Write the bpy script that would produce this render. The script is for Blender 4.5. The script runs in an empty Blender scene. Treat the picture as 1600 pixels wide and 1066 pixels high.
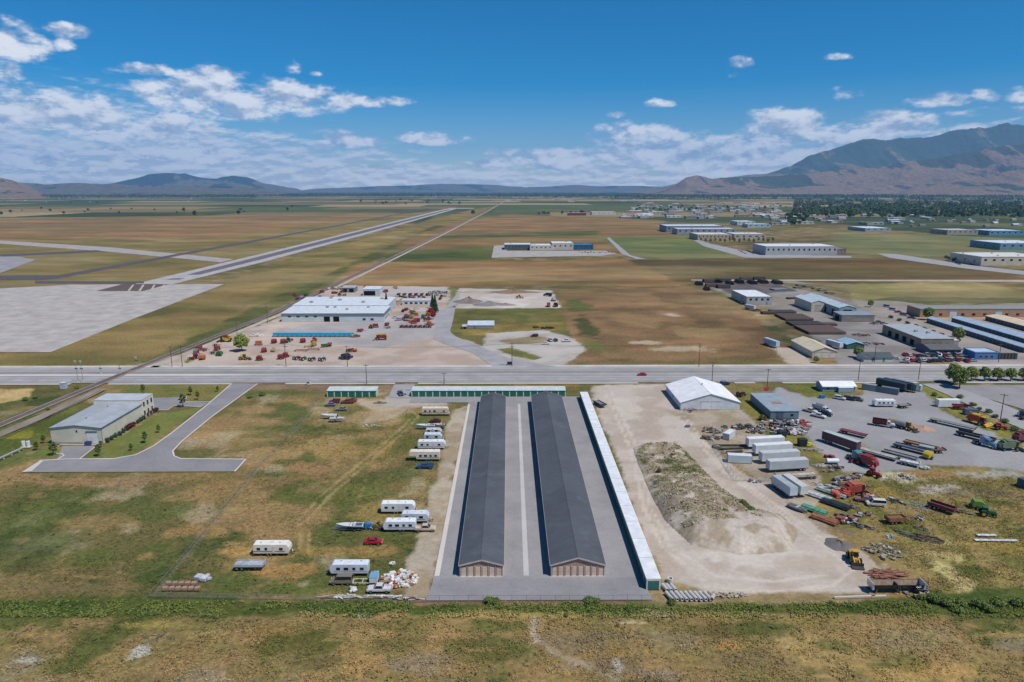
import bpy, bmesh, math, random
import numpy as np
from mathutils import Vector, Matrix
R = math.radians
scene = bpy.context.scene
COL = scene.collection

# ------------------------------------------------------------------ camera
CAM_H = 90.0                       # drone height above the plain, metres
FOC = 1067.0                       # focal length in photo pixels (24 mm equivalent)
PITCH = math.atan((533 - 297) / FOC)
YAW = math.atan(6 / FOC)
cam = bpy.data.cameras.new("camera")
cam.sensor_width = 36.0
cam.lens = FOC / 1600 * 36
cam.clip_start = 0.5
cam.clip_end = 90000
camo = bpy.data.objects.new("camera", cam)
COL.objects.link(camo)
camo.location = (0, 0, CAM_H)
camo.rotation_euler = (math.pi / 2 - PITCH, 0, -YAW)
scene.camera = camo

# ------------------------------------------------------------------ sun and view
SUN_EL = R(58)
SUN_AZ = math.atan2(0.80, -0.60)   # clockwise from +Y
sun_dir = Vector((math.sin(SUN_AZ) * math.cos(SUN_EL), math.cos(SUN_AZ) * math.cos(SUN_EL), math.sin(SUN_EL)))
sl = bpy.data.lights.new("sun", 'SUN')
sl.energy = 4.4
sl.angle = R(0.53)
sl.color = (1.0, 0.955, 0.89)
so = bpy.data.objects.new("sun", sl)
COL.objects.link(so)
so.location = (200, -200, 400)
so.rotation_euler = (-sun_dir).to_track_quat('-Z', 'Y').to_euler()
vs = scene.view_settings
vs.view_transform = 'Standard'
vs.look = 'None'
vs.gamma = 1.0
vs.exposure = 0.0
vs.use_curve_mapping = False
cy = scene.cycles
scene.render.engine = 'CYCLES'
cy.use_denoising = True
try:
    cy.denoiser = 'OPENIMAGEDENOISE'
except Exception:
    pass
cy.max_bounces = 5
cy.diffuse_bounces = 2
cy.glossy_bounces = 2
cy.transparent_max_bounces = 8
cy.volume_bounces = 1
cy.use_adaptive_sampling = True
cy.adaptive_threshold = 0.012

# ------------------------------------------------------------------ survey: photo pixel -> point on the flat plain
def ray(px, py):
    u = (px - 800) / FOC; v = (533 - py) / FOC
    fy = math.cos(PITCH) + v * math.sin(PITCH)
    fz = -math.sin(PITCH) + v * math.cos(PITCH)
    return (u * math.cos(YAW) + fy * math.sin(YAW), -u * math.sin(YAW) + fy * math.cos(YAW), fz)
def G(px, py, z=0.0):
    x, y, zz = ray(px, py)
    t = (z - CAM_H) / zz
    return (x * t, y * t)

# ------------------------------------------------------------------ world: sky and clouds
world = bpy.data.worlds.new("World")
scene.world = world
world.use_nodes = True
WN = world.node_tree
WN.nodes.clear()
class NT:
    """small helper for building node trees"""
    def __init__(s, tree): s.t = tree
    def n(s, kind, **kw):
        o = s.t.nodes.new(kind)
        for k, v in kw.items(): setattr(o, k, v)
        return o
    def put(s, sock, v):
        if v is None: return
        if hasattr(v, 'is_linked') or isinstance(v, bpy.types.NodeSocket): s.t.links.new(v, sock)
        else: sock.default_value = v
    def m(s, op, a, b=None, c=None, clamp=False):
        o = s.n('ShaderNodeMath', operation=op, use_clamp=clamp)
        s.put(o.inputs[0], a); s.put(o.inputs[1], b); s.put(o.inputs[2], c)
        return o.outputs[0]
    def mr(s, v, a, b, c=0.0, d=1.0, smooth=False):
        o = s.n('ShaderNodeMapRange')
        if smooth: o.interpolation_type = 'SMOOTHSTEP'
        for i, q in enumerate((v, a, b, c, d)): s.put(o.inputs[i], q)
        return o.outputs[0]
    def mix(s, f, a, b, blend='MIX'):
        o = s.n('ShaderNodeMix', data_type='RGBA', blend_type=blend)
        s.put(o.inputs[0], f); s.put(o.inputs[6], a); s.put(o.inputs[7], b)
        return o.outputs[2]
    def noise(s, vec, scale, detail=4, rough=0.5, w=None):
        o = s.n('ShaderNodeTexNoise')
        if w is not None:
            o.noise_dimensions = '4D'; o.inputs['W'].default_value = w
        s.put(o.inputs['Vector'], vec)
        o.inputs['Scale'].default_value = scale; o.inputs['Detail'].default_value = detail
        o.inputs['Roughness'].default_value = rough
        return o.outputs[0]
    def xyz(s, x, y, z=0.0):
        o = s.n('ShaderNodeCombineXYZ')
        for i, q in enumerate((x, y, z)): s.put(o.inputs[i], q)
        return o.outputs[0]

W = NT(WN)
sky = W.n('ShaderNodeTexSky', sky_type='NISHITA')
sky.sun_disc = False
sky.sun_elevation = SUN_EL
sky.sun_rotation = SUN_AZ
sky.altitude = 1400
sky.air_density = 1.0
sky.dust_density = 0.15
sky.ozone_density = 2.2
SKY_STRENGTH = 0.1
hsv = W.n('ShaderNodeHueSaturation')
hsv.inputs['Saturation'].default_value = 1.78
hsv.inputs['Value'].default_value = 0.92
WN.links.new(sky.outputs[0], hsv.inputs['Color'])
skycol = hsv.outputs[0]
tc = W.n('ShaderNodeTexCoord')
sep = W.n('ShaderNodeSeparateXYZ')
WN.links.new(tc.outputs['Generated'], sep.inputs[0])
az = W.m('ARCTAN2', sep.outputs[0], sep.outputs[1])
el = W.m('ARCSINE', sep.outputs[2])
def azel(px, py):
    x, y, z = ray(px, py)
    return math.atan2(x, y), math.atan2(z, math.hypot(x, y))
# cumulus clouds of that day: direction (photo pixel), half width, height above and below the middle
CLOUDS = [(20, 62, 70, 36, 34), (15, 118, 26, 26, 22), (105, 48, 45, 14, 14), (100, 70, 20, 16, 16),
          (120, 190, 120, 60, 45), (30, 180, 110, 52, 48), (250, 205, 110, 40, 30), (60, 250, 190, 30, 26), (300, 240, 190, 22, 22),
          (320, 148, 120, 44, 40), (430, 156, 130, 38, 26), (550, 159, 105, 15, 12), (240, 112, 70, 14, 10), (350, 118, 50, 16, 14), (365, 178, 90, 18, 16),
          (460, 106, 20, 18, 12), (492, 116, 16, 5, 5), (545, 222, 62, 17, 12), (675, 218, 62, 14, 11),
          (1153, 102, 26, 14, 10), (1150, 118, 24, 8, 6), (1316, 90, 28, 9, 7), (1325, 147, 38, 19, 12),
          (1470, 158, 56, 16, 11), (1540, 150, 34, 18, 12), (1590, 148, 30, 16, 12), (1028, 163, 26, 9, 6), (966, 180, 20, 7, 5),
          (1010, 218, 100, 32, 30), (1225, 205, 80, 42, 26), (1100, 240, 160, 26, 30), (880, 250, 130, 20, 20), (1243, 187, 48, 20, 14), (1165, 232, 100, 32, 24), (1320, 215, 90, 28, 24), (1400, 200, 100, 26, 16),
          (1385, 190, 60, 20, 14), (1490, 205, 66, 10, 10), (980, 245, 150, 22, 24), (685, 258, 36, 10, 8), (760, 258, 60, 12, 10), (850, 245, 100, 16, 14),
          (1120, 255, 120, 24, 26), (1280, 245, 110, 24, 30), (590, 262, 60, 9, 8)]
M = None
for (px, py, hw, up, dn) in CLOUDS:
    a0, e0 = azel(px, py)
    aw = azel(px + hw, py)[0] - a0
    eu = azel(px, py - up)[1] - e0
    ed = e0 - azel(px, py + dn)[1]
    dx = W.m('MULTIPLY', W.m('SUBTRACT', az, a0), 1 / aw)
    de = W.m('SUBTRACT', el, e0)
    dy = W.m('ADD', W.m('MULTIPLY', W.m('MAXIMUM', de, 0.0), 1 / eu), W.m('MULTIPLY', W.m('MINIMUM', de, 0.0), 1 / ed))
    q = W.m('SUBTRACT', 1.0, W.m('ADD', W.m('MULTIPLY', dx, dx), W.m('MULTIPLY', dy, dy)))
    if hw < 45: q = W.m('SUBTRACT', W.m('MULTIPLY', q, 0.75), 0.12)     # small shreds stay ragged
    M = q if M is None else W.m('MAXIMUM', M, q)
M = W.m('MAXIMUM', M, -5.0)
def cloud_noise(da, de):
    v = W.xyz(W.m('ADD', az, da), W.m('MULTIPLY', W.m('ADD', el, de), 2.0), 0.37)
    return W.noise(v, 19.0, 11, 0.62)
n0 = cloud_noise(0.0, 0.0)
n1 = cloud_noise(0.006, 0.010)
dens = W.mr(W.m('ADD', W.m('MULTIPLY', M, 0.66), W.m('MULTIPLY', W.m('SUBTRACT', n0, 0.5), 2.6)), 0.0, 0.60, smooth=True)
# layered fair-weather clouds crowding towards the horizon
bandtop = W.m('MAXIMUM', W.mr(az, -0.62, -0.08, R(10.5), R(3.2)), W.mr(az, 0.05, 0.55, R(3.2), R(7.0)))
bmask = W.m('MULTIPLY', W.mr(el, 0.0, bandtop, 1.0, 0.0), 1.0)
bn_v = W.xyz(W.m('MULTIPLY', az, 1.0), W.m('MULTIPLY', el, 4.2), 1.7)
bn = W.noise(bn_v, 19.0, 9, 0.62)
bn2 = W.noise(W.xyz(W.m('ADD', az, 0.004), W.m('MULTIPLY', W.m('ADD', el, 0.005), 4.2), 1.7), 19.0, 9, 0.62)
bden = W.mr(W.m('ADD', bn, W.m('MULTIPLY', bmask, 0.50)), 0.60, 0.84, 0.0, 0.84, smooth=True)
bden = W.m('MULTIPLY', W.m('MULTIPLY', bden, W.mr(el, -0.01, 0.004)), W.mr(bmask, 0.02, 0.30, smooth=True))
# thin veil of haze cloud low on the left
allden = W.m('MAXIMUM', W.m('MULTIPLY', dens, 0.90), bden)
lit = W.mr(W.m('ADD', W.m('MULTIPLY', W.m('SUBTRACT', n0, n1), 3.2), W.m('MULTIPLY', M, 0.06)), -0.40, 0.36, smooth=True)
blit = W.mr(W.m('SUBTRACT', bn, bn2), -0.10, 0.10, 0.25, 0.95, smooth=True)
isb = W.m('GREATER_THAN', bden, W.m('MULTIPLY', dens, 0.93))
litall = W.m('ADD', W.m('MULTIPLY', blit, isb), W.m('MULTIPLY', lit, W.m('SUBTRACT', 1.0, isb)))
ccol = W.mix(litall, (3.9, 4.8, 6.2, 1), (10.2, 10.2, 10.2, 1))
fin = W.mix(allden, skycol, ccol)
bg = W.n('ShaderNodeBackground')
bg.inputs['Strength'].default_value = SKY_STRENGTH
WN.links.new(fin, bg.inputs['Color'])
wo = W.n('ShaderNodeOutputWorld')
WN.links.new(bg.outputs[0], wo.inputs['Surface'])

# ------------------------------------------------------------------ colours and materials
LIGHT = 1.18                        # what a white level surface shows under this sun and sky
def C(r, g, b):
    """real surface colour from the sRGB value a level, sunlit piece of it shows"""
    f = lambda c: (c / 12.92 if c <= 0.04045 else ((c + 0.055) / 1.055) ** 2.4)
    return tuple(min(0.86, f(v / 255) / LIGHT) for v in (r, g, b))
MATS = {}
def mat(col, rough=0.6, metal=0.0, kind='paint', spec=0.4):
    """procedural surface: plain paint, dirty sheet metal, concrete, glass..."""
    key = (tuple(round(c, 4) for c in col), rough, metal, kind, spec)
    if key in MATS: return MATS[key]
    m = bpy.data.materials.new("%s_%02x%02x%02x" % ((kind,) + tuple(int(min(1, max(0, c)) ** 0.4545 * 255) for c in col)))
    m.use_nodes = True
    t = NT(m.node_tree)
    b = m.node_tree.nodes['Principled BSDF']
    b.inputs['Roughness'].default_value = rough
    b.inputs['Metallic'].default_value = metal
    b.inputs['Specular IOR Level'].default_value = spec
    tcn = t.n('ShaderNodeTexCoord')
    base = tuple(col) + (1.0,)
    def sc(k): return tuple(min(1, c * k) for c in col) + (1.0,)
    if kind == 'vcol':
        at = t.n('ShaderNodeAttribute', attribute_name='tint')
        nz = t.noise(tcn.outputs['Object'], 3.0, 4, 0.6)
        v = t.mr(nz, 0.3, 0.7, 0.75, 1.15)
        out = t.n('ShaderNodeMix', data_type='RGBA', blend_type='MULTIPLY')
        out.inputs[0].default_value = 1.0
        m.node_tree.links.new(at.outputs['Color'], out.inputs[6])
        cc = t.xyz(v, v, v)
        m.node_tree.links.new(cc, out.inputs[7])
        m.node_tree.links.new(out.outputs[2], b.inputs['Base Color'])
    elif kind in ('paint', 'metal', 'rust'):
        k = {'paint': (0.82, 1.08, 0.9), 'metal': (0.8, 1.08, 0.35), 'rust': (0.55, 1.3, 1.1)}[kind]
        geo = t.n('ShaderNodeNewGeometry')
        nz = t.noise(geo.outputs['Position'], k[2], 6, 0.62)
        f = t.mr(nz, 0.32, 0.68)
        c = t.mix(f, sc(k[0]), sc(k[1]))
        m.node_tree.links.new(c, b.inputs['Base Color'])
        m.node_tree.links.new(t.mr(nz, 0.3, 0.7, min(1, rough + 0.12), max(0.05, rough - 0.08)), b.inputs['Roughness'])
    elif kind in ('asphalt', 'concrete', 'gravel'):
        geo = t.n('ShaderNodeNewGeometry')
        p = geo.outputs['Position']
        a = t.noise(p, 0.09, 5, 0.6)
        d = t.noise(p, 1.1, 5, 0.65)
        e = t.noise(p, 9.0, 3, 0.6)
        v = t.m('ADD', t.m('ADD', t.m('MULTIPLY', a, 0.55), t.m('MULTIPLY', d, 0.28)), t.m('MULTIPLY', e, 0.25))
        lo, hi = {'asphalt': (0.78, 1.17), 'concrete': (0.86, 1.10), 'gravel': (0.66, 1.24)}[kind]
        c = t.mix(t.mr(v, 0.38, 0.70), sc(lo), sc(hi))
        if kind == 'asphalt':       # thin tar seams and old cracks
            vo = t.n('ShaderNodeTexVoronoi', feature='DISTANCE_TO_EDGE')
            wv = t.n('ShaderNodeVectorMath', operation='ADD')
            t.put(wv.inputs[0], p)
            nv = t.n('ShaderNodeTexNoise'); t.put(nv.inputs['Vector'], p); nv.inputs['Scale'].default_value = 0.3; nv.inputs['Detail'].default_value = 3
            sv = t.n('ShaderNodeVectorMath', operation='SCALE'); t.put(sv.inputs[0], nv.outputs['Color']); sv.inputs['Scale'].default_value = 5.0
            t.put(wv.inputs[1], sv.outputs[0])
            t.put(vo.inputs['Vector'], wv.outputs[0]); vo.inputs['Scale'].default_value = 0.09
            cr = t.mr(vo.outputs['Distance'], 0.006, 0.018, 0.20, 0.0)
            c = t.mix(cr, c, sc(0.62))
        m.node_tree.links.new(c, b.inputs['Base Color'])
        bp = t.n('ShaderNodeBump'); bp.inputs['Strength'].default_value = 0.4; bp.inputs['Distance'].default_value = 0.03
        t.put(bp.inputs['Height'], d); m.node_tree.links.new(bp.outputs[0], b.inputs['Normal'])
    elif kind == 'roof':            # weathered dark composition roof, in courses
        geo = t.n('ShaderNodeNewGeometry')
        p = geo.outputs['Position']
        a = t.noise(p, 0.07, 5, 0.65)
        mp = t.n('ShaderNodeMapping'); t.put(mp.inputs['Vector'], p); mp.inputs['Scale'].default_value = (0.25, 1.6, 0.25)
        d = t.noise(mp.outputs[0], 1.0, 4, 0.6)
        v = t.m('ADD', t.m('MULTIPLY', a, 0.65), t.m('MULTIPLY', d, 0.35))
        c = t.mix(t.mr(v, 0.38, 0.64), sc(0.80), sc(1.22))
        st = t.noise(p, 0.16, 3, 0.7, w=2.0)
        c = t.mix(t.mr(st, 0.55, 0.72, 0.0, 0.6), c, sc(1.5))
        m.node_tree.links.new(c, b.inputs['Base Color'])
    elif kind == 'ribbed':          # trapezoid metal sheet
        wa = t.n('ShaderNodeTexWave', bands_direction='X'); t.put(wa.inputs['Vector'], tcn.outputs['Object']); wa.inputs['Scale'].default_value = 1.05
        nz = t.noise(tcn.outputs['Object'], 0.25, 5, 0.6)
        c = t.mix(t.mr(nz, 0.35, 0.65), sc(0.86), sc(1.06))
        m.node_tree.links.new(c, b.inputs['Base Color'])
        bp = t.n('ShaderNodeBump'); bp.inputs['Strength'].default_value = 0.5; bp.inputs['Distance'].default_value = 0.03
        t.put(bp.inputs['Height'], wa.outputs['Color']); m.node_tree.links.new(bp.outputs[0], b.inputs['Normal'])
    elif kind == 'leaf':
        at = t.n('ShaderNodeAttribute', attribute_name='tint')
        oi = t.n('ShaderNodeObjectInfo')
        f = t.m('ADD', t.m('MULTIPLY', at.outputs['Fac'], 0.75), t.m('MULTIPLY', oi.outputs['Random'], 0.25))
        c = t.mix(f, sc(0.62), sc(1.5))
        m.node_tree.links.new(c, b.inputs['Base Color'])
        b.inputs['Subsurface Weight'].default_value = 0.0
    else:
        b.inputs['Base Color'].default_value = base
    MATS[key] = m
    return m
GLASS = mat((0.012, 0.016, 0.02), 0.08, 0.0, 'plain', 0.8)
RUBBER = mat((0.018, 0.018, 0.019), 0.75, 0.0, 'plain', 0.2)
RIM = mat((0.42, 0.42, 0.43), 0.35, 0.6, 'plain')
DARKSTEEL = mat((0.035, 0.036, 0.04), 0.55, 0.3, 'metal')
STEEL = mat((0.38, 0.39, 0.40), 0.4, 0.6, 'metal')
WOOD = mat((0.12, 0.085, 0.06), 0.85, 0.0, 'rust', 0.2)
CONC = mat(C(205, 200, 192), 0.85, 0, 'concrete', 0.2)
CHROME = mat((0.6, 0.6, 0.62), 0.2, 0.9, 'plain')
REDLENS = mat((0.35, 0.012, 0.01), 0.25, 0, 'plain')
LENS = mat((0.62, 0.63, 0.62), 0.15, 0, 'plain', 0.7)
# ------------------------------------------------------------------ helpers for objects
KIDS = {}
def link(o, parent=None):
    COL.objects.link(o)
    if parent is not None:
        o.parent = parent
        KIDS.setdefault(parent.name, []).append(o)
    return o
def tag(o, label=None, cat=None, group=None, kind=None):
    if label: o['label'] = label
    if cat: o['category'] = cat
    if group: o['group'] = group
    if kind: o['kind'] = kind
    return o
def mesh_obj(name, verts, faces, material=None, parent=None, smooth=False):
    me = bpy.data.meshes.new(name)
    me.from_pydata([tuple(v) for v in verts], [], faces)
    if material: me.materials.append(material)
    if smooth: me.polygons.foreach_set('use_smooth', [True] * len(me.polygons))
    me.update()
    return link(bpy.data.objects.new(name, me), parent)

# ------------------------------------------------------------------ value noise
def vnoise(x, y, seed=0):
    xi = np.floor(x).astype(np.int64); yi = np.floor(y).astype(np.int64)
    fx = x - xi; fy = y - yi
    fx = fx * fx * (3 - 2 * fx); fy = fy * fy * (3 - 2 * fy)
    def h(a, b):
        n = (a * 374761393 + b * 668265263 + seed * 144665) & 0xffffffff
        n = ((n ^ (n >> 13)) * 1274126177) & 0xffffffff
        return ((n ^ (n >> 16)) & 0xffff) / 65535.0
    return (h(xi, yi) * (1 - fx) + h(xi + 1, yi) * fx) * (1 - fy) + (h(xi, yi + 1) * (1 - fx) + h(xi + 1, yi + 1) * fx) * fy
def fbm(x, y, scale, oct=4, seed=0, gain=0.5):
    s = 0; a = 1; tot = 0
    c, d = math.cos(0.6), math.sin(0.6)
    x = x / scale; y = y / scale
    for i in range(oct):
        s = s + a * vnoise(x, y, seed + i * 17); tot += a; a *= gain
        x, y = (x * c - y * d) * 2.03 + 11.3, (x * d + y * c) * 2.03 + 5.7
    return s / tot
def sstep(a, b, v):
    t = np.clip((v - a) / (b - a), 0, 1)
    return t * t * (3 - 2 * t)

# ------------------------------------------------------------------ the ground: one sheet out to the foot of the hills
rows = [-4000.0, -800.0, -100.0, 20.0, 70.0]
y_ = 96.0
while y_ < 2600: rows.append(y_); y_ *= 1.0045
while y_ < 27000: rows.append(y_); y_ *= 1.013
rows = np.array(rows)
NC = 540
us = np.linspace(-1, 1, NC)
half = np.maximum(rows, 96) * 1.02 + 45
gx = us[None, :] * half[:, None]
gx = np.concatenate([np.full((len(rows), 1), -29000.0), gx, np.full((len(rows), 1), 29000.0)], 1)
gx[rows > 26900][:, 0] = -29000
gy = np.repeat(rows[:, None], NC + 2, 1)
# keep the rim monotonic far out
gx[:, 0] = np.minimum(gx[:, 0], gx[:, 1] - 500); gx[:, -1] = np.maximum(gx[:, -1], gx[:, -2] + 500)
X = gx.ravel(); Y = gy.ravel()
cover = np.zeros((len(X), 3)); tuft = np.ones(len(X))
def lerp(A, B, t): return np.array(A)[None, :] * (1 - t[:, None]) + np.array(B)[None, :] * t[:, None]
# dry grass everywhere, with greener hollows
nA = fbm(X, Y, 34, 5, 1); nB = fbm(X, Y, 9, 4, 7); nC = fbm(X, Y, 170, 3, 21)
t0 = sstep(0.40, 0.62, 0.6 * nA + 0.4 * nB)
cover[:] = lerp(C(112, 104, 62), C(158, 130, 88), t0)
t1 = sstep(0.52, 0.68, fbm(X, Y, 22, 5, 33))
cover[:] = cover * (1 - 0.7 * t1[:, None]) + np.array(C(88, 97, 50))[None, :] * 0.7 * t1[:, None]
t2 = sstep(0.62, 0.75, fbm(X, Y, 15, 5, 51))
cover[:] = cover * (1 - 0.6 * t2[:, None]) + np.array(C(176, 158, 128))[None, :] * 0.6 * t2[:, None]
# patchwork of farm fields beyond the airfield
far = sstep(1700, 2100, Y + 900 * (np.abs(X) > 900))
cx = np.floor(X / 620 + 0.35 * np.floor(Y / 480)); cyy = np.floor(Y / 480)
hsh = vnoise(cx * 7.13 + 0.5, cyy * 3.71 + 0.5, 5)
pal = np.array([C(72, 86, 58), C(92, 100, 64), C(146, 126, 90), C(60, 78, 50), C(124, 110, 76), C(84, 96, 60), C(164, 144, 108)])
fieldc = pal[np.clip((hsh * 9.99 - 1.4).astype(int), 0, 6)]
fieldc = fieldc * (0.86 + 0.28 * fbm(X, Y, 130, 3, 9))[:, None]
cover = cover * (1 - far[:, None]) + fieldc * far[:, None]
tuft = tuft * (1 - far)

def seg_dist(x, y, P, closed=True):
    d = np.full(len(x), 1e18); ins = np.zeros(len(x), bool)
    n = len(P)
    for i in range(n if closed else n - 1):
        ax, ay = P[i]; bx, by = P[(i + 1) % n]
        dx, dy = bx - ax, by - ay
        L = dx * dx + dy * dy + 1e-9
        t = np.clip(((x - ax) * dx + (y - ay) * dy) / L, 0, 1)
        d = np.minimum(d, (x - ax - t * dx) ** 2 + (y - ay - t * dy) ** 2)
        if closed:
            cr = ((ay > y) != (by > y)) & (x < (bx - ax) * (y - ay) / (by - ay + 1e-12) + ax)
            ins ^= cr
    d = np.sqrt(d)
    return np.where(ins, -d, d) if closed else d
def lay(idx, f, A, B, scale, seed, tf, stretch=1.0):
    x = X[idx]; y = Y[idx]
    n = sstep(0.36, 0.64, fbm(x / stretch, y, scale, 5, seed))
    c = lerp(A, B, n)
    cover[idx] = cover[idx] * (1 - f[:, None]) + c * f[:, None]
    if tf is not None: tuft[idx] = tuft[idx] * (1 - f) + tf * f
SEED = [100]
def field(px, A, B=None, scale=12, soft=1.0, tf=1.0, op=1.0, world_pts=False, rag=1.0, stretch=1.0):
    """lay a kind of ground cover inside an outline surveyed on the plain"""
    SEED[0] += 3
    P = px if world_pts else [G(*p) for p in px]
    xs = [p[0] for p in P]; ys = [p[1] for p in P]
    mg = soft * 3 + 3
    idx = np.nonzero((X > min(xs) - mg) & (X < max(xs) + mg) & (Y > min(ys) - mg) & (Y < max(ys) + mg))[0]
    if not len(idx): return
    sd = seg_dist(X[idx], Y[idx], P)
    sd = sd + (fbm(X[idx], Y[idx], max(2.0, soft * 4), 4, SEED[0]) - 0.5) * soft * 3.0 * rag
    f = sstep(soft * 0.5, -soft * 0.5, sd) * op
    lay(idx, f, A, B or A, scale, SEED[0] + 1, tf, stretch)
def patch(px, py, rx, ry, A, B=None, scale=5, tf=1.0, op=0.85):
    """ragged round patch"""
    SEED[0] += 3
    c = G(px, py); wx = abs(G(px + rx, py)[0] - c[0]); wy = abs(G(px, py - ry)[1] - G(px, py + ry)[1]) / 2
    idx = np.nonzero((abs(X - c[0]) < wx * 1.7) & (abs(Y - c[1]) < wy * 1.7))[0]
    if not len(idx): return
    d = np.sqrt(((X[idx] - c[0]) / wx) ** 2 + ((Y[idx] - c[1]) / wy) ** 2)
    d = d + (fbm(X[idx], Y[idx], max(3, min(wx, wy) * 0.7), 5, SEED[0]) - 0.5) * 1.5
    lay(idx, sstep(1.05, 0.55, d) * op, A, B or A, scale, SEED[0] + 1, tf)
def track(px, width, A, B=None, soft=0.5, tf=0.3, op=0.9, world_pts=False, scale=4):
    """worn track along a line"""
    SEED[0] += 3
    P = px if world_pts else [G(*p) for p in px]
    xs = [p[0] for p in P]; ys = [p[1] for p in P]; mg = width + soft * 3
    idx = np.nonzero((X > min(xs) - mg) & (X < max(xs) + mg) & (Y > min(ys) - mg) & (Y < max(ys) + mg))[0]
    sd = seg_dist(X[idx], Y[idx], P, False) - width / 2
    sd = sd + (fbm(X[idx], Y[idx], 3, 4, SEED[0]) - 0.5) * soft * 3
    lay(idx, sstep(soft * 0.6, -soft * 0.6, sd) * op, A, B or A, scale, SEED[0] + 1, tf)

TAN, TAN2 = C(166, 136, 90), C(140, 116, 74)
GRN, GRN2, DGRN = C(92, 102, 52), C(116, 116, 64), C(66, 80, 40)
BRN, BRN2 = C(156, 120, 78), C(128, 100, 64)
DIRT, DIRT2 = C(196, 183, 170), C(180, 164, 148)
BARE = C(150, 134, 112)
# --- middle distance
field([(-900, 352), (400, 336), (650, 333), (560, 352), (300, 378), (-900, 420)], BRN, C(138, 112, 76), 120, 26, .5, stretch=3)
field([(-900, 376), (330, 372), (560, 342), (700, 327), (560, 372), (265, 440), (100, 470), (-900, 640)], C(150, 128, 76), C(132, 120, 68), 60, 15, .6, stretch=2)
field([(-200, 575), (150, 508), (351, 446), (430, 412), (735, 328), (775, 322), (560, 424), (215, 574)], C(158, 132, 80), C(128, 116, 62), 40, 9, .9)
field([(215, 572), (330, 512), (520, 424), (680, 352), (700, 352), (545, 428), (300, 545), (225, 574)], C(112, 112, 60), C(92, 98, 50), 20, 5, 1)
field([(790, 335), (1040, 345), (1060, 372), (640, 372), (700, 352)], BRN, C(140, 112, 72), 90, 19, .6, stretch=3)
field([(640, 372), (1060, 368), (1080, 400), (610, 402)], C(150, 118, 74), C(122, 104, 60), 70, 19, .6, stretch=3)
field([(610, 392), (770, 386), (775, 405), (740, 409), (590, 409)], C(88, 100, 50), C(104, 108, 56), 40, 11, .6, stretch=3)
field([(700, 366), (940, 360), (935, 368), (690, 372)], C(96, 100, 56), None, 40, 15, .6)
field([(560, 410), (1068, 404), (1078, 446), (520, 447)], C(166, 126, 80), C(142, 110, 68), 45, 11, .7, stretch=3)
field([(935, 371), (1078, 369), (1168, 403), (990, 404)], C(102, 116, 66), C(118, 122, 70), 60, 9, .3)
field([(975, 406), (1430, 402), (1640, 432), (1640, 441), (1062, 441)], C(118, 94, 56), C(96, 84, 50), 50, 9, .6, stretch=3)
field([(1305, 362), (1640, 374), (1640, 398), (1448, 400), (1300, 396)], C(118, 122, 78), C(136, 130, 84), 60, 15, .4)
field([(1290, 446), (1500, 438), (1640, 462), (1640, 474), (1330, 470)], C(172, 152, 98), C(140, 132, 78), 40, 7, .6)
field([(1400, 464), (1640, 466), (1640, 474), (1330, 472)], C(84, 98, 58), None, 20, 3, 1)
field([(868, 452), (1082, 449), (1150, 472), (1262, 566), (895, 572)], C(158, 122, 84), C(132, 104, 70), 20, 3, 1)
for q in ((905, 480, 24, 14, GRN), (915, 510, 18, 20, DGRN), (930, 540, 26, 10, GRN2), (1000, 500, 50, 10, C(170, 136, 92)), (1100, 520, 60, 8, C(172, 144, 96)), (1060, 545, 50, 6, C(196, 176, 146)), (1050, 492, 16, 3, C(206, 190, 168)), (1150, 560, 60, 6, C(120, 104, 62)), (975, 555, 50, 7, C(150, 124, 80)), (1085, 470, 40, 5, C(126, 106, 70)), (1010, 535, 30, 4, C(200, 178, 150)), (960, 465, 60, 4, C(140, 116, 76))):
    patch(*q[:4], q[4])
field([(905, 565), (1260, 562), (1275, 571), (880, 572)], C(140, 118, 72), C(118, 108, 62), 12, 2, 1)
# --- implement dealer's yard
field([(205, 574), (300, 548), (425, 500), (520, 452), (560, 446), (700, 448), (708, 470), (690, 510), (760, 543), (800, 572)], C(196, 178, 164), C(180, 160, 144), 14, 2, .15)
field([(590, 500), (690, 480), (705, 505), (700, 520), (600, 545), (480, 532), (430, 520), (470, 508)], C(176, 170, 168), C(168, 160, 156), 14, 3, .1)
field([(560, 447), (700, 449), (703, 462), (560, 459)], C(186, 178, 172), None, 14, 3, .1)
field([(716, 450), (862, 454), (876, 481), (712, 482)], C(202, 192, 184), C(186, 174, 164), 10, 1.5, .15)
field([(704, 449), (712, 450), (708, 478), (701, 478)], C(132, 124, 70), None, 6, 1, .8)
field([(708, 482), (880, 481), (892, 526), (803, 520), (762, 538), (745, 537), (702, 522)], C(128, 118, 62), C(104, 106, 56), 10, 1.5, 1)
field([(722, 512), (775, 506), (880, 503), (880, 514), (760, 524), (722, 522)], C(166, 140, 72), C(140, 122, 62), 8, 2, 1)
field([(760, 521), (850, 515), (900, 530), (916, 548), (875, 573), (815, 573), (752, 545)], C(190, 182, 174), C(176, 166, 156), 8, 1.5, .1)
field([(780, 532), (840, 524), (862, 530), (850, 536), (792, 538)], C(164, 146, 112), C(150, 134, 96), 6, 1.2, .6)
field([(775, 545), (800, 543), (846, 558), (836, 562), (800, 556)], C(132, 126, 66), C(116, 116, 60), 6, .8, 1)
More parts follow.
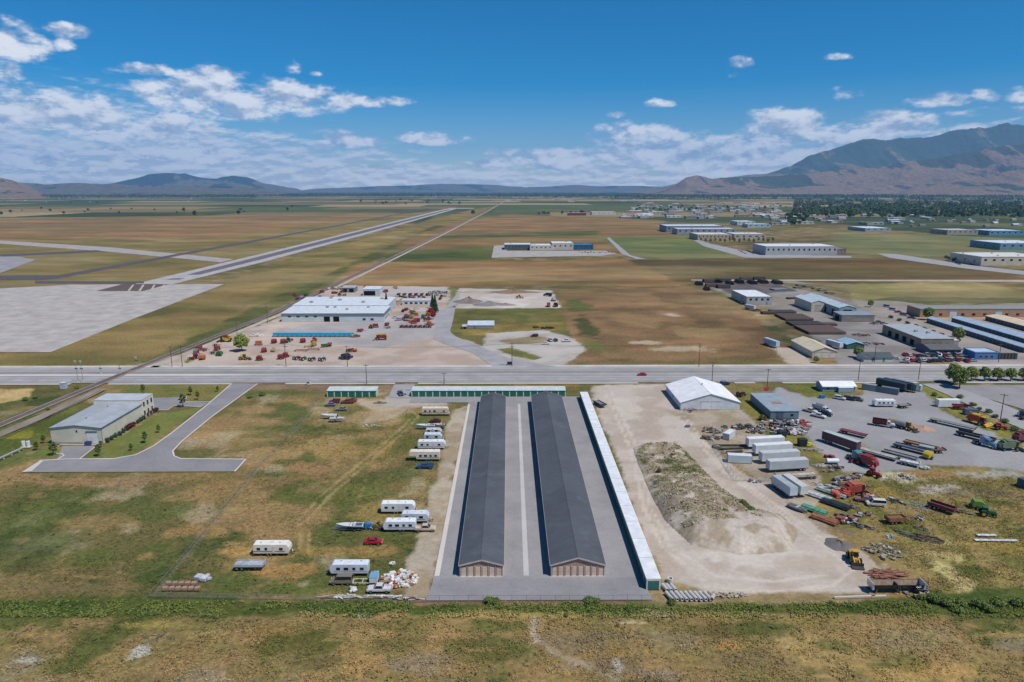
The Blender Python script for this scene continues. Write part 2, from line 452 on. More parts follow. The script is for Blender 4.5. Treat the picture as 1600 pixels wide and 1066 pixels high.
# --- pipe yard and works to the north-east
field([(1085, 439), (1235, 437), (1312, 455), (1420, 520), (1470, 560), (1440, 572), (1310, 572), (1290, 540), (1205, 482), (1150, 468)], C(152, 146, 142), C(134, 128, 124), 16, 2, .1)
field([(1090, 438), (1200, 437), (1245, 455), (1150, 462)], C(112, 102, 100), C(92, 84, 82), 12, 2, .1)
field([(1200, 540), (1245, 545), (1275, 570), (1230, 568)], C(186, 170, 152), None, 8, 2, .2)
field([(1330, 470), (1400, 470), (1640, 500), (1640, 570), (1500, 572), (1420, 525)], C(168, 158, 150), C(150, 142, 134), 14, 2, .1)
field([(1420, 480), (1640, 472), (1640, 500), (1440, 505)], C(182, 156, 132), C(168, 146, 124), 14, 2, .1)
field([(1200, 441), (1330, 446), (1330, 470), (1290, 460)], C(150, 132, 96), C(120, 112, 72), 8, 2, .8)
# --- verge south of the highway
field([(380, 601), (615, 601), (612, 608), (500, 612), (370, 610)], C(146, 120, 96), C(130, 106, 82), 10, 1.2, .6)
field([(640, 601), (905, 600), (905, 610), (640, 609)], C(148, 118, 72), C(112, 104, 58), 6, 1, 1)
field([(-300, 601), (110, 601), (90, 612), (-300, 640)], C(120, 104, 66), C(96, 96, 54), 8, 1, 1)
field([(-100, 607), (52, 607), (45, 622), (-100, 646)], C(206, 176, 124), C(190, 160, 108), 8, 1.5, .6)
field([(-120, 680), (60, 648), (155, 610), (88, 668), (20, 722), (-120, 745)], C(112, 112, 54), C(92, 100, 46), 12, 2, 1)
patch(25, 678, 35, 8, C(142, 136, 50), None); patch(70, 625, 40, 10, DGRN)
# --- office lawns
LAWN, LAWN2 = C(104, 116, 58), C(122, 124, 66)
field([(180, 602), (362, 600), (330, 626), (240, 622), (205, 618)], C(128, 118, 66), C(106, 112, 58), 8, 1, .8)
field([(130, 715), (240, 650), (316, 634), (270, 668), (226, 700), (190, 716)], LAWN, LAWN2, 8, .8, .5)
field([(30, 714), (88, 694), (98, 714)], LAWN, LAWN2, 8, .8, .7)
# --- waste ground west of the stores
for (a, b, c, d, col, c2) in ((440, 643, 62, 16, C(76, 92, 42), DGRN), (465, 668, 60, 10, GRN, None), (430, 612, 60, 5, C(96, 104, 52), None), (80, 790, 120, 40, C(80, 90, 46), C(98, 102, 54)),
        (60, 850, 110, 40, GRN, DGRN), (250, 790, 70, 25, C(92, 98, 52), None), (330, 850, 60, 30, C(84, 94, 46), DGRN), (250, 900, 60, 18, C(76, 90, 42), None), (380, 905, 70, 14, C(90, 98, 50), None),
        (480, 770, 60, 20, C(96, 102, 50), None), (560, 765, 50, 16, C(112, 110, 58), None), (600, 690, 60, 22, C(104, 104, 56), None), (640, 650, 25, 10, C(96, 100, 50), None), (460, 920, 80, 8, C(96, 104, 50), None),
        (680, 760, 14, 12, C(110, 108, 62), None), (20, 720, 60, 12, C(104, 108, 58), None), (150, 870, 60, 20, C(98, 104, 54), None), (630, 740, 30, 8, C(102, 106, 58), None), (410, 680, 36, 8, C(108, 104, 62), None)):
    patch(a, b, c, d, col, c2, op=.8)
for (a, b, c, d, col) in ((160, 752, 150, 9, C(160, 126, 92)), (420, 715, 60, 18, C(168, 136, 96)), (360, 760, 60, 16, C(158, 130, 84)), (300, 830, 60, 14, C(164, 134, 86)), (520, 700, 80, 20, C(164, 134, 84)), (570, 655, 70, 14, C(170, 146, 106)),
        (410, 640, 30, 6, C(160, 130, 92)), (540, 860, 90, 14, C(160, 130, 80)), (450, 890, 60, 14, C(170, 132, 82)), (150, 815, 70, 14, C(148, 124, 82)), (370, 860, 40, 8, C(188, 146, 92)), (600, 800, 60, 20, C(158, 132, 80)), (480, 730, 50, 12, C(158, 124, 86)), (110, 915, 120, 10, C(128, 112, 76)),
        (330, 660, 50, 12, C(152, 124, 84)), (40, 745, 50, 8, C(156, 124, 90)), (500, 640, 20, 6, C(170, 150, 120)), (250, 745, 60, 8, C(150, 122, 84))):
    patch(a, b, c, d, col, None, op=.75)
field([(548, 622), (640, 622), (690, 632), (640, 640), (605, 655), (560, 664), (585, 640)], C(190, 172, 150), C(172, 150, 122), 6, 2, .3, .85)
field([(600, 618), (640, 620), (700, 626), (700, 634), (600, 634)], C(184, 176, 168), None, 6, 1.5, .2, .8)
field([(706, 640), (731, 633), (684, 895), (664, 936), (632, 936), (640, 880), (672, 770)], C(184, 170, 150), C(166, 148, 122), 5, 1.6, .3)
for off in (0, 7):
    track([(655 + off, 640), (620 + off * 1.5, 675), (560 + off * 1.7, 725), (500 + off * 2, 775), (468 + off * 2, 812), (470 + off * 2, 860)], .8, C(182, 158, 108), None, .6, op=.6)
track([(590, 700), (575, 740), (556, 790)], .8, C(168, 146, 98), None, .6, op=.45)
track([(498, 625), (448, 686), (400, 735), (350, 795), (298, 860), (236, 930)], 1.8, C(140, 132, 112), C(116, 108, 84), .8, op=.45)
patch(365, 850, 26, 5, C(184, 146, 96), None, op=.6)
# --- dirt yard east of the stores
field([(925, 602), (1040, 599), (1062, 642), (1095, 655), (1120, 700), (1165, 745), (1215, 765), (1290, 830), (1340, 858), (1380, 890), (1352, 926), (1220, 938), (1110, 925), (1040, 905), (1012, 860), (955, 690), (925, 625)], DIRT, DIRT2, 9, 1.3, .1)
field([(1040, 640), (1165, 640), (1200, 690), (1290, 745), (1290, 830), (1210, 765), (1120, 700)], C(178, 164, 146), C(160, 144, 120), 8, 1.6, .3)
field([(1155, 605), (1180, 606), (1172, 620), (1200, 640), (1300, 690), (1290, 720), (1225, 690), (1160, 640)], C(136, 124, 66), C(112, 108, 56), 6, 1.5, 1)
field([(1214, 602), (1240, 612), (1285, 622), (1345, 618), (1350, 606), (1440, 604), (1470, 640), (1530, 668), (1640, 700), (1640, 745), (1520, 728), (1450, 726), (1380, 742), (1325, 742), (1290, 712), (1258, 680), (1240, 645), (1205, 625)], C(162, 160, 160), C(152, 149, 149), 14, 1.6, .08)
field([(1222, 598), (1270, 597), (1300, 612), (1340, 614), (1300, 622), (1260, 620)], C(104, 110, 50), C(124, 120, 62), 6, .9, 1)
field([(1340, 598), (1450, 597), (1475, 612), (1600, 690), (1600, 705), (1540, 668), (1480, 640), (1445, 612), (1345, 608)], C(140, 130, 64), C(116, 116, 56), 6, 1.4, 1)
field([(1265, 800), (1300, 740), (1390, 735), (1520, 730), (1640, 740), (1640, 960), (1440, 935), (1385, 880), (1330, 850)], C(150, 130, 82), C(118, 112, 62), 9, 2.5, 1)
for (a, b, c, d, col) in ((1410, 745, 40, 10, C(204, 194, 170)), (1470, 765, 50, 10, C(176, 166, 154)), (1540, 770, 60, 12, C(128, 116, 84)), (1380, 770, 30, 10, C(172, 146, 84)), (1460, 860, 40, 25, C(190, 170, 112)), (1490, 900, 20, 26, C(204, 186, 130)), (1560, 850, 60, 16, C(164, 140, 78)), (1420, 830, 40, 16, C(108, 108, 56)), (1530, 890, 40, 8, C(94, 102, 48)),
        (1560, 740, 60, 10, C(164, 158, 152)), (1460, 740, 40, 7, C(150, 120, 80)), (1375, 800, 30, 9, C(104, 110, 54)), (1340, 700, 30, 10, C(150, 140, 110)), (1440, 790, 30, 10, C(150, 146, 132)), (1580, 900, 50, 20, C(150, 134, 80)), (1320, 830, 16, 7, C(140, 124, 96)), (1390, 860, 24, 16, C(124, 116, 74)), (1380, 890, 30, 12, C(170, 156, 136))):
    patch(a, b, c, d, col, None, op=.8)
for o in (0, 15):
    track([(1478 + o, 850), (1488 + o, 900), (1500 + o, 925)], .7, C(186, 166, 114), None, .6, op=.6)
# wheel marks and washed fines on the dirt yard
for pts in ([(945, 612), (985, 700), (1005, 790), (1035, 855), (1100, 905)], [(955, 612), (995, 700), (1016, 790), (1046, 850), (1110, 896)], [(1060, 650), (1090, 690), (1135, 740), (1190, 780), (1270, 840), (1320, 880)], [(1070, 650), (1100, 690), (1150, 745), (1200, 780), (1282, 840)], [(1100, 915), (1200, 925), (1300, 915), (1345, 880)], [(1120, 900), (1210, 908), (1290, 898)]):
    track(pts, 1.0, C(212, 200, 184), None, .6, .05, .7)
for (a, b, c, d, col) in ((1180, 870, 90, 16, C(208, 198, 186)), (1090, 850, 50, 12, C(178, 166, 152)), (1260, 880, 60, 14, C(188, 174, 156)), (980, 640, 26, 16, C(206, 196, 182)), (1010, 612, 30, 6, C(184, 172, 156))):
    patch(a, b, c, d, col, None, tf=.05, op=.7)
# --- ditch weeds and the meadow in front
field([(-300, 940), (200, 934), (640, 938), (1040, 940), (1330, 934), (1480, 925), (1640, 915), (1640, 975), (1480, 962), (1200, 958), (700, 960), (300, 962), (-300, 975)], C(92, 98, 48), C(72, 86, 38), 5, 1.6, 1)
field([(1010, 938), (1040, 905), (1120, 928), (1330, 926), (1440, 930), (1330, 940), (1060, 944)], C(160, 138, 100), C(140, 124, 88), 5, 1.2, .6)
field([(640, 938), (1012, 938), (1012, 942), (640, 943)], C(150, 118, 92), C(128, 104, 76), 4, .8, .6)
field([(-300, 976), (300, 962), (800, 960), (1480, 962), (1640, 978), (1640, 1200), (-300, 1200)], C(138, 122, 76), C(154, 128, 84), 9, 2, 1)
for (a, b, c, d, col) in ((155, 1000, 62, 60, C(82, 92, 44)), (30, 965, 120, 18, C(88, 98, 48)), (40, 1035, 42, 26, C(150, 132, 104)), (280, 1045, 100, 26, C(162, 134, 92)), (320, 1060, 60, 20, C(160, 142, 112)), (470, 1005, 90, 26, C(98, 98, 50)), (560, 1035, 50, 26, C(176, 140, 92)), (420, 985, 60, 10, C(152, 126, 76)), (690, 1000, 50, 20, C(168, 136, 90)), (660, 1040, 60, 20, C(148, 130, 104)),
        (740, 975, 90, 12, C(96, 102, 50)), (780, 1010, 60, 22, C(100, 100, 52)), (620, 975, 60, 10, C(122, 112, 62)), (900, 1000, 70, 20, C(140, 122, 92)), (850, 1045, 60, 20, C(160, 132, 86)), (960, 1040, 50, 20, C(134, 116, 86)), (1000, 990, 60, 10, C(138, 120, 86)), (1060, 1000, 50, 16, C(146, 128, 96)), (1130, 985, 90, 10, C(110, 98, 56)), (1180, 1030, 80, 22, C(134, 114, 78)),
        (1150, 1010, 40, 10, C(170, 134, 84)), (1300, 1020, 90, 30, C(166, 140, 90)), (1420, 1000, 70, 24, C(150, 134, 92)), (1450, 1050, 90, 20, C(178, 142, 88)), (1560, 990, 60, 30, C(78, 90, 42)), (1590, 1010, 40, 14, C(140, 126, 98)), (1250, 970, 60, 7, C(150, 132, 76)), (1040, 1055, 50, 12, C(152, 134, 110)), (820, 960, 160, 5, C(160, 140, 84)), (1130, 962, 60, 5, C(150, 136, 78)),
        (220, 1015, 20, 12, C(204, 198, 186)), (45, 1030, 22, 5, C(196, 188, 176)), (835, 990, 6, 16, C(188, 176, 156)), (965, 1040, 8, 10, C(190, 180, 164)), (975, 972, 30, 3, C(196, 182, 150)), (240, 975, 60, 6, C(160, 142, 78)), (1400, 1060, 50, 10, C(186, 152, 98))):
    patch(a, b, c, d, col, None, op=.82)
rq = random.Random(15)
for i in range(46):
    patch(rq.uniform(-20, 1620), rq.uniform(970, 1066), rq.uniform(14, 55), rq.uniform(4, 13), rq.choice((C(84, 92, 44), C(92, 98, 48), C(104, 102, 54), C(164, 134, 88), C(150, 132, 100), C(172, 146, 96), C(112, 100, 64))), None, op=rq.uniform(.45, .8))
for i in range(40):
    px, py = rq.choice(((rq.uniform(0, 620), rq.uniform(750, 930)), (rq.uniform(1400, 1600), rq.uniform(760, 910)), (rq.uniform(400, 640), rq.uniform(650, 780))))
    patch(px, py, rq.uniform(10, 36), rq.uniform(3, 9), rq.choice((C(84, 92, 44), C(100, 100, 52), C(160, 132, 86), C(150, 128, 90), C(172, 148, 98))), None, op=rq.uniform(.4, .7))
track([(835, 968), (832, 985), (846, 1000), (870, 1020), (960, 1060)], 1.2, C(176, 162, 138), None, 1.2, op=.55)

mot = fbm(X / 1.8, Y, 46, 6, 301, .62); mot2 = fbm(X / 2.2, Y, 130, 5, 307, .6); fm = sstep(340, 420, Y) * sstep(5000, 2500, Y) * np.clip(tuft + .35, 0, 1)
ofc = np.array(C(122, 114, 68)); k_ = (sstep(.5, .66, mot2) * .3 * fm)[:, None]; cover = cover * (1 - k_) + ofc * k_
k_ = (sstep(.55, .7, fbm(X / 2.5, Y, 80, 5, 311)) * .45 * fm)[:, None]; cover = cover * (1 - k_) + np.array(C(168, 146, 104)) * k_
cover *= (1 + (mot - .5) * 1.05 * fm)[:, None]
# grassy cover beyond the highway: darkened to suit the sun strength, a touch greyer
cover *= 1 - 0.17 * np.clip(tuft, 0, 1)[:, None] * (Y > 350)[:, None]
cg = cover.mean(1, keepdims=True); cover += (cg - cover) * (0.06 * (Y > 350) * (tuft > .25))[:, None]
zz = -0.05 - 0.22 * fbm(X, Y, 26, 4, 77) * (tuft > 0.5) - 0.06 * fbm(X, Y, 3, 3, 78)
zz = zz * (Y < 3000) - 0.3 * (Y >= 3000)
nr, ncol = gx.shape
ii = np.arange((nr - 1) * (ncol - 1)); rr = ii // (ncol - 1); kk = ii % (ncol - 1)
a_ = rr * ncol + kk
quads = np.stack([a_, a_ + 1, a_ + ncol + 1, a_ + ncol], 1).astype(np.int32)
gm = bpy.data.meshes.new("ground")
gm.vertices.add(len(X)); gm.vertices.foreach_set('co', np.stack([X, Y, zz], 1).astype(np.float32).ravel())
gm.loops.add(quads.size); gm.loops.foreach_set('vertex_index', quads.ravel())
gm.polygons.add(len(quads)); gm.polygons.foreach_set('loop_start', (np.arange(len(quads)) * 4).astype(np.int32))
gm.update(calc_edges=True)
at = gm.attributes.new('cover', 'FLOAT_COLOR', 'POINT')
at.data.foreach_set('color', np.concatenate([cover, tuft[:, None]], 1).astype(np.float32).ravel())
gm.polygons.foreach_set('use_smooth', np.ones(len(quads), bool))

def ground_material():
    m = bpy.data.materials.new("ground_cover"); m.use_nodes = True
    t = NT(m.node_tree); b = m.node_tree.nodes['Principled BSDF']
    b.inputs['Roughness'].default_value = 0.95; b.inputs['Specular IOR Level'].default_value = 0.12
    at = t.n('ShaderNodeAttribute', attribute_name='cover')
    geo = t.n('ShaderNodeNewGeometry'); p = geo.outputs['Position']
    n1 = t.noise(p, 0.75, 6, 0.68); n2 = t.noise(p, 3.2, 5, 0.65); n3 = t.noise(p, 0.11, 5, 0.6, w=3.1)
    tf = at.outputs['Alpha']
    v = t.m('ADD', t.m('MULTIPLY', t.m('SUBTRACT', n1, 0.5), 1.4), t.m('MULTIPLY', t.m('SUBTRACT', n2, 0.5), 1.0))
    amp = t.m('ADD', 0.28, t.m('MULTIPLY', tf, 1.0))
    val = t.m('ADD', 1.0, t.m('MULTIPLY', v, amp))
    mp = t.n('ShaderNodeMapping'); t.put(mp.inputs['Vector'], p); mp.inputs['Scale'].default_value = (.55, 1.0, 1.0)
    n4 = t.noise(mp.outputs[0], 0.036, 8, 0.62)
    val = t.m('ADD', val, t.m('MULTIPLY', t.m('SUBTRACT', n4, 0.5), t.m('ADD', 0.35, t.m('MULTIPLY', tf, 0.75))))
    val = t.m('MAXIMUM', val, 0.35)
    vm = t.xyz(val, val, val)
    c = t.mix(1.0, at.outputs['Color'], vm, 'MULTIPLY')
    # greener and strawier drifts inside the grass
    g = t.m('MULTIPLY', t.mr(n3, 0.46, 0.62), t.m('MULTIPLY', tf, 0.30))
    c = t.mix(g, c, t.mix(1.0, c, (0.72, 0.98, 0.62, 1), 'MULTIPLY'))
    s = t.m('MULTIPLY', t.mr(n1, 0.55, 0.72), t.m('MULTIPLY', tf, 0.5))
    c = t.mix(s, c, t.mix(1.0, c, (1.28, 1.16, 1.0, 1), 'MULTIPLY'))
    m.node_tree.links.new(c, b.inputs['Base Color'])
    bp = t.n('ShaderNodeBump'); bp.inputs['Strength'].default_value = 0.9
    t.put(bp.inputs['Distance'], t.m('ADD', 0.05, t.m('MULTIPLY', tf, 0.28)))
    t.put(bp.inputs['Height'], t.m('ADD', n1, t.m('MULTIPLY', n2, 0.4)))
    m.node_tree.links.new(bp.outputs[0], b.inputs['Normal'])
    return m
GROUND_MAT = ground_material()
gm.materials.append(GROUND_MAT)
ground = link(bpy.data.objects.new("ground", gm))
tag(ground, 'broad plain of dry grass, dirt yards and farm fields', kind='structure')

# ------------------------------------------------------------------ flat sheets: roads, yards, runways
def sheet(name, pts, z, material, label=None, thick=0.0, parent=None, px=True):
    P = [G(*p) for p in pts] if px else pts
    bm = bmesh.new()
    f = bm.faces.new([bm.verts.new((x, y, z)) for x, y in P])
    if f.normal.z < 0 or f.calc_area() == 0: pass
    bm.normal_update()
    if f.normal.z < 0: f.normal_flip()
    if thick:
        r = bmesh.ops.extrude_face_region(bm, geom=[f])
        bmesh.ops.translate(bm, verts=[v for v in r['geom'] if isinstance(v, bmesh.types.BMVert)], vec=(0, 0, -thick))
        bmesh.ops.recalc_face_normals(bm, faces=bm.faces)
    bmesh.ops.triangulate(bm, faces=[q for q in bm.faces if len(q.verts) > 4])
    me = bpy.data.meshes.new(name); bm.to_mesh(me); bm.free()
    me.materials.append(material)
    o = link(bpy.data.objects.new(name, me), parent)
    if parent is None: tag(o, label, kind='structure')
    return o
def offset_line(P, d):
    out = []
    for i, p in enumerate(P):
        a = Vector(P[max(0, i - 1)]); b = Vector(P[min(len(P) - 1, i + 1)])
        t = (b - a).normalized(); out.append((p[0] - t.y * d, p[1] + t.x * d))
    return out
def strip(name, P, width, z, material, label=None, height=0.0, parent=None, d0=0.0):
    """band of even width along a line; height > 0 makes a kerb-like solid"""
    L = offset_line(P, d0 + width / 2); Rr = offset_line(P, d0 - width / 2)
    n = len(P); v = []; f = []
    if not height:
        v = [(x, y, z) for x, y in L] + [(x, y, z) for x, y in Rr]
        f = [(i, n + i, n + i + 1, i + 1) for i in range(n - 1)]
    else:
        for S, h in ((L, z), (L, z + height), (Rr, z + height), (Rr, z)): v += [(x, y, h) for x, y in S]
        for i in range(n - 1):
            for k in range(3): f.append((k * n + i, (k + 1) * n + i, (k + 1) * n + i + 1, k * n + i + 1))
        f += [(0, n, 2 * n, 3 * n), (n - 1, 4 * n - 1, 3 * n - 1, 2 * n - 1)]
    o = mesh_obj(name, v, f, material, parent)
    if parent is None: tag(o, label, kind='structure')
    return o
ASPH = mat(C(152, 149, 149), 0.9, 0, 'asphalt', 0.2)
ASPH_D = mat(C(146, 143, 144), 0.9, 0, 'asphalt', 0.2)
ASPH_L = mat(C(166, 163, 163), 0.9, 0, 'asphalt', 0.2)
KERB = mat(C(214, 206, 196), 0.85, 0, 'concrete', 0.2)
PAINT = mat(C(232, 230, 226), 0.7, 0, 'concrete', 0.2)
YPAINT = mat(C(196, 176, 110), 0.7, 0, 'concrete', 0.2)
# highway: near edge Y 313..315, far edge about 346
def hw(y0, y1): return [(-900, y0 - 1), (900, y0 + 1.2), (900, y1 + 1.2), (-900, y1 - 1)]
sheet('highway', hw(315.5, 344.5), 0.03, ASPH_L, 'straight grey highway crossing the plain', px=False)
sheet('road_shoulder', hw(344.7, 348.2), 0.02, mat(C(206, 198, 188), .9, 0, 'gravel', .2), 'pale gravel shoulder on the far side of the highway', px=False)
sheet('turning_lane', hw(332.2, 336.2), 0.036, ASPH_D, 'darker worn turning lane down the middle of the highway', px=False)
for y_w in (317.2, 322.4, 326.6, 338.6):
    sheet('wheel_path', hw(y_w, y_w + 1.9), 0.034, mat(C(156, 153, 153), .9, 0, 'asphalt', .2), 'slightly darker worn wheel path along the highway', px=False)
for k_ in range(-70, 70):
    sheet('lane_marking', [(k_ * 12.0, 320.6 + k_ * .0147), (k_ * 12.0 + 4, 320.6 + k_ * .0147), (k_ * 12.0 + 4, 320.85 + k_ * .0147), (k_ * 12.0, 320.85 + k_ * .0147)], 0.042, PAINT, 'white lane dash on the near side of the highway', px=False)
for yy, w in ((331.3, .35), (337.0, .3), (324.2, .22), (341.5, .25)):
    sheet('lane_marking', hw(yy, yy + w), 0.041, PAINT if yy > 340 or yy < 325 else YPAINT, 'painted line along the highway', px=False)
sheet('median_strip', [(-500, 327.4), (-150, 328.2), (-108, 329.4), (-150, 330.8), (-500, 330.4)], 0.045, KERB, 'pale concrete median strip of the highway', px=False)
for (a, b) in ((-900, -208), (-190, -132), (-106, -54), (-43, 62), (108, 118), (131, 196), (214, 900)):
    y0 = 314.6 + (a / 900) * 1.1; y1 = 314.6 + (b / 900) * 1.1
    strip('kerb', [(a, y0), (b, y1)], 0.35, 0.0, KERB, 'pale concrete kerb on the near side of the highway', 0.14)
    strip('sidewalk', [(a, y0 - 1.3), (b, y1 - 1.3)], 1.5, 0.0, mat(C(208, 198, 188), .9, 0, 'concrete', .2), 'narrow concrete sidewalk beside the highway', 0.11)
for (a, b) in ((-900, -215), (-178, 10), (40, 186), (216, 900)):
    strip('kerb', [(a, 344.6), (b, 344.6 + (b + 0) / 900)], 0.35, 0.0, KERB, 'pale concrete kerb on the far side of the highway', 0.13)
# side street by the office with its kerbs
street = [(362, 600), (402, 600), (330, 652), (284, 690), (270, 705), (272, 713), (282, 717), (384, 718), (367, 737), (34, 738), (62, 720), (178, 717), (212, 711), (240, 697), (268, 677), (320, 636)]
sheet('access_road', street, 0.035, ASPH_D, 'dark asphalt access road curving round the office lawn')
for pts in ([(362, 600), (320, 636), (268, 677), (240, 697), (212, 711), (178, 717), (100, 718), (62, 720)], [(402, 600), (330, 652), (284, 690), (270, 705), (272, 713), (282, 717), (384, 718)]):
    strip('kerb', [G(*p) for p in pts], 0.5, 0.0, KERB, 'pale kerb edging the asphalt access road', 0.15)
strip('kerb', [G(384, 718), G(367, 737)], 0.5, 0.0, KERB, 'pale kerb closing the end of the access road', 0.15)
sheet('parking_lot', [(236, 622), (292, 620), (290, 628), (326, 629), (316, 636), (272, 634), (262, 641), (240, 641)], 0.034, ASPH_D, 'small asphalt parking lot behind the office')
for pts in ([(240, 641), (262, 641), (272, 634), (314, 636)], [(292, 620), (288, 626), (291, 628), (328, 628)]):
    strip('kerb', [G(*p) for p in pts], 0.4, 0.0, KERB, 'pale kerb round the small office parking lot', 0.13)
sheet('loading_yard', [(98, 697), (152, 697), (124, 718), (90, 718)], 0.034, ASPH_D, 'asphalt loading yard in front of the office roller door')
for pts in ([(152, 696), (124, 718)], [(88, 700), (94, 695), (152, 695.5)], [(84, 709), (97, 709), (100, 712), (90, 718)]):
    strip('kerb', [G(*p) for p in pts], 0.4, 0.0, KERB, 'pale kerb round the loading yard', 0.13)
sheet('loading_apron', [(34, 738), (62, 720), (68, 720), (50, 736)], 0.045, CONC, 'pale concrete apron at the road end')
# storage yard paving
PAVE = mat(C(155, 152, 152), 0.9, 0, 'asphalt', 0.2)
sheet('storage_pavement', [(-17.9, 137.5), (31.6, 137.5), (31.5, 292), (-43, 292), (-43, 283.5), (-17.4, 283.5)], 0.03, PAVE, 'broad grey asphalt paving round the storage buildings', px=False)
sheet('front_pavement', [(-18.6, 137.2), (32.4, 137.2), (31.7, 146.2), (-17.6, 146.2)], 0.036, mat(C(148, 145, 147), .9, 0, 'asphalt', .2), 'darker asphalt drive in front of the storage buildings', px=False)
sheet('gutter_strip', [(-17.7, 147.2), (-16.5, 147.2), (-16.4, 281), (-17.4, 281)], 0.041, KERB, 'pale concrete gutter along the west edge of the paving', px=False)
sheet('gutter_strip', [(3.6, 147.2), (4.9, 147.2), (5.1, 281), (4.1, 281)], 0.041, mat(C(196, 192, 188), .85, 0, 'concrete', .2), 'pale concrete gutter between the two storage buildings', px=False)
sheet('storage_driveway', [(616, 601), (648, 601), (641, 622), (606, 622)], 0.034, ASPH_L, 'grey driveway from the highway to the storage yard')
# works road and streets to the north
sheet('side_road', [(688, 484), (712, 478), (708, 500), (703, 518), (712, 526), (800, 562), (870, 573), (770, 573), (740, 552), (690, 536), (676, 528)], 0.03, ASPH_L, 'pale grey side road leading north from the highway')
sheet('side_road', [(716, 458), (722, 452), (711, 480), (698, 480), (704, 470)], 0.03, ASPH_L, 'pale narrow lane beside the gravel lot')
sheet('parking_lot', [(772, 384), (792, 383), (792, 392), (945, 392), (965, 396), (940, 400), (800, 402), (768, 403)], 0.048, mat(C(178, 172, 166), .9, 0, 'gravel', .2), 'pale paved lot round the long far works')
sheet('industrial_road', [(948, 372), (952, 371), (985, 399), (1010, 405), (995, 405), (972, 397)], 0.05, ASPH_L, 'narrow road beside the far long works')
sheet('industrial_road', [(1078, 372), (1082, 371), (1110, 381), (1190, 398), (1330, 400), (1330, 403), (1165, 403), (1100, 385)], 0.05, ASPH_L, 'narrow road past the far white warehouses')
sheet('industrial_road', [(1370, 396), (1400, 397), (1520, 415), (1640, 428), (1640, 434), (1510, 420), (1390, 403)], 0.05, ASPH_L, 'grey road sloping past the far eastern works')
sheet('farm_lane', [(1080, 437), (1600, 437.5), (1640, 439), (1640, 441), (1080, 438.5)], 0.05, mat(C(186, 170, 150), .9, 0, 'gravel', .2), 'dirt lane behind the pipe yard')
sheet('parking_lot', [(1470, 602), (1640, 602), (1640, 648), (1600, 640), (1540, 622)], 0.032, ASPH, 'wide empty asphalt parking lot below the row of trees')
sheet('side_road', [(1440, 600), (1478, 599), (1530, 618), (1640, 660), (1640, 688), (1560, 655), (1480, 617)], 0.036, ASPH_L, 'grey side road slanting past the roadside trees')
# airfield
RUNW = mat(C(112, 108, 114), .9, 0, 'asphalt', .2); TAXI = mat(C(96, 90, 94), .9, 0, 'asphalt', .2); APRON = mat(C(184, 177, 170), .9, 0, 'gravel', .2)
sheet('apron', [(-347, 380), (-260, 379), (-268, 480), (-278, 667), (-426, 663), (-700, 520), (-700, 300), (-400, 300)], 0.03, APRON, 'broad pale concrete apron at the end of the runway', px=False)
sheet('runway', [(-366, 668), (-328, 666), (-314, 866), (-296, 1400), (-252, 3400), (-304, 3400), (-346, 1400), (-360, 880)], 0.045, mat(C(184, 178, 174), .9, 0, 'gravel', .2), 'long pale runway of the airfield', px=False)
sheet('runway_centre', [(-351, 700), (-338, 700), (-328, 900), (-309, 1500), (-270, 3300), (-286, 3300), (-332, 1500), (-346, 900)], 0.055, RUNW, 'dark worn middle strip of the runway', px=False)
sheet('runway_end', [(-300, 3420), (-170, 3440), (-175, 3560), (-300, 3560)], 0.05, APRON, 'pale turning pad at the far end of the runway', px=False)
for i in range(6):
    sheet('runway_marking', [(-350 + i * 2.3, 712), (-349 + i * 2.3, 712), (-347 + i * 2.2, 742), (-348 + i * 2.2, 742)], 0.062, PAINT, 'white threshold bar on the runway', px=False)
sheet('taxiway', [(-480, 700), (-470, 712), (-452, 1250), (-420, 2200), (-392, 3450), (-408, 3450), (-436, 2200), (-468, 1250), (-487, 740), (-800, 720), (-800, 700)], 0.04, TAXI, 'dark taxiway running beside the runway', px=False)
sheet('taxiway', [(55, 439), (225, 440), (225, 443), (55, 443)], 0.05, TAXI, 'dark taxiway joining the runway threshold')
sheet('taxiway', [(-300, 366), (0, 376), (165, 386), (365, 405), (345, 410), (165, 393), (0, 381), (-300, 371)], 0.035, mat(C(176, 168, 164), .9, 0, 'gravel', .2), 'pale cross taxiway on the airfield')
sheet('taxiway', [(0, 398), (150, 391), (165, 393), (0, 401)], 0.037, TAXI, 'thin dark taxiway on the airfield infield')
sheet('apron', [(-300, 400), (0, 401), (27, 401), (56, 406), (0, 427), (-300, 480)], 0.034, mat(C(160, 156, 158), .9, 0, 'gravel', .2), 'grey concrete pad on the airfield infield')
pad = sheet('blast_pad', [(150, 455), (192, 444), (264, 444), (224, 455)], 0.06, mat(C(104, 92, 84), .9, 0, 'gravel', .2), 'dark gravel blast pad with pale chevrons before the runway')
for i, x in enumerate((199, 216, 234, 250)):
    sheet('chevron', [(x, 454.5), (x + 4, 454.5), (x + 11 - i, 445), (x + 8 - i, 445)], 0.07, mat(C(196, 184, 166), .9, 0, 'gravel', .2), parent=pad)

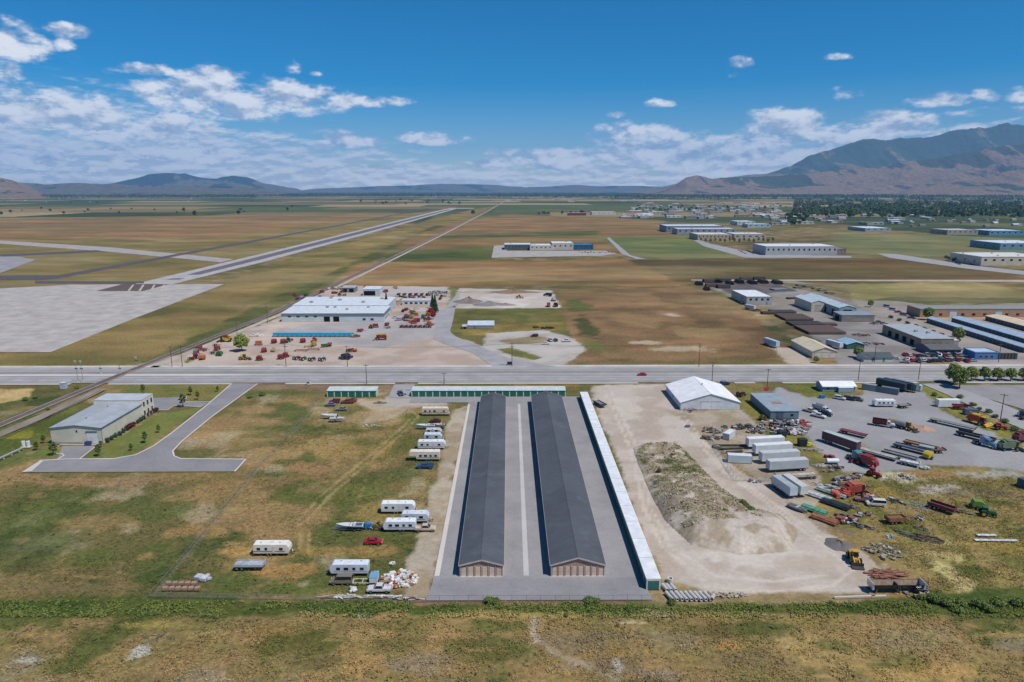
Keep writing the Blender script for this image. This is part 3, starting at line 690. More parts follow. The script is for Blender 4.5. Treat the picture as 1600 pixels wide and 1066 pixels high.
# ------------------------------------------------------------------ railway
RAIL = [(-214, 60), (-206, 180), (-199, 255), (-194, 320), (-187, 390), (-176, 500), (-165, 770), (-144, 1360), (-95, 3000), (-45, 5200)]
strip('railway_ballast', RAIL, 4.6, 0.02, mat(C(150, 138, 132), .95, 0, 'gravel', .1), 'ballast bed of the railway line', 0.28)
strip('track_road', RAIL[3:], 4.2, 0.02, mat(C(190, 178, 166), .95, 0, 'gravel', .1), 'pale dirt service road beside the railway', d0=-7.2)
rail = tag(bpy.data.objects.new('railway_track', None), 'long straight railway track crossing the highway', 'railway'); link(rail); rail.location = (-199, 255, 0)
def rail_part(name, d, off, w, h, z, m):
    o = strip(name, [(x + 199, y - 255) for x, y in offset_line(off, d)], w, z, m, None, h, rail)
STEELR = mat((0.16, 0.13, 0.115), .45, .6, 'rust')
rail_part('steel_rail', 0.75, RAIL, 0.10, 0.17, 0.34, STEELR); rail_part('steel_rail', -0.75, RAIL, 0.10, 0.17, 0.34, STEELR)
sv = []; sf = []
def poly_at(P, s):
    for i in range(len(P) - 1):
        a = Vector(P[i]); b = Vector(P[i + 1]); L = (b - a).length
        if s <= L: return a + (b - a) * (s / L), (b - a).normalized()
        s -= L
    return Vector(P[-1]), (Vector(P[-1]) - Vector(P[-2])).normalized()
s_ = 60
while s_ < 900:
    p, t = poly_at(RAIL, s_); nrm = Vector((-t.y, t.x)); k = len(sv)
    for (a, b, zq) in ((-1.25, -.12, .31), (1.25, -.12, .31), (1.25, .12, .31), (-1.25, .12, .31), (-1.25, -.12, .2), (1.25, -.12, .2), (1.25, .12, .2), (-1.25, .12, .2)):
        q = p + nrm * a + t * b; sv.append((q.x + 199, q.y - 255, zq))
    sf += [(k, k + 1, k + 2, k + 3), (k, k + 4, k + 5, k + 1), (k + 1, k + 5, k + 6, k + 2), (k + 2, k + 6, k + 7, k + 3), (k + 3, k + 7, k + 4, k)]
    s_ += 0.62
tag(mesh_obj('sleepers', sv, sf, WOOD, rail), kind='stuff')
SIDING = [G(-40, 700), G(60, 655), G(150, 611), G(172, 600)]
strip('railway_ballast', [G(-40, 690), G(60, 649), G(150, 608)], 5, 0.01, mat(C(150, 138, 126), .95, 0, 'gravel', .1), 'gravel bed of the railway siding', 0.2, d0=-3)
sid = link(tag(bpy.data.objects.new('railway_siding', None), 'short second track beside the main railway south of the highway', 'railway'))
for d in (-3.7, -2.3): strip('steel_rail', offset_line(SIDING[:3], d), 0.10, 0.2, STEELR, None, 0.17, sid)

# ------------------------------------------------------------------ hills and mountains, at their own distances
def ridged(x, y, scale, oct=5, seed=0):
    s = 0; a = 1; tot = 0; x = x / scale; y = y / scale
    for i in range(oct):
        s = s + a * (1 - np.abs(2 * vnoise(x, y, seed + 31 * i) - 1)); tot += a; a *= 0.5
        x, y = x * 2.07 + 3.1, y * 2.07 + 9.2
    return s / tot
def mountain(name, label, prof, d0, d1, d2, material, seed, rough=0.35, nx=420, ny=70, scale=1500):
    """heightfield rising from distance d0 to a crest at d1 and falling to d2; prof = skyline as surveyed"""
    pts = []
    for px, py in prof:
        x, y, z = ray(px, py); pts.append((x / y, CAM_H + d1 * z / y))
    sx = np.array([p[0] for p in pts]); sz = np.array([p[1] for p in pts])
    s = np.linspace(sx[0], sx[-1], nx); crest = np.maximum(np.interp(s, sx, sz), 0)
    r = np.concatenate([np.linspace(d0, d1, int(ny * .75), endpoint=False), np.linspace(d1, d2, ny - int(ny * .75))])
    e_ = np.linspace(0, 1, nx); crest = crest * sstep(0, .1, e_) * sstep(1, .93, e_)
    S, Rr = np.meshgrid(s, r); CR = np.repeat(crest[None, :], len(r), 0)
    wx = S * Rr; wy = Rr
    up = np.clip((Rr - d0) / (d1 - d0), 0, 1); dn = np.clip((Rr - d1) / (d2 - d1), 0, 1)
    rg = .55 * ridged(wx, wy, scale, 6, seed) + .45 * ridged(wx + .35 * wy, wy * .35, scale * .45, 5, seed + 7)
    f = np.where(Rr <= d1, up ** 1.25, 1 - dn ** 1.5)
    Z = CR * f * (1 - rough * (1 - rg) * 1.9 * np.clip(1 - (up ** 6), 0, 1)) + CR * 0.11 * (ridged(wx, wy, scale * .3, 4, seed + 3) - .6) * np.minimum(1, f * 3)
    Z = Z - 2.0
    n = nx; me = bpy.data.meshes.new(name)
    q = np.arange((len(r) - 1) * (n - 1)); a = (q // (n - 1)) * n + q % (n - 1)
    F = np.stack([a, a + 1, a + n + 1, a + n], 1).astype(np.int32)
    me.vertices.add(Z.size); me.vertices.foreach_set('co', np.stack([wx, wy, Z], 2).astype(np.float32).ravel())
    me.loops.add(F.size); me.loops.foreach_set('vertex_index', F.ravel())
    me.polygons.add(len(F)); me.polygons.foreach_set('loop_start', (np.arange(len(F)) * 4).astype(np.int32))
    me.update(calc_edges=True); me.polygons.foreach_set('use_smooth', np.ones(len(F), bool))
    ga = me.attributes.new('ridge', 'FLOAT', 'POINT'); ga.data.foreach_set('value', (.5 * rg + .5 * ridged(wx + .3 * wy, wy * .45, scale * .22, 5, seed + 11)).astype(np.float32).ravel())
    me.materials.append(material)
    return tag(link(bpy.data.objects.new(name, me)), label, kind='structure')
def hill_material(name, low, mid, high, z0, z1, sc_):
    m = bpy.data.materials.new(name); m.use_nodes = True
    t = NT(m.node_tree); b = m.node_tree.nodes['Principled BSDF']
    b.inputs['Roughness'].default_value = 1.0; b.inputs['Specular IOR Level'].default_value = 0.05
    geo = t.n('ShaderNodeNewGeometry'); p = geo.outputs['Position']
    sp = t.n('ShaderNodeSeparateXYZ'); t.put(sp.inputs[0], p)
    n1 = t.noise(p, sc_, 6, 0.62); n2 = t.noise(p, sc_ * 5, 6, 0.65)
    ra = t.n('ShaderNodeAttribute', attribute_name='ridge')     # gully woods; the dark also paints in relief shade missing under the high sun
    h = t.m('ADD', t.mr(sp.outputs[2], z0, z1), t.m('MULTIPLY', t.m('SUBTRACT', n1, 0.5), 0.9))
    h = t.m('ADD', h, t.m('MULTIPLY', t.m('SUBTRACT', 0.64, ra.outputs['Fac']), 4.2))
    c = t.mix(t.mr(n2, 0.4, 0.62), tuple(low) + (1,), tuple(mid) + (1,))
    f = t.mr(t.m('ADD', h, t.m('MULTIPLY', t.m('SUBTRACT', n2, 0.5), 1.0)), 0.40, 0.62)
    c = t.mix(f, c, tuple(high) + (1,))
    m.node_tree.links.new(c, b.inputs['Base Color'])
    bp = t.n('ShaderNodeBump'); bp.inputs['Strength'].default_value = 0.8; bp.inputs['Distance'].default_value = 60
    t.put(bp.inputs['Height'], n2); m.node_tree.links.new(bp.outputs[0], b.inputs['Normal'])
    return m
HR = hill_material('sage_hills', C(138, 122, 98), C(110, 106, 84), C(74, 90, 70), 100, 860, 0.0016)
HF = hill_material('dry_foothills', C(150, 126, 104), C(122, 108, 88), C(78, 84, 64), 80, 900, 0.0026)
HL = hill_material('far_hills', C(116, 112, 100), C(88, 92, 82), C(60, 74, 66), 90, 420, 0.0014)
mountain('mountain', 'long blue green mountain ridge rising on the right', [(940, 296), (1040, 290), (1120, 279), (1200, 271), (1235, 260), (1262, 244), (1300, 234), (1330, 224), (1365, 216), (1385, 220), (1415, 218), (1450, 214), (1480, 207), (1530, 200), (1570, 195), (1620, 196), (1720, 188), (1900, 196), (2150, 220)], 14000, 17500, 20500, HR, 4, .5, 560, 110, 2200)
mountain('foothill', 'dry reddish foothills below the blue mountain ridge', [(985, 297), (1035, 290), (1056, 280), (1072, 272.5), (1090, 274), (1112, 279), (1150, 277), (1220, 275), (1290, 268), (1350, 264), (1400, 256), (1450, 250), (1520, 238), (1560, 230), (1600, 224), (1700, 214), (1900, 220), (2150, 240)], 11000, 13500, 15500, HF, 12, .5, 500, 100, 1300)
mountain('foothill', 'pale tan slope at the foot of the mountain', [(1380, 297), (1440, 292), (1520, 281), (1600, 262), (1700, 250), (1900, 250)], 9300, 10800, 12500, HF, 15, .35, 220, 60, 1000)
mountain('mountain', 'blue flat topped mountain far on the left', [(60, 296), (120, 290), (180, 286), (205, 280), (232, 273), (262, 271), (290, 272), (312, 277), (338, 279), (365, 274), (385, 277), (410, 286), (450, 293), (490, 297)], 14500, 18500, 21500, HL, 22, .4, 320, 60, 2200)
mountain('hill', 'low bare hills far on the left horizon', [(-500, 270), (-250, 280), (-60, 276), (20, 284), (70, 288), (120, 286), (190, 288), (260, 291), (330, 290), (420, 294), (470, 297)], 10000, 12500, 14500, HL, 25, .4, 320, 50, 1600)
mountain('hill', 'tan eroded hill at the left edge of the plain', [(-500, 255), (-250, 262), (-60, 270), (0, 278), (18, 281), (40, 289), (62, 294), (82, 297)], 7600, 9300, 10800, HF, 28, .5, 220, 50, 700)
mountain('hill', 'faint blue range on the middle of the horizon', [(430, 297), (520, 294), (590, 291), (640, 290), (690, 287), (730, 288), (770, 289), (820, 293), (850, 292), (900, 289), (935, 291), (985, 290), (1040, 292), (1100, 290)], 19000, 22500, 25000, HL, 31, .3, 320, 40, 2500)
# ------------------------------------------------------------------ mesh building
class MB:
    def __init__(s): s.v = []; s.f = []; s.c = []; s.tint = None
    def _add(s, v, f):
        k = len(s.v); s.v += [tuple(p) for p in v]; s.f += [tuple(i + k for i in q) for q in f]
        if s.tint is not None: s.c += [s.tint] * len(v)
        return s
    def box(s, x0, x1, y0, y1, z0, z1, tx=0.0, ty=0.0):
        """box; tx, ty draw the top in"""
        v = [(x0, y0, z0), (x1, y0, z0), (x1, y1, z0), (x0, y1, z0), (x0 + tx, y0 + ty, z1), (x1 - tx, y0 + ty, z1), (x1 - tx, y1 - ty, z1), (x0 + tx, y1 - ty, z1)]
        return s._add(v, [(0, 3, 2, 1), (4, 5, 6, 7), (0, 1, 5, 4), (1, 2, 6, 5), (2, 3, 7, 6), (3, 0, 4, 7)])
    def bar(s, a, b, w, h=None):
        a = Vector(a); b = Vector(b); h = h or w; d = (b - a).normalized()
        up = Vector((0, 0, 1)) if abs(d.z) < 0.95 else Vector((1, 0, 0))
        l = d.cross(up).normalized(); u = l.cross(d).normalized()
        v = [p + l * i * w / 2 + u * j * h / 2 for p in (a, b) for i, j in ((-1, -1), (1, -1), (1, 1), (-1, 1))]
        return s._add(v, [(0, 1, 2, 3), (7, 6, 5, 4), (0, 4, 5, 1), (1, 5, 6, 2), (2, 6, 7, 3), (3, 7, 4, 0)])
    def cyl(s, a, b, r, n=10, r2=None, cap=True):
        a = Vector(a); b = Vector(b); d = (b - a).normalized(); r2 = r if r2 is None else r2
        up = Vector((0, 0, 1)) if abs(d.z) < 0.95 else Vector((1, 0, 0))
        l = d.cross(up).normalized(); u = l.cross(d).normalized()
        v = [p + (l * math.cos(2 * math.pi * i / n) + u * math.sin(2 * math.pi * i / n)) * q for p, q in ((a, r), (b, r2)) for i in range(n)]
        f = [(i, n + i, n + (i + 1) % n, (i + 1) % n) for i in range(n)]
        if cap: f += [tuple(range(n)), tuple(range(2 * n - 1, n - 1, -1))]
        return s._add(v, f)
    def tube(s, a, b, r, ri, n=14):
        a = Vector(a); b = Vector(b); d = (b - a).normalized()
        up = Vector((0, 0, 1)) if abs(d.z) < 0.95 else Vector((1, 0, 0))
        l = d.cross(up).normalized(); u = l.cross(d).normalized()
        v = [p + (l * math.cos(2 * math.pi * i / n) + u * math.sin(2 * math.pi * i / n)) * q for p, q in ((a, r), (b, r), (b, ri), (a, ri)) for i in range(n)]
        f = []
        for k in range(4):
            k2 = (k + 1) % 4
            f += [(k * n + i, k2 * n + i, k2 * n + (i + 1) % n, k * n + (i + 1) % n) for i in range(n)]
        return s._add(v, f)
    def prism(s, prof, y0, y1, inset=0.0):
        """side outline (x, z) carried across from y0 to y1"""
        n = len(prof)
        v = [(x, y0, z) for x, z in prof] + [(x, y1, z) for x, z in prof]
        f = [(i, (i + 1) % n, n + (i + 1) % n, n + i) for i in range(n)] + [tuple(range(n - 1, -1, -1)), tuple(range(n, 2 * n))]
        return s._add(v, f)
    def loft(s, loops, cap=True):
        n = len(loops[0]); k0 = len(s.v); v = [p for lp in loops for p in lp]; f = []
        for j in range(len(loops) - 1):
            f += [(j * n + i, j * n + (i + 1) % n, (j + 1) * n + (i + 1) % n, (j + 1) * n + i) for i in range(n)]
        if cap: f += [tuple(range(n - 1, -1, -1)), tuple(range((len(loops) - 1) * n, len(loops) * n))]
        return s._add(v, f)
    def quad(s, *p): return s._add(p, [tuple(range(len(p)))])
    def mesh(s, name, material, bevel=0.0, smooth=False, fix=True):
        me = bpy.data.meshes.new(name)
        me.from_pydata(s.v, [], s.f)
        if s.tint is not None:
            a = me.attributes.new('tint', 'FLOAT_COLOR', 'POINT')
            a.data.foreach_set('color', [c for t in s.c for c in (tuple(t) + (1.0,))])
        if bevel or fix:
            bm = bmesh.new(); bm.from_mesh(me)
            if fix: bmesh.ops.recalc_face_normals(bm, faces=bm.faces)
            if bevel: bmesh.ops.bevel(bm, geom=[e for e in bm.edges if e.is_manifold and e.calc_face_angle(0) > 0.35], offset=bevel, segments=2, profile=0.6, affect='EDGES', clamp_overlap=True)
            bm.to_mesh(me); bm.free()
        me.materials.append(material)
        if smooth: me.polygons.foreach_set('use_smooth', [True] * len(me.polygons))
        return me
def part(parent, name, mb, material=None, bevel=0.0, smooth=False, loc=None, rot=None, label=None, fix=True):
    me = mb.mesh(name, material, bevel, smooth, fix) if isinstance(mb, MB) else mb
    o = link(bpy.data.objects.new(name, me), parent)
    if loc: o.location = loc
    if rot: o.rotation_euler = rot
    if label: o['label'] = label
    return o
def root(name): return link(bpy.data.objects.new(name, None))
def copy_tree(o, parent=None):
    c = link(o.copy(), parent)
    for ch in KIDS.get(o.name, ()): copy_tree(ch, c)
    return c
PROTO = {}
def proto(fn):
    """build each design once; later calls hand out copies sharing its meshes"""
    def get(*a, **k):
        key = (fn.__name__, repr(a), repr(sorted(k.items())))
        if key in PROTO: return copy_tree(PROTO[key])
        PROTO[key] = fn(*a, **k)
        return PROTO[key]
    return get
def put(o, xy, rot, label, cat, group=None, z=0.0):
    o.location = (xy[0], xy[1], z); o.rotation_euler = (0, 0, rot)
    if 'group' in o.keys(): del o['group']
    return tag(o, label, cat, group)
def putp(o, px, py, deg, label, cat, group=None, z=0.03): return put(o, G(px, py), R(deg), label, cat, group, z)
def seg(a, b):
    """middle, heading and length of a thing from where its two ends stand"""
    A = Vector(G(*a)); B = Vector(G(*b)); d = B - A
    return ((A + B) / 2)[:], math.atan2(d.y, d.x), d.length
_wheel = {}
def wheel(parent, x, y, r=0.34, w=0.22, rim=None):
    rim = rim or RIM
    k = (round(r, 3), round(w, 3), rim.name)
    if k not in _wheel:
        t = MB().tube((0, -w / 2, 0), (0, w / 2, 0), r, r * 0.58, 16)
        h = MB().cyl((0, -w * 0.36, 0), (0, w * 0.36, 0), r * 0.585, 12)
        _wheel[k] = (t.mesh('wheel', RUBBER), h.mesh('rim', rim))
    o = part(parent, 'wheel', _wheel[k][0], loc=(x, y, r))
    part(o, 'rim', _wheel[k][1])
    return o
WHITE = C(226, 226, 224)

# ------------------------------------------------------------------ cars
@proto
def make_car(style, col):
    t = root({'sedan': 'parked_car', 'suv': 'parked_car', 'pickup': 'pickup_truck', 'van': 'van'}[style])
    paint = mat(col, 0.3, 0.1, 'plain', 0.6)
    if style == 'sedan':
        W, prof, cab, top = .9, [(-2.3, .32), (-2.36, .62), (-2.28, .88), (-1.35, .96), (.95, .94), (1.9, .82), (2.3, .64), (2.34, .36)], (-1.75, 1.0, .92), (-1.05, .25, 1.42)
        wx = (-1.4, 1.42)
    elif style == 'suv':
        W, prof, cab, top = .95, [(-2.35, .36), (-2.4, .7), (-2.36, 1.02), (.95, 1.04), (2.05, .96), (2.35, .8), (2.38, .4)], (-2.33, 1.15, 1.0), (-2.05, .4, 1.68)
        wx = (-1.45, 1.5)
    elif style == 'van':
        W, prof, cab, top = 1.0, [(-2.6, .36), (-2.65, .7), (-2.62, 1.15), (1.3, 1.15), (2.2, 1.0), (2.55, .8), (2.58, .4)], (-2.6, 1.75, 1.1), (-2.5, .9, 2.05)
        wx = (-1.6, 1.7)
    else:
        W, prof, cab, top = .98, [(-2.8, .48), (-2.82, .72), (-.85, .74), (-.85, 1.12), (1.2, 1.12), (2.5, 1.02), (2.76, .85), (2.8, .46)], (-.95, 1.35, 1.06), (-.75, .62, 1.78)
        wx = (-1.75, 1.85)
    part(t, 'body', MB().prism(prof, -W, W), paint, .09)
    (cx0, cx1, cz), (tx0, tx1, tz) = cab, top
    yb, yt = W * .93, W * .76
    part(t, 'windscreen', MB().quad((cx1, -yb, cz), (cx1, yb, cz), (tx1, yt, tz), (tx1, -yt, tz)), GLASS, fix=False)
    part(t, 'rear_window', MB().quad((cx0, yb, cz), (cx0, -yb, cz), (tx0, -yt, tz), (tx0, yt, tz)), GLASS, fix=False)
    for s in (-1, 1):
        part(t, 'side_window', MB().quad((cx0, s * yb, cz), (cx1, s * yb, cz), (tx1, s * yt, tz), (tx0, s * yt, tz)), GLASS, fix=False)
        for q in (0, 1):
            xb = (cx0, cx1)[q]; xt = (tx0, tx1)[q]
            part(t, 'pillar', MB().bar((xb, s * yb, cz), (xt, s * yt, tz), .09), paint)
        part(t, 'headlight', MB().box(prof[-2][0] - .12, prof[-2][0] + .05, s * (W - .28) - .2, s * (W - .28) + .2, prof[-2][1] - .13, prof[-2][1] + .03), LENS)
        part(t, 'tail_light', MB().box(prof[1][0] - .02, prof[1][0] + .1, s * (W - .17) - .13, s * (W - .17) + .13, prof[1][1], prof[1][1] + .18), REDLENS)
        for x in wx: wheel(t, x, s * (W - .09), .33 if style != 'pickup' else .38, .22)
    part(t, 'roof', MB().box(tx0 - .05, tx1 + .05, -yt - .02, yt + .02, tz - .02, tz + .05, .06, .06), paint, .03)
    if style == 'pickup':
        b = MB()
        for s in (-1, 1): b.box(-2.8, -.9, s * W - .07 * (s > 0), s * W + .07 * (s < 0), .6, 1.14)
        b.box(-2.84, -2.76, -W, W, .6, 1.12)
        part(t, 'cargo_bed', b, paint)
    return t
def car(style, col, px, py, deg, label, group=None, cat=None):
    return putp(make_car(style, col), px, py, deg, label, cat or {'pickup': 'pickup', 'van': 'van'}.get(style, 'car'), group)

# ------------------------------------------------------------------ campers
@proto
def make_camper(kind, L, body, stripe, H=2.95):
    t = root({'trailer': 'camper_trailer', 'fifth': 'fifth_wheel_camper', 'motorhome': 'motorhome', 'classc': 'motorhome'}[kind])
    bm = mat(body, .45, 0, 'metal'); rm = mat(tuple(min(.85, c * 1.12) for c in body), .6, 0, 'paint')
    a, b = -L / 2, L / 2; z0 = .62
    if kind == 'trailer': prof = [(a, z0), (a - .02, H - .25), (a + .2, H), (b - .75, H), (b - .12, H - .75), (b, 1.5), (b - .35, z0)]
    elif kind == 'fifth': prof = [(a, z0), (a, H + .2), (a + .2, H + .4), (b - .4, H + .4), (b, H + .1), (b, 1.75), (b - 2.3, 1.65), (b - 2.5, z0)]
    elif kind == 'motorhome': prof = [(a, .5), (a, H - .2), (a + .2, H), (b - .7, H), (b - .1, 1.6), (b, 1.2), (b, .5)]
    else: prof = [(a, .55), (a, H - .1), (a + .15, H), (b - 1.3, H), (b - .9, H - .3), (b - 1.2, 1.75), (b - 1.9, 1.7), (b - 1.9, .55)]
    part(t, 'body', MB().prism(prof, -1.22, 1.22), bm, .1)
    ztop = max(p[1] for p in prof)
    part(t, 'roof', MB().box(a + .25, (b - .9) if kind != 'classc' else b - 1.5, -1.12, 1.12, ztop - .02, ztop + .05, .1, .06), rm)
    part(t, 'air_conditioner', MB().box(-.5, .5, -.4, .4, ztop + .05, ztop + .33, .1, .08), mat(WHITE, .6), .04)
    for x in (a + L * .2, a + L * .72): part(t, 'roof_vent', MB().box(x - .22, x + .22, -.55, -.1, ztop + .05, ztop + .17, .03, .03), mat(C(170, 172, 176), .5))
    wb = b - (3.0 if kind in ('fifth', 'classc') else 1.2)
    for s in (-1, 1):
        n = max(3, int(L / 2.2)); dx = (wb - a - .5) / n
        for i in range(n):
            x = a + .5 + dx * (i + .5); ww = (.42, .3, .5)[i % 3]
            if s < 0 and i == n - 2:
                part(t, 'door', MB().box(x - .34, x + .34, s * 1.25 - .02, s * 1.25 + .02, .75, 2.55), mat(tuple(c * .86 for c in body), .5))
            else:
                w = part(t, 'window', MB().box(x - ww - .05, x + ww + .05, s * 1.24 - .02, s * 1.24 + .02, 1.55, 2.25), mat((.3, .3, .31), .4, .5))
                part(w, 'pane', MB().box(x - ww, x + ww, s * 1.255 - .02, s * 1.255 + .02, 1.6, 2.2), GLASS)
        part(t, 'stripe', MB().box(a + .12, wb, s * 1.225 - .012, s * 1.225 + .012, 1.1, 1.32), mat(stripe, .5))
        if kind in ('trailer', 'fifth'):
            for x in (-.9, 0.0): wheel(t, x - (.6 if kind == 'fifth' else .2), s * 1.0, .36, .22)
        else:
            for x in (a + 1.9, b - 1.3): wheel(t, x, s * 1.0, .42, .26)
        part(t, 'tail_light', MB().box(a - .04, a + .06, s * 1.0 - .1, s * 1.0 + .1, 1.0, 1.25), REDLENS)
    if kind == 'trailer':
        h = MB().bar((b - .3, .5, .55), (b + 1.1, 0, .5), .1).bar((b - .3, -.5, .55), (b + 1.1, 0, .5), .1)
        part(t, 'hitch', h, DARKSTEEL); part(t, 'jack', MB().cyl((b + .85, 0, 0), (b + .85, 0, .8), .05), STEEL)
        part(t, 'gas_bottle', MB().cyl((b + .35, 0, .6), (b + .35, 0, 1.1), .16), mat(WHITE, .5))
        part(t, 'undercarriage', MB().box(a + .4, b - .6, -.9, .9, .38, .64), DARKSTEEL)
    elif kind == 'fifth':
        part(t, 'landing_leg', MB().box(b - 2.4, b - 2.25, -.9, -.75, 0, 1.2), STEEL); part(t, 'landing_leg', MB().box(b - 2.4, b - 2.25, .75, .9, 0, 1.2), STEEL)
        part(t, 'kingpin', MB().box(b - .9, b - .6, -.2, .2, 1.2, 1.7), DARKSTEEL); part(t, 'undercarriage', MB().box(a + .3, b - 2.6, -.9, .9, .4, .64), DARKSTEEL)
    elif kind == 'motorhome':
        part(t, 'windscreen', MB().quad((b - .04, -1.08, 1.6), (b - .04, 1.08, 1.6), (b - .6, 1.08, 2.7), (b - .6, -1.08, 2.7)), GLASS, fix=False)
        part(t, 'bumper', MB().box(b - .02, b + .12, -1.15, 1.15, .5, .75), CHROME)
    else:
        part(t, 'cab', MB().prism([(b - 1.95, .5), (b - 1.95, 1.68), (b - 1.35, 1.68), (b - .85, 1.15), (b, 1.0), (b + .05, .5)], -.98, .98), bm, .08)
        part(t, 'windscreen', MB().quad((b - .84, -.85, 1.17), (b - .84, .85, 1.17), (b - 1.3, .8, 1.66), (b - 1.3, -.8, 1.66)), GLASS, fix=False)
        part(t, 'bumper', MB().box(b + .02, b + .14, -.95, .95, .42, .62), CHROME)
    return t
def camper(kind, L, body, stripe, px, py, deg, label, H=2.95):
    return putp(make_camper(kind, L, body, stripe, H), px, py, deg, label, 'motorhome' if kind in ('motorhome', 'classc') else 'camper', 'campers parked in the grass lot')

# ------------------------------------------------------------------ lorry trailers, containers, trucks
@proto
def make_semi_trailer(L, col, H=4.05, roofc=None, W=1.28, z0=1.15):
    t = root('semi_trailer'); a, b = -L / 2, L / 2
    part(t, 'box_body', MB().box(a, b, -W, W, z0, H), mat(col, .5, 0, 'ribbed'))
    part(t, 'roof', MB().box(a + .03, b - .03, -W + .03, W - .03, H, H + .04), mat(roofc or col, .5, 0, 'metal'))
    fr = mat(tuple(c * .7 for c in col), .5, 0, 'metal')
    for s in (-1, 1):
        part(t, 'side_rail', MB().box(a - .01, b + .01, s * W - .05, s * W + .05, z0 - .1, z0 + .1), fr)
        part(t, 'rear_door', MB().box(a - .04, a, .03 if s > 0 else -W + .04, W - .04 if s > 0 else -.03, z0 + .05, H - .08), fr)
        part(t, 'landing_leg', MB().box(b - 2.6, b - 2.45, s * .8 - .08, s * .8 + .08, 0, z0), STEEL)
        for x in (a + 1.3, a + 2.6): wheel(t, x, s * 1.0, .5, .5)
    part(t, 'chassis', MB().box(a + .4, b - 1.2, -.5, .5, z0 - .4, z0 - .1), DARKSTEEL)
    part(t, 'rear_bumper', MB().box(a - .03, a + .08, -1.1, 1.1, .5, .65), DARKSTEEL)
    return t
@proto
def make_container(L, col, H=2.6, W=1.22, roofc=None, z0=.1):
    t = root('shipping_container'); a, b = -L / 2, L / 2
    part(t, 'body', MB().box(a, b, -W, W, z0, H), mat(col, .55, 0, 'ribbed'))
    part(t, 'roof', MB().box(a + .05, b - .05, -W + .05, W - .05, H, H + .03), mat(roofc or col, .6, 0, 'metal'))
    fr = mat(tuple(c * .75 for c in col), .5, 0, 'metal')
    for x in (a, b):
        for s in (-1, 1): part(t, 'corner_post', MB().box(x - .06, x + .06, s * W - .06, s * W + .06, z0 - .08, H + .02), fr)
    for s in (-1, 1): part(t, 'door', MB().box(b, b + .04, .04 if s > 0 else -W + .1, W - .1 if s > 0 else -.04, z0 + .1, H - .12), fr)
    return t
@proto
def make_truck(col, sleeper=True, cabtop=None):
    """road tractor, facing +x"""
    t = root('semi_truck'); p = mat(col, .3, .1, 'plain', .6)
    part(t, 'hood', MB().prism([(1.0, .9), (1.0, 2.0), (2.6, 1.75), (3.0, 1.5), (3.05, .9)], -.85, .85), p, .1)
    part(t, 'cab', MB().prism([(-.9, .9), (-.9, 2.9), (.3, 2.95), (.75, 2.7), (1.1, 1.95), (1.1, .9)], -1.15, 1.15), p, .1)
    if sleeper: part(t, 'sleeper', MB().prism([(-2.2, 1.0), (-2.2, 3.5), (-1.2, 3.6), (-.1, 3.2), (-.1, 2.9), (-.9, 2.88), (-.9, 1.0)], -1.18, 1.18), mat(cabtop or col, .35, .1, 'plain', .6), .08)
    part(t, 'windscreen', MB().quad((1.1, -1.0, 1.98), (1.1, 1.0, 1.98), (.8, .95, 2.68), (.8, -.95, 2.68)), GLASS, fix=False)
    for s in (-1, 1):
        part(t, 'side_window', MB().box(-.5, .5, s * 1.16 - .02, s * 1.16 + .02, 2.0, 2.6), GLASS)
        part(t, 'fender', MB().box(1.7, 2.9, s * 1.0 - .2, s * 1.0 + .2, .9, 1.15, .2, 0), p, .05)
        part(t, 'headlight', MB().box(3.0, 3.08, s * .7 - .14, s * .7 + .14, 1.0, 1.2), LENS)
        part(t, 'fuel_tank', MB().cyl((-1.0, s * 1.0, .75), (.4, s * 1.0, .75), .32), CHROME)
        part(t, 'exhaust_stack', MB().cyl((-1.0 if not sleeper else -2.3, s * 1.1, 1.0), (-1.0 if not sleeper else -2.3, s * 1.1, 3.7), .08), CHROME)
        wheel(t, 2.2, s * 1.0, .5, .3)
        for x in (-2.9, -4.2): wheel(t, x, s * .95, .5, .5)
    part(t, 'bumper', MB().box(3.0, 3.2, -1.15, 1.15, .5, .85), CHROME)
    part(t, 'chassis', MB().box(-5.0, 2.8, -.45, .45, .65, .95), DARKSTEEL)
    return t
@proto
def make_flatbed(L, deck, step=False, sides=0.0, sidec=None):
    t = root('flatbed_trailer'); a, b = -L / 2, L / 2
    part(t, 'deck', MB().box(a, b, -1.25, 1.25, 1.1, 1.25), mat(deck, .8, 0, 'rust'))
    part(t, 'chassis', MB().box(a + .2, b - .2, -.5, .5, .7, 1.09), DARKSTEEL)
    for s in (-1, 1):
        part(t, 'side_rail', MB().box(a, b, s * 1.28 - .03, s * 1.28 + .03, 1.02, 1.28 + sides), mat(sidec or (.05, .05, .055), .6, 0, 'metal'))
        for x in (a + .8, a + 2.0): wheel(t, x, s * .95, .48, .45)
        part(t, 'landing_leg', MB().box(b - 2.2, b - 2.05, s * .7 - .07, s * .7 + .07, 0, .9), STEEL)
    part(t, 'headboard', MB().box(b - .08, b, -1.25, 1.25, 1.25, 1.6 + sides), mat(sidec or (.05, .05, .055), .6, 0, 'metal'))
    return t
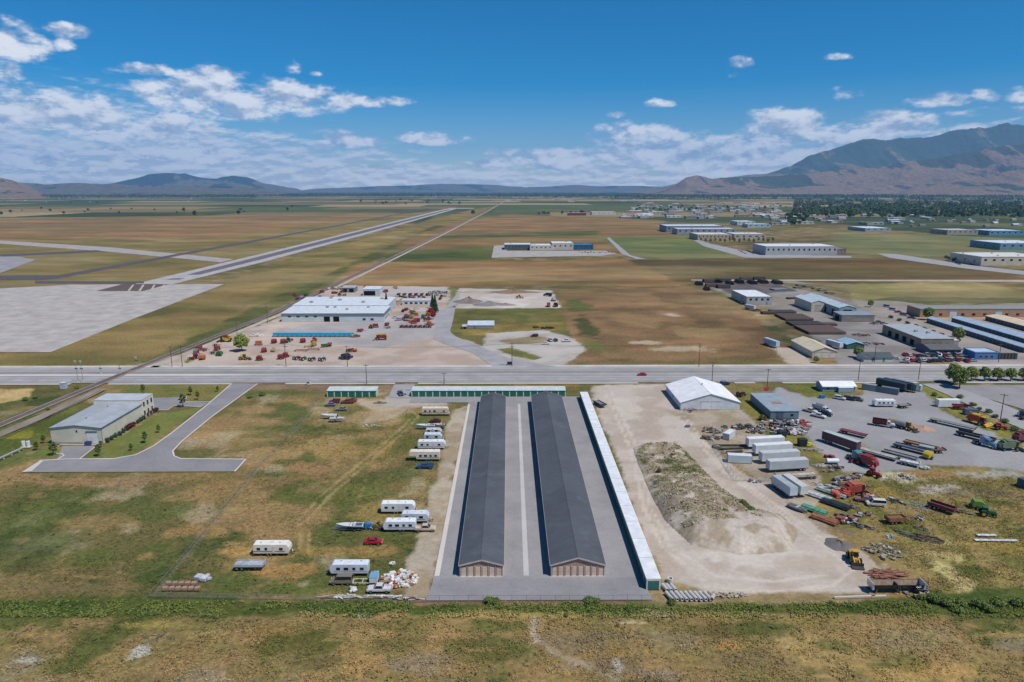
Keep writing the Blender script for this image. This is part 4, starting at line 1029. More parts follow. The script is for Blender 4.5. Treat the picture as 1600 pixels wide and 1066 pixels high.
@proto
def make_grain_truck(bed, cab):
    t = root('grain_truck')
    b = MB()
    for s in (-1, 1): b.box(-3.6, 1.3, s * 1.2 - .05, s * 1.2 + .05, 1.2, 2.75)
    b.box(-3.65, -3.57, -1.2, 1.2, 1.2, 2.7).box(1.25, 1.33, -1.2, 1.2, 1.2, 2.95).box(-3.6, 1.3, -1.2, 1.2, 1.15, 1.28)
    part(t, 'grain_box', b, mat(bed, .5, 0, 'metal'))
    for s in (-1, 1):
        for i in range(5): part(t, 'side_stake', MB().box(-3.3 + i * 1.05, -3.2 + i * 1.05, s * 1.28 - .04, s * 1.28 + .04, 1.2, 2.75), mat(bed, .5, 0, 'metal'))
    p = mat(cab, .35, .1, 'plain', .6)
    part(t, 'cab', MB().prism([(1.5, .8), (1.5, 2.4), (2.4, 2.4), (2.85, 1.7), (2.85, .8)], -1.0, 1.0), p, .1)
    part(t, 'hood', MB().prism([(2.8, .8), (2.8, 1.68), (4.1, 1.5), (4.2, .8)], -.8, .8), p, .1)
    part(t, 'windscreen', MB().quad((2.87, -.85, 1.72), (2.87, .85, 1.72), (2.46, .8, 2.34), (2.46, -.8, 2.34)), GLASS, fix=False)
    part(t, 'chassis', MB().box(-3.6, 4.0, -.4, .4, .6, .9), DARKSTEEL)
    for s in (-1, 1):
        wheel(t, 3.4, s * .95, .46, .28); wheel(t, -1.6, s * .9, .46, .5); wheel(t, -2.7, s * .9, .46, .5)
        part(t, 'side_window', MB().box(1.65, 2.4, s * 1.01 - .02, s * 1.01 + .02, 1.72, 2.25), GLASS)
    return t

# ------------------------------------------------------------------ farm and building machines
@proto
def make_tractor(col, rimc, cab=True, s_=1.0):
    t = root('tractor'); p = mat(col, .4, 0, 'plain', .5); rm = mat(rimc, .5, 0, 'plain')
    part(t, 'hood', MB().prism([(.3, .9), (.3, 1.75), (2.3, 1.6), (2.5, 1.4), (2.5, .9)], -.42, .42), p, .08)
    part(t, 'chassis', MB().box(-1.0, 2.4, -.3, .3, .55, .95), DARKSTEEL)
    if cab:
        for s in (-1, 1):
            part(t, 'side_window', MB().quad((-1.1, s * .75, 1.3), (.3, s * .75, 1.3), (.15, s * .68, 2.6), (-.95, s * .68, 2.6)), GLASS, fix=False)
        part(t, 'windscreen', MB().quad((.3, -.75, 1.3), (.3, .75, 1.3), (.15, .68, 2.6), (.15, -.68, 2.6)), GLASS, fix=False)
        part(t, 'rear_window', MB().quad((-1.1, .75, 1.3), (-1.1, -.75, 1.3), (-.95, -.68, 2.6), (-.95, .68, 2.6)), GLASS, fix=False)
        part(t, 'cab_roof', MB().box(-1.15, .35, -.82, .82, 2.6, 2.8, .1, .1), p, .05)
        part(t, 'cab_base', MB().box(-1.1, .3, -.75, .75, .9, 1.3), p)
    else:
        part(t, 'seat', MB().box(-.9, -.4, -.3, .3, 1.2, 1.7), DARKSTEEL)
    part(t, 'exhaust_stack', MB().cyl((1.6, .3, 1.6), (1.6, .3, 2.6), .06), DARKSTEEL)
    for s in (-1, 1):
        wheel(t, -.75, s * 1.05, .88, .5, rm); wheel(t, 1.9, s * .85, .5, .32, rm)
        part(t, 'fender', MB().box(-1.4, -.1, s * .95 - .28, s * .95 + .28, 1.72, 1.85, .25, 0), p)
    return t
@proto
def make_combine(col, accent):
    t = root('combine_harvester'); p = mat(col, .5, 0, 'metal'); q = mat(accent, .5, 0, 'metal')
    part(t, 'body', MB().prism([(-3.4, 1.3), (-3.5, 2.6), (-2.4, 3.2), (1.0, 3.2), (1.2, 1.2), (-2.0, 1.0)], -1.35, 1.35), p, .08)
    part(t, 'grain_tank', MB().box(-1.6, .7, -1.2, 1.2, 3.2, 3.75, -.25, -.1), q)
    part(t, 'cab', MB().box(1.2, 2.6, -.85, .85, 1.7, 3.15, .12, .06), GLASS)
    part(t, 'cab_roof', MB().box(1.15, 2.75, -.95, .95, 3.15, 3.32), q, .04)
    part(t, 'engine_cover', MB().box(-3.0, -1.7, -1.0, 1.0, 3.15, 3.55, .1, .1), p, .05)
    part(t, 'unloading_auger', MB().cyl((.2, 1.3, 3.2), (-4.2, 1.7, 3.5), .2), q)
    part(t, 'feeder_house', MB().prism([(2.0, 1.2), (2.2, 1.7), (3.6, .9), (3.5, .4)], -.6, .6), p)
    part(t, 'header', MB().prism([(3.4, .2), (3.4, 1.1), (3.9, 1.0), (4.6, .2)], -2.6, 2.6), q)
    part(t, 'straw_hood', MB().box(-4.2, -3.4, -.9, .9, 1.2, 2.3, .2, 0), q)
    for s in (-1, 1): wheel(t, 1.6, s * 1.55, .85, .6, q); wheel(t, -2.7, s * 1.25, .55, .4, q)
    return t
@proto
def make_loader(col):
    t = root('wheel_loader'); p = mat(col, .5, 0, 'metal')
    part(t, 'engine_body', MB().prism([(-3.0, .8), (-3.0, 1.9), (-.8, 2.1), (-.6, .8)], -.85, .85), p, .08)
    part(t, 'front_frame', MB().box(-.5, 1.2, -.5, .5, .7, 1.5), p, .05)
    part(t, 'cab', MB().box(-1.0, .4, -.7, .7, 1.5, 3.0, .1, .08), GLASS)
    part(t, 'cab_roof', MB().box(-1.1, .5, -.8, .8, 3.0, 3.15), p, .04)
    for s in (-1, 1):
        part(t, 'lift_arm', MB().bar((.2, s * .6, 1.7), (2.4, s * .6, .7), .2, .32), p)
        wheel(t, .7, s * 1.05, .78, .55, p); wheel(t, -2.0, s * 1.05, .78, .55, p)
    part(t, 'bucket', MB().prism([(2.2, .1), (2.1, 1.1), (2.5, 1.2), (2.45, .35), (3.5, .12), (3.5, .05)], -1.4, 1.4), mat((.06, .05, .045), .6, .2, 'rust'))
    part(t, 'exhaust_stack', MB().cyl((-2.2, .4, 1.9), (-2.2, .4, 2.8), .07), DARKSTEEL)
    part(t, 'counterweight', MB().box(-3.3, -3.0, -.8, .8, .7, 1.5), DARKSTEEL)
    return t
@proto
def make_baler(col, accent, L=4.2):
    """towed box machine on two wheels"""
    t = root('hay_baler'); p = mat(col, .5, 0, 'metal')
    part(t, 'body', MB().prism([(-L / 2, .6), (-L / 2 - .1, 1.9), (-L / 2 + .8, 2.6), (.6, 2.5), (1.0, 1.3), (.9, .6)], -1.1, 1.1), p, .08)
    part(t, 'pickup_reel', MB().cyl((1.1, -1.0, .55), (1.1, 1.0, .55), .35), mat(accent, .5, 0, 'metal'))
    part(t, 'drawbar', MB().bar((.9, 0, .8), (L / 2 + .8, 0, .55), .18), DARKSTEEL)
    part(t, 'side_shield', MB().box(-1.6, .4, -1.16, -1.1, .9, 1.9), mat(accent, .5, 0, 'metal'))
    for s in (-1, 1): wheel(t, -.4, s * 1.3, .55, .4)
    return t
@proto
def make_implement(kind, col, wide=4.0):
    """towed tillage tool: frame, cross bars, discs or tines, wheels, drawbar"""
    t = root('farm_implement'); p = mat(col, .6, 0, 'metal'); w = wide / 2
    part(t, 'frame', MB().box(-1.6, -1.45, -w, w, .7, .86).box(1.2, 1.35, -w, w, .7, .86).box(-1.45, 1.2, -w, -w + .15, .7, .86).box(-1.45, 1.2, w - .15, w, .7, .86).box(-.1, .05, -w, w, .7, .86), p)
    part(t, 'drawbar', MB().bar((1.3, .5, .75), (3.2, 0, .5), .14).bar((1.3, -.5, .75), (3.2, 0, .5), .14), p)
    n = 7
    for i in range(n):
        y = -w + .3 + (wide - .6) * i / (n - 1)
        if kind == 'disc':
            part(t, 'disc', MB().cyl((-.8, y - .03, .38), (-.75, y + .03, .38), .36, 12), DARKSTEEL)
            part(t, 'disc', MB().cyl((.6, y - .03, .38), (.65, y + .03, .38), .36, 12), DARKSTEEL)
        else:
            part(t, 'tine', MB().bar((-1.5, y, .75), (-1.1, y, .05), .07), p); part(t, 'tine', MB().bar((.1, y, .75), (.5, y, .05), .07), p)
    if kind == 'drill':
        part(t, 'seed_box', MB().box(-.9, .7, -w + .05, w - .05, .9, 2.5, -.1, 0), p)
    for s in (-1, 1): wheel(t, -.2, s * (w + .25), .42, .28)
    return t
@proto
def make_wagon(col, L=4.6, H=1.9):
    """open hopper wagon"""
    t = root('hopper_wagon'); p = mat(col, .7, 0, 'rust'); a, b = -L / 2, L / 2
    m = MB()
    for s in (-1, 1): m.prism([(a, H), (b, H), (b - .3, .9), (a + .3, .9)], s * 1.15 - .05, s * 1.15 + .05)
    m.box(a, a + .08, -1.15, 1.15, 1.0, H).box(b - .08, b, -1.15, 1.15, 1.0, H).box(a + .3, b - .3, -1.1, 1.1, .85, .95)
    part(t, 'box', m, p)
    part(t, 'load', MB().box(a + .2, b - .2, -1.05, 1.05, .95, H - .35, .2, .1), mat(C(120, 96, 74), .95, 0, 'gravel'))
    part(t, 'chassis', MB().box(a + .2, b - .2, -.35, .35, .55, .85), DARKSTEEL)
    part(t, 'drawbar', MB().bar((b - .2, 0, .65), (b + 1.5, 0, .5), .14), DARKSTEEL)
    for s in (-1, 1):
        for x in (a + 1.2, a + 2.3): wheel(t, x, s * .95, .42, .3)
    return t
@proto
def make_side_dump(col):
    t = root('side_dump_trailer'); p = mat(col, .35, .2, 'plain', .5); L = 12.6; a, b = -L / 2, L / 2
    inner = mat(C(150, 128, 110), .8, 0, 'rust')
    m = MB()
    for s in (-1, 1):
        m._add([(a + .6, s * .7, 1.1), (b - .6, s * .7, 1.1), (b - .2, s * 1.3, 2.3), (a + .2, s * 1.3, 2.3), (a + .6, s * .62, 1.1), (b - .6, s * .62, 1.1), (b - .2, s * 1.2, 2.3), (a + .2, s * 1.2, 2.3)], [(0, 1, 2, 3), (4, 7, 6, 5), (3, 2, 6, 7)])
    m.box(a + .6, b - .6, -.7, .7, 1.02, 1.1)
    part(t, 'tub', m, p)
    part(t, 'liner', MB()._add([(a + .65, -.6, 1.14), (b - .65, -.6, 1.14), (b - .65, .6, 1.14), (a + .65, .6, 1.14), (a + .26, -1.18, 2.27), (b - .26, -1.18, 2.27), (b - .26, 1.18, 2.27), (a + .26, 1.18, 2.27)], [(0, 1, 2, 3), (0, 4, 5, 1), (3, 2, 6, 7)]), inner, fix=False)
    for x, s in ((a + .2, 1), (b - .2, -1)):
        part(t, 'end_gate', MB().prism([(0, 1.1), (0, 2.7), (s * .25, 2.75), (s * .5, 1.1)], -1.25, 1.25), mat(C(200, 202, 206), .35, .3, 'plain'), loc=(x, 0, 0))
    part(t, 'divider', MB().box(-.1, .1, -1.1, 1.1, 1.15, 2.0), DARKSTEEL)
    part(t, 'chassis', MB().box(a - .8, b + .8, -.45, .45, .75, 1.0), mat((.03, .03, .045), .4, .2, 'plain'))
    part(t, 'ladder', MB().box(-.3, -.25, -1.36, -1.3, .5, 2.2).box(.2, .25, -1.36, -1.3, .5, 2.2), STEEL)
    for s in (-1, 1):
        for x in (b - .1, b - 1.35): wheel(t, x, s * .98, .5, .45)
        part(t, 'landing_leg', MB().box(a + 1.5, a + 1.65, s * .7 - .07, s * .7 + .07, 0, .9), STEEL)
        part(t, 'fender', MB().box(b - 2.0, b + .6, s * 1.0 - .28, s * 1.0 + .28, 1.05, 1.12), CHROME)
    return t
@proto
def make_boat(col, L, stripe, cover=None):
    t = root('boat_on_trailer'); a, b = -L / 2, L / 2
    loops = []
    for i in range(9):
        u = i / 8; x = a + L * u; w = 1.1 * (1 - max(0, (u - .45) / .55) ** 2.2) + .02; k = .75 + .35 * u * u; g = 1.55 + .3 * u * u
        loops.append([(x, 0, k), (x, w * .75, k + .25), (x, w, g), (x, -w, g), (x, -w * .75, k + .25)])
    part(t, 'hull', MB().loft(loops), mat(col, .3, 0, 'plain', .5), 0, False)
    part(t, 'stripe', MB().box(a + .1, a + L * .55, -1.12, 1.12, 1.25, 1.42), mat(stripe, .4))
    part(t, 'cockpit', MB().box(a + .3, a + L * .5, -.8, .8, 1.5, 1.6), mat(cover or (.12, .13, .15), .7))
    part(t, 'windscreen', MB().quad((a + L * .52, -.85, 1.58), (a + L * .52, .85, 1.58), (a + L * .46, .7, 2.05), (a + L * .46, -.7, 2.05)), GLASS, fix=False)
    for y in (-.45, .45): part(t, 'seat', MB().box(a + L * .28, a + L * .36, y - .25, y + .25, 1.6, 1.95), mat(WHITE, .6))
    part(t, 'outboard_motor', MB().box(a - .4, a, -.22, .22, .9, 1.9, .06, .04), DARKSTEEL, .04)
    tr = MB()
    for s in (-1, 1): tr.bar((a + .4, s * .85, .5), (b - .8, s * .6, .5), .1).bar((b - .8, s * .6, .5), (b + 1.0, 0, .5), .1)
    tr.bar((a + 1.2, -.9, .5), (a + 1.2, .9, .5), .1).bar((a + 3.0, -.8, .5), (a + 3.0, .8, .5), .1)
    for s in (-1, 1): tr.bar((a + 1.5, s * .5, .5), (a + 1.5, s * .5, 1.0), .08)
    part(t, 'trailer_frame', tr, STEEL)
    for s in (-1, 1): wheel(t, a + L * .3, s * 1.05, .32, .2)
    return t

# ------------------------------------------------------------------ heaps
def heap(name, px, py, wx, wy, h, n, palette, seed, label, cat, size=(.4, 1.6), long=False, group=None, z=0.0, deg=0):
    """heap of many odd pieces lying over each other"""
    rnd = random.Random(seed); m = MB()
    for i in range(n):
        m.tint = rnd.choice(palette)
        k = rnd.uniform(.75, 1.2); m.tint = tuple(min(.85, c * k) for c in m.tint)
        r = math.sqrt(rnd.random()); an = rnd.uniform(0, 6.283)
        x, y = wx / 2 * r * math.cos(an), wy / 2 * r * math.sin(an); zb = h * (1 - r) * rnd.uniform(.2, 1)
        a = rnd.uniform(*size); b = a * rnd.uniform(.35, .9); c = a * rnd.uniform(.12, .6)
        if long: b = rnd.uniform(.15, .4); c = rnd.uniform(.1, .3); a = rnd.uniform(size[0], size[1])
        th = rnd.gauss(0, .25) if long else rnd.uniform(0, 6.283); tl = rnd.uniform(-.25, .25)
        k0 = len(m.v)
        if rnd.random() < .18: m.cyl((-a / 2, 0, c / 2), (a / 2, 0, c / 2), c / 2 + .05, 8)
        else: m.box(-a / 2, a / 2, -b / 2, b / 2, 0, c)
        ct, st = math.cos(th), math.sin(th)
        for j in range(k0, len(m.v)):
            vx, vy, vz = m.v[j]; vz2 = vz + vx * tl * .5
            m.v[j] = (x + vx * ct - vy * st, y + vx * st + vy * ct, max(0, zb + vz2))
    o = bpy.data.objects.new(name, m.mesh(name, mat((.5, .5, .5), .7, 0, 'vcol')))
    link(o); put(o, G(px, py), R(deg), label, cat, group, z)
    return o
def pile(name, px, py, rx, ry, h, col, label, seed, group=None, kind='gravel'):
    """loose heap of gravel or soil"""
    rnd = random.Random(seed); v = []; f = []; nr, na = 12, 40
    ph = [rnd.uniform(0, 6.28) for _ in range(6)]
    for i in range(nr + 1):
        r = i / nr
        for j in range(na):
            a = 2 * math.pi * j / na
            k = 1 + .13 * math.sin(2 * a + ph[0]) + .09 * math.sin(3 * a + ph[1]) + .05 * math.sin(7 * a + ph[2])
            z = h * (max(0, 1 - r) ** 1.1) * (1 + .25 * math.sin(3 * a + 4 * r + ph[3])) + rnd.uniform(-.05, .05) * h * (r < 1)
            v.append((rx * r * k * math.cos(a), ry * r * k * math.sin(a), z - .1 * (r == 1)))
    for i in range(nr):
        for j in range(na): f.append((i * na + j, (i + 1) * na + j, (i + 1) * na + (j + 1) % na, i * na + (j + 1) % na))
    o = mesh_obj(name, v, f, mat(col, .95, 0, kind, .1), None, True)
    return put(o, G(px, py), 0, label, 'pile', group, 0.0)

# ------------------------------------------------------------------ buildings
SIDES = {'S': (0, -1), 'N': (0, 1), 'E': (1, 0), 'W': (-1, 0)}
def features(t, feats, w, l):
    """doors and windows: (kind, side, along, width, z0, height, colour)"""
    for (kind, side, u, fw, z0, fh, col) in feats:
        nx, ny = SIDES[side]
        def bx(d, a0, a1, q0, q1):
            if nx: x = nx * w / 2; return MB().box(min(x, x + nx * d), max(x, x + nx * d), u + a0, u + a1, q0, q1)
            y = ny * l / 2; return MB().box(u + a0, u + a1, min(y, y + ny * d), max(y, y + ny * d), q0, q1)
        h = fw / 2
        if kind == 'window':
            o = part(t, 'window', bx(.05, -h - .08, h + .08, z0 - .08, z0 + fh + .08), mat(col, .5))
            part(o, 'pane', bx(.065, -h, h, z0, z0 + fh), GLASS)
        elif kind == 'rolldoor':
            o = part(t, 'roller_door', bx(.04, -h, h, z0, z0 + fh), mat(col, .5, 0, 'metal'))
            k = max(2, int(fh / .6))
            for i in range(k): part(o, 'door_panel', bx(.07, -h + .04, h - .04, z0 + fh * i / k + .03, z0 + fh * (i + 1) / k - .03), mat(col, .5, 0, 'metal'))
            part(o, 'door_header', bx(.16, -h - .15, h + .15, z0 + fh, z0 + fh + .22), mat(tuple(c * .6 for c in col), .5))
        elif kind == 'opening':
            part(t, 'doorway_shade_panel', bx(.03, -h, h, z0, z0 + fh), mat((.012, .013, .015), .9, 0, 'plain', 0))  # near-black panel on the wall paints the shade inside an open doorway
        else:
            o = part(t, 'door', bx(.06, -h, h, z0, z0 + fh), mat(col, .5))
            part(o, 'handle', bx(.1, h - .2, h - .12, z0 + fh * .45, z0 + fh * .5), STEEL)
def gable(name, label, x0, x1, y0, y1, h, ridge, wall, roof, axis='y', oh=.35, feats=(), rot=0, roofkind='ribbed', trim=None, cat='building', wallkind='ribbed', vents=0, rrough=.72, group=None):
    w, l = x1 - x0, y1 - y0; cx, cy_ = (x0 + x1) / 2, (y0 + y1) / 2
    t = root(name); wm = mat(wall, .6, 0, wallkind); rm = mat(roof, rrough, 0, roofkind)
    W2, L2 = w / 2, l / 2
    m = MB()
    if axis == 'y': m._add([(-W2, -L2, 0), (W2, -L2, 0), (W2, -L2, h), (0, -L2, ridge), (-W2, -L2, h), (-W2, L2, 0), (W2, L2, 0), (W2, L2, h), (0, L2, ridge), (-W2, L2, h)], [(0, 1, 2, 3, 4), (9, 8, 7, 6, 5), (1, 6, 7, 2), (5, 0, 4, 9), (5, 6, 1, 0)])
    else: m._add([(-W2, -L2, 0), (W2, -L2, 0), (W2, L2, 0), (-W2, L2, 0), (-W2, -L2, h), (W2, -L2, h), (W2, L2, h), (-W2, L2, h), (-W2, 0, ridge), (W2, 0, ridge)], [(0, 1, 5, 4), (2, 3, 7, 6), (1, 2, 6, 9, 5), (3, 0, 4, 8, 7), (3, 2, 1, 0)])
    part(t, 'wall', m, wm)
    th = .16
    half_ = W2 if axis == 'y' else L2; sl_ = (ridge - h) / half_
    for s in (-1, 1):
        e = s * (half_ + oh); ze = h - sl_ * oh + .03; zr = ridge + .03
        q = MB()
        if axis == 'y': q._add([(e, -L2 - oh, ze), (0, -L2 - oh, zr), (0, L2 + oh, zr), (e, L2 + oh, ze), (e, -L2 - oh, ze + th), (0, -L2 - oh, zr + th), (0, L2 + oh, zr + th), (e, L2 + oh, ze + th)], [(0, 1, 2, 3), (7, 6, 5, 4), (0, 4, 5, 1), (2, 6, 7, 3), (0, 3, 7, 4)])
        else: q._add([(-W2 - oh, e, ze), (W2 + oh, e, ze), (W2 + oh, 0, zr), (-W2 - oh, 0, zr), (-W2 - oh, e, ze + th), (W2 + oh, e, ze + th), (W2 + oh, 0, zr + th), (-W2 - oh, 0, zr + th)], [(0, 1, 2, 3), (7, 6, 5, 4), (0, 4, 5, 1), (1, 5, 6, 2), (3, 7, 4, 0)])
        part(t, 'roof', q, rm)
        tm = mat(trim, .5) if trim else rm
        if axis == 'y': part(t, 'eave_trim', MB().box(min(e, e + s * .06), max(e, e + s * .06), -L2 - oh, L2 + oh, ze - .12, ze + th + .01), tm)
        else: part(t, 'eave_trim', MB().box(-W2 - oh, W2 + oh, min(e, e + s * .06), max(e, e + s * .06), ze - .12, ze + th + .01), tm)
        if trim and axis == 'y':
            for gs in (-1, 1): part(t, 'gable_trim', MB().bar((e, gs * (L2 + oh + .03), ze + .02), (0, gs * (L2 + oh + .03), zr + .02), .06, .34), tm)
    cap = MB().box(-.22, .22, -L2 - oh, L2 + oh, ridge + th, ridge + th + .07, .12, 0) if axis == 'y' else MB().box(-W2 - oh, W2 + oh, -.22, .22, ridge + th, ridge + th + .07, 0, .12)
    part(t, 'ridge_cap', cap, rm)
    for i in range(vents):
        u = -.5 + (i + .5) / vents
        if axis == 'y': part(t, 'roof_vent', MB().cyl((0, u * l, ridge), (0, u * l, ridge + .75), .3, 10), STEEL)
        else: part(t, 'roof_vent', MB().cyl((u * w, 0, ridge), (u * w, 0, ridge + .75), .3, 10), STEEL)
    features(t, feats, w, l)
    return put(t, (cx, cy_), rot, label, cat, group)
def flat(name, label, x0, x1, y0, y1, h, wall, roof, feats=(), rot=0, parapet=.3, units=0, cat='building', wallkind='ribbed', slope=0.0, group=None, band=None):
    w, l = x1 - x0, y1 - y0; t = root(name); W2, L2 = w / 2, l / 2
    part(t, 'wall', MB()._add([(-W2, -L2, 0), (W2, -L2, 0), (W2, L2, 0), (-W2, L2, 0), (-W2, -L2, h), (W2, -L2, h), (W2, L2, h + slope), (-W2, L2, h + slope)], [(0, 1, 5, 4), (1, 2, 6, 5), (2, 3, 7, 6), (3, 0, 4, 7), (3, 2, 1, 0)]), mat(wall, .65, 0, wallkind))
    o = .22
    part(t, 'roof', MB()._add([(-W2 - o, -L2 - o, h), (W2 + o, -L2 - o, h), (W2 + o, L2 + o, h + slope), (-W2 - o, L2 + o, h + slope), (-W2 - o, -L2 - o, h + .14), (W2 + o, -L2 - o, h + .14), (W2 + o, L2 + o, h + slope + .14), (-W2 - o, L2 + o, h + slope + .14)], [(4, 5, 6, 7), (0, 1, 5, 4), (1, 2, 6, 5), (2, 3, 7, 6), (3, 0, 4, 7)]), mat(roof, .5, 0, 'metal'))
    if parapet and not slope:
        for (a, b, c, d) in ((-W2 - o, W2 + o, -L2 - o, -L2), (-W2 - o, W2 + o, L2, L2 + o), (-W2 - o, -W2, -L2, L2), (W2, W2 + o, -L2, L2)):
            part(t, 'parapet', MB().box(a, b, c, d, h + .15, h + .15 + parapet), mat(wall, .65, 0, 'paint'))
    if band: 
        part(t, 'wall_band', MB().box(-W2 - .06, W2 + .06, -L2 - .06, L2 + .06, h * .62, h - .05), mat(band, .6, 0, 'paint'))
    rnd = random.Random(int(abs(x0) * 7 + abs(y0)))
    for i in range(units):
        x = rnd.uniform(-W2 * .8, W2 * .8); y = rnd.uniform(-L2 * .7, L2 * .7); zq = h + slope * (y + L2) / l + .14
        part(t, 'rooftop_unit', MB().box(x - .9, x + .9, y - .8, y + .8, zq, zq + 1.1), mat(C(176, 178, 180), .5, .2, 'metal'), .05)
    features(t, feats, w, l)
    return put(t, ((x0 + x1) / 2, (y0 + y1) / 2), rot, label, cat, group)

# ------------------------------------------------------------------ plants
def leaf_cloud(m, rnd, c, rad, n, size, tone, flatz=1.0):
    """leaves spread through a clump"""
    for _ in range(n):
        d = Vector((rnd.gauss(0, 1), rnd.gauss(0, 1), rnd.gauss(0, 1))).normalized() * (rnd.random() ** .45)
        p = Vector((c[0] + d.x * rad[0], c[1] + d.y * rad[1], c[2] + d.z * rad[2]))
        nrm = (d * .7 + Vector((rnd.uniform(-1, 1), rnd.uniform(-1, 1), rnd.uniform(-.2, 1.2)))).normalized()
        u = nrm.orthogonal().normalized(); v = nrm.cross(u); s = size * rnd.uniform(.6, 1.3)
        a = rnd.uniform(0, 6.28); u, v = u * math.cos(a) + v * math.sin(a), v * math.cos(a) - u * math.sin(a)
        tn = min(1, max(0, tone + rnd.uniform(-.25, .25)))
        m.tint = (tn, tn, tn)
        m._add([p - u * s, p + v * s * .7, p + u * s, p - v * s * .7], [(0, 1, 2, 3)])
def make_tree(kind, col, H, Rr, seed, n=26, per=55, size=.34, conical=False):
    rnd = random.Random(seed); t = root(kind)
    tr = MB(); th = H * .32
    tr.cyl((0, 0, -.1), (0, 0, th), H * .028, 8, H * .02)
    clumps = []
    for i in range(n):
        if conical:
            u = i / n; z = H * (.1 + .88 * u); rr = Rr * (1 - u) * .9
            a = i * 2.4; clumps.append(((rr * .55 * math.cos(a), rr * .55 * math.sin(a), z), (max(.25, rr * .65), max(.25, rr * .65), H * .08)))
        else:
            a = i * 2.4 + rnd.uniform(-.3, .3); u = (i + .5) / n; ph = math.acos(1 - 1.75 * u)
            rr = Rr * rnd.uniform(.5, .82)
            p = (rr * math.sin(ph) * math.cos(a), rr * math.sin(ph) * math.sin(a), H * .58 + H * .33 * math.cos(ph))
            q = Rr * rnd.uniform(.28, .42); clumps.append((p, (q, q, q * .8)))
    if not conical:
        for c, _ in clumps[::4]: tr.cyl((0, 0, th * .8), (c[0] * .7, c[1] * .7, c[2] * .85), H * .012, 5, H * .005)
    part(t, 'trunk', tr, WOOD)
    m = MB()
    for c, q in clumps: leaf_cloud(m, rnd, c, q, per, size, rnd.uniform(.25, .75))
    part(t, 'crown', m, mat(col, .85, 0, 'leaf', .15), fix=False)
    return t
TREES = {}
USED = set()
def tree(key, px, py, scale, label, group=None, z=0, cat='tree', xy=None, rnd=random.Random(5)):
    o = TREES[key]
    if key in USED: o = copy_tree(o)
    else: USED.add(key)
    q = put(o, xy or G(px, py), rnd.uniform(0, 6.28), label, cat, group, z)
    q.scale = (scale * rnd.uniform(.9, 1.1), scale * rnd.uniform(.9, 1.1), scale * rnd.uniform(.92, 1.08))
    return q
TREES['round'] = make_tree('broadleaf_tree', C(138, 148, 78), 8, 3.4, 1, 34, 70, .36)
TREES['round2'] = make_tree('broadleaf_tree', C(128, 144, 74), 8, 3.2, 2, 34, 70, .36)
TREES['far'] = make_tree('broadleaf_tree', C(82, 100, 60), 11, 5.2, 3, 22, 14, 1.1)
TREES['far2'] = make_tree('broadleaf_tree', C(72, 94, 58), 13, 5.0, 4, 22, 14, 1.1)
TREES['far3'] = make_tree('broadleaf_tree', C(90, 108, 64), 9, 5.0, 6, 20, 14, 1.0)
TREES['conifer'] = make_tree('conifer_tree', C(56, 82, 56), 11, 2.6, 7, 40, 40, .34, True)
TREES['sapling'] = make_tree('young_tree', C(84, 102, 56), 4.0, 1.0, 8, 14, 30, .2)
TREES['redtree'] = make_tree('red_leaf_tree', C(150, 50, 58), 5.5, 2.2, 9, 22, 40, .3)
def make_shrub(col, H, Rr, seed, n=10, per=45, size=.16):
    rnd = random.Random(seed); t = root('shrub'); m = MB(); st = MB()
    for i in range(n):
        a = i * 2.4; rr = Rr * .6 * math.sqrt(i / n)
        c = (rr * math.cos(a), rr * math.sin(a), H * rnd.uniform(.35, .7))
        st.cyl((0, 0, -.05), c, .025, 5, .01); leaf_cloud(m, rnd, c, (Rr * .5, Rr * .5, H * .4), per, size, rnd.uniform(.2, .8))
    part(t, 'stem', st, WOOD); part(t, 'foliage', m, mat(col, .85, 0, 'leaf', .15), fix=False)
    return t
TREES['shrub'] = make_shrub(C(70, 96, 76), 1.6, .85, 1)
TREES['redshrub'] = make_shrub(C(92, 48, 48), 1.7, 1.1, 2)
TREES['bush'] = make_shrub(C(110, 126, 66), 1.9, 1.7, 3, 16, 60, .2)
TREES['drybush'] = make_shrub(C(120, 104, 66), 1.2, 1.2, 4, 12, 50, .18)

# ------------------------------------------------------------------ poles, fences
@proto
def make_pole(h, arms=1, lamp=False):
    t = root('utility_pole')
    part(t, 'pole', MB().cyl((0, 0, -.3), (0, 0, h), .19, 8, .12), WOOD)
    for k in range(arms):
        z = h - .5 - k * 1.2
        c = part(t, 'crossarm', MB().box(-.07, .07, -1.3, 1.3, z - .08, z + .08), WOOD)
        for y in (-1.15, -.5, .5, 1.15): part(c, 'insulator', MB().cyl((0, y, z + .08), (0, y, z + .3), .05, 6), mat((.3, .3, .28), .3))
    if lamp:
        part(t, 'transformer', MB().cyl((.35, 0, h - 2.6), (.35, 0, h - 1.7), .28, 10), STEEL)
    return t
def wires(a, b, ha, hb, label):
    A = Vector((*a, ha)); B = Vector((*b, hb)); t = root('power_line'); d = (B - A); d.z = 0; nrm = Vector((-d.y, d.x, 0)).normalized()
    for o in (-1.15, .5, 1.15):
        m = MB(); n = 10; pr = None
        for i in range(n + 1):
            u = i / n; p = A.lerp(B, u) + nrm * o - Vector((0, 0, 1.3 * 4 * u * (1 - u))) - A
            if pr is not None: m.bar(pr, p, .035)
            pr = p
        part(t, 'wire', m, DARKSTEEL)
    t.location = A; return tag(t, label, 'power line')
_post = {}
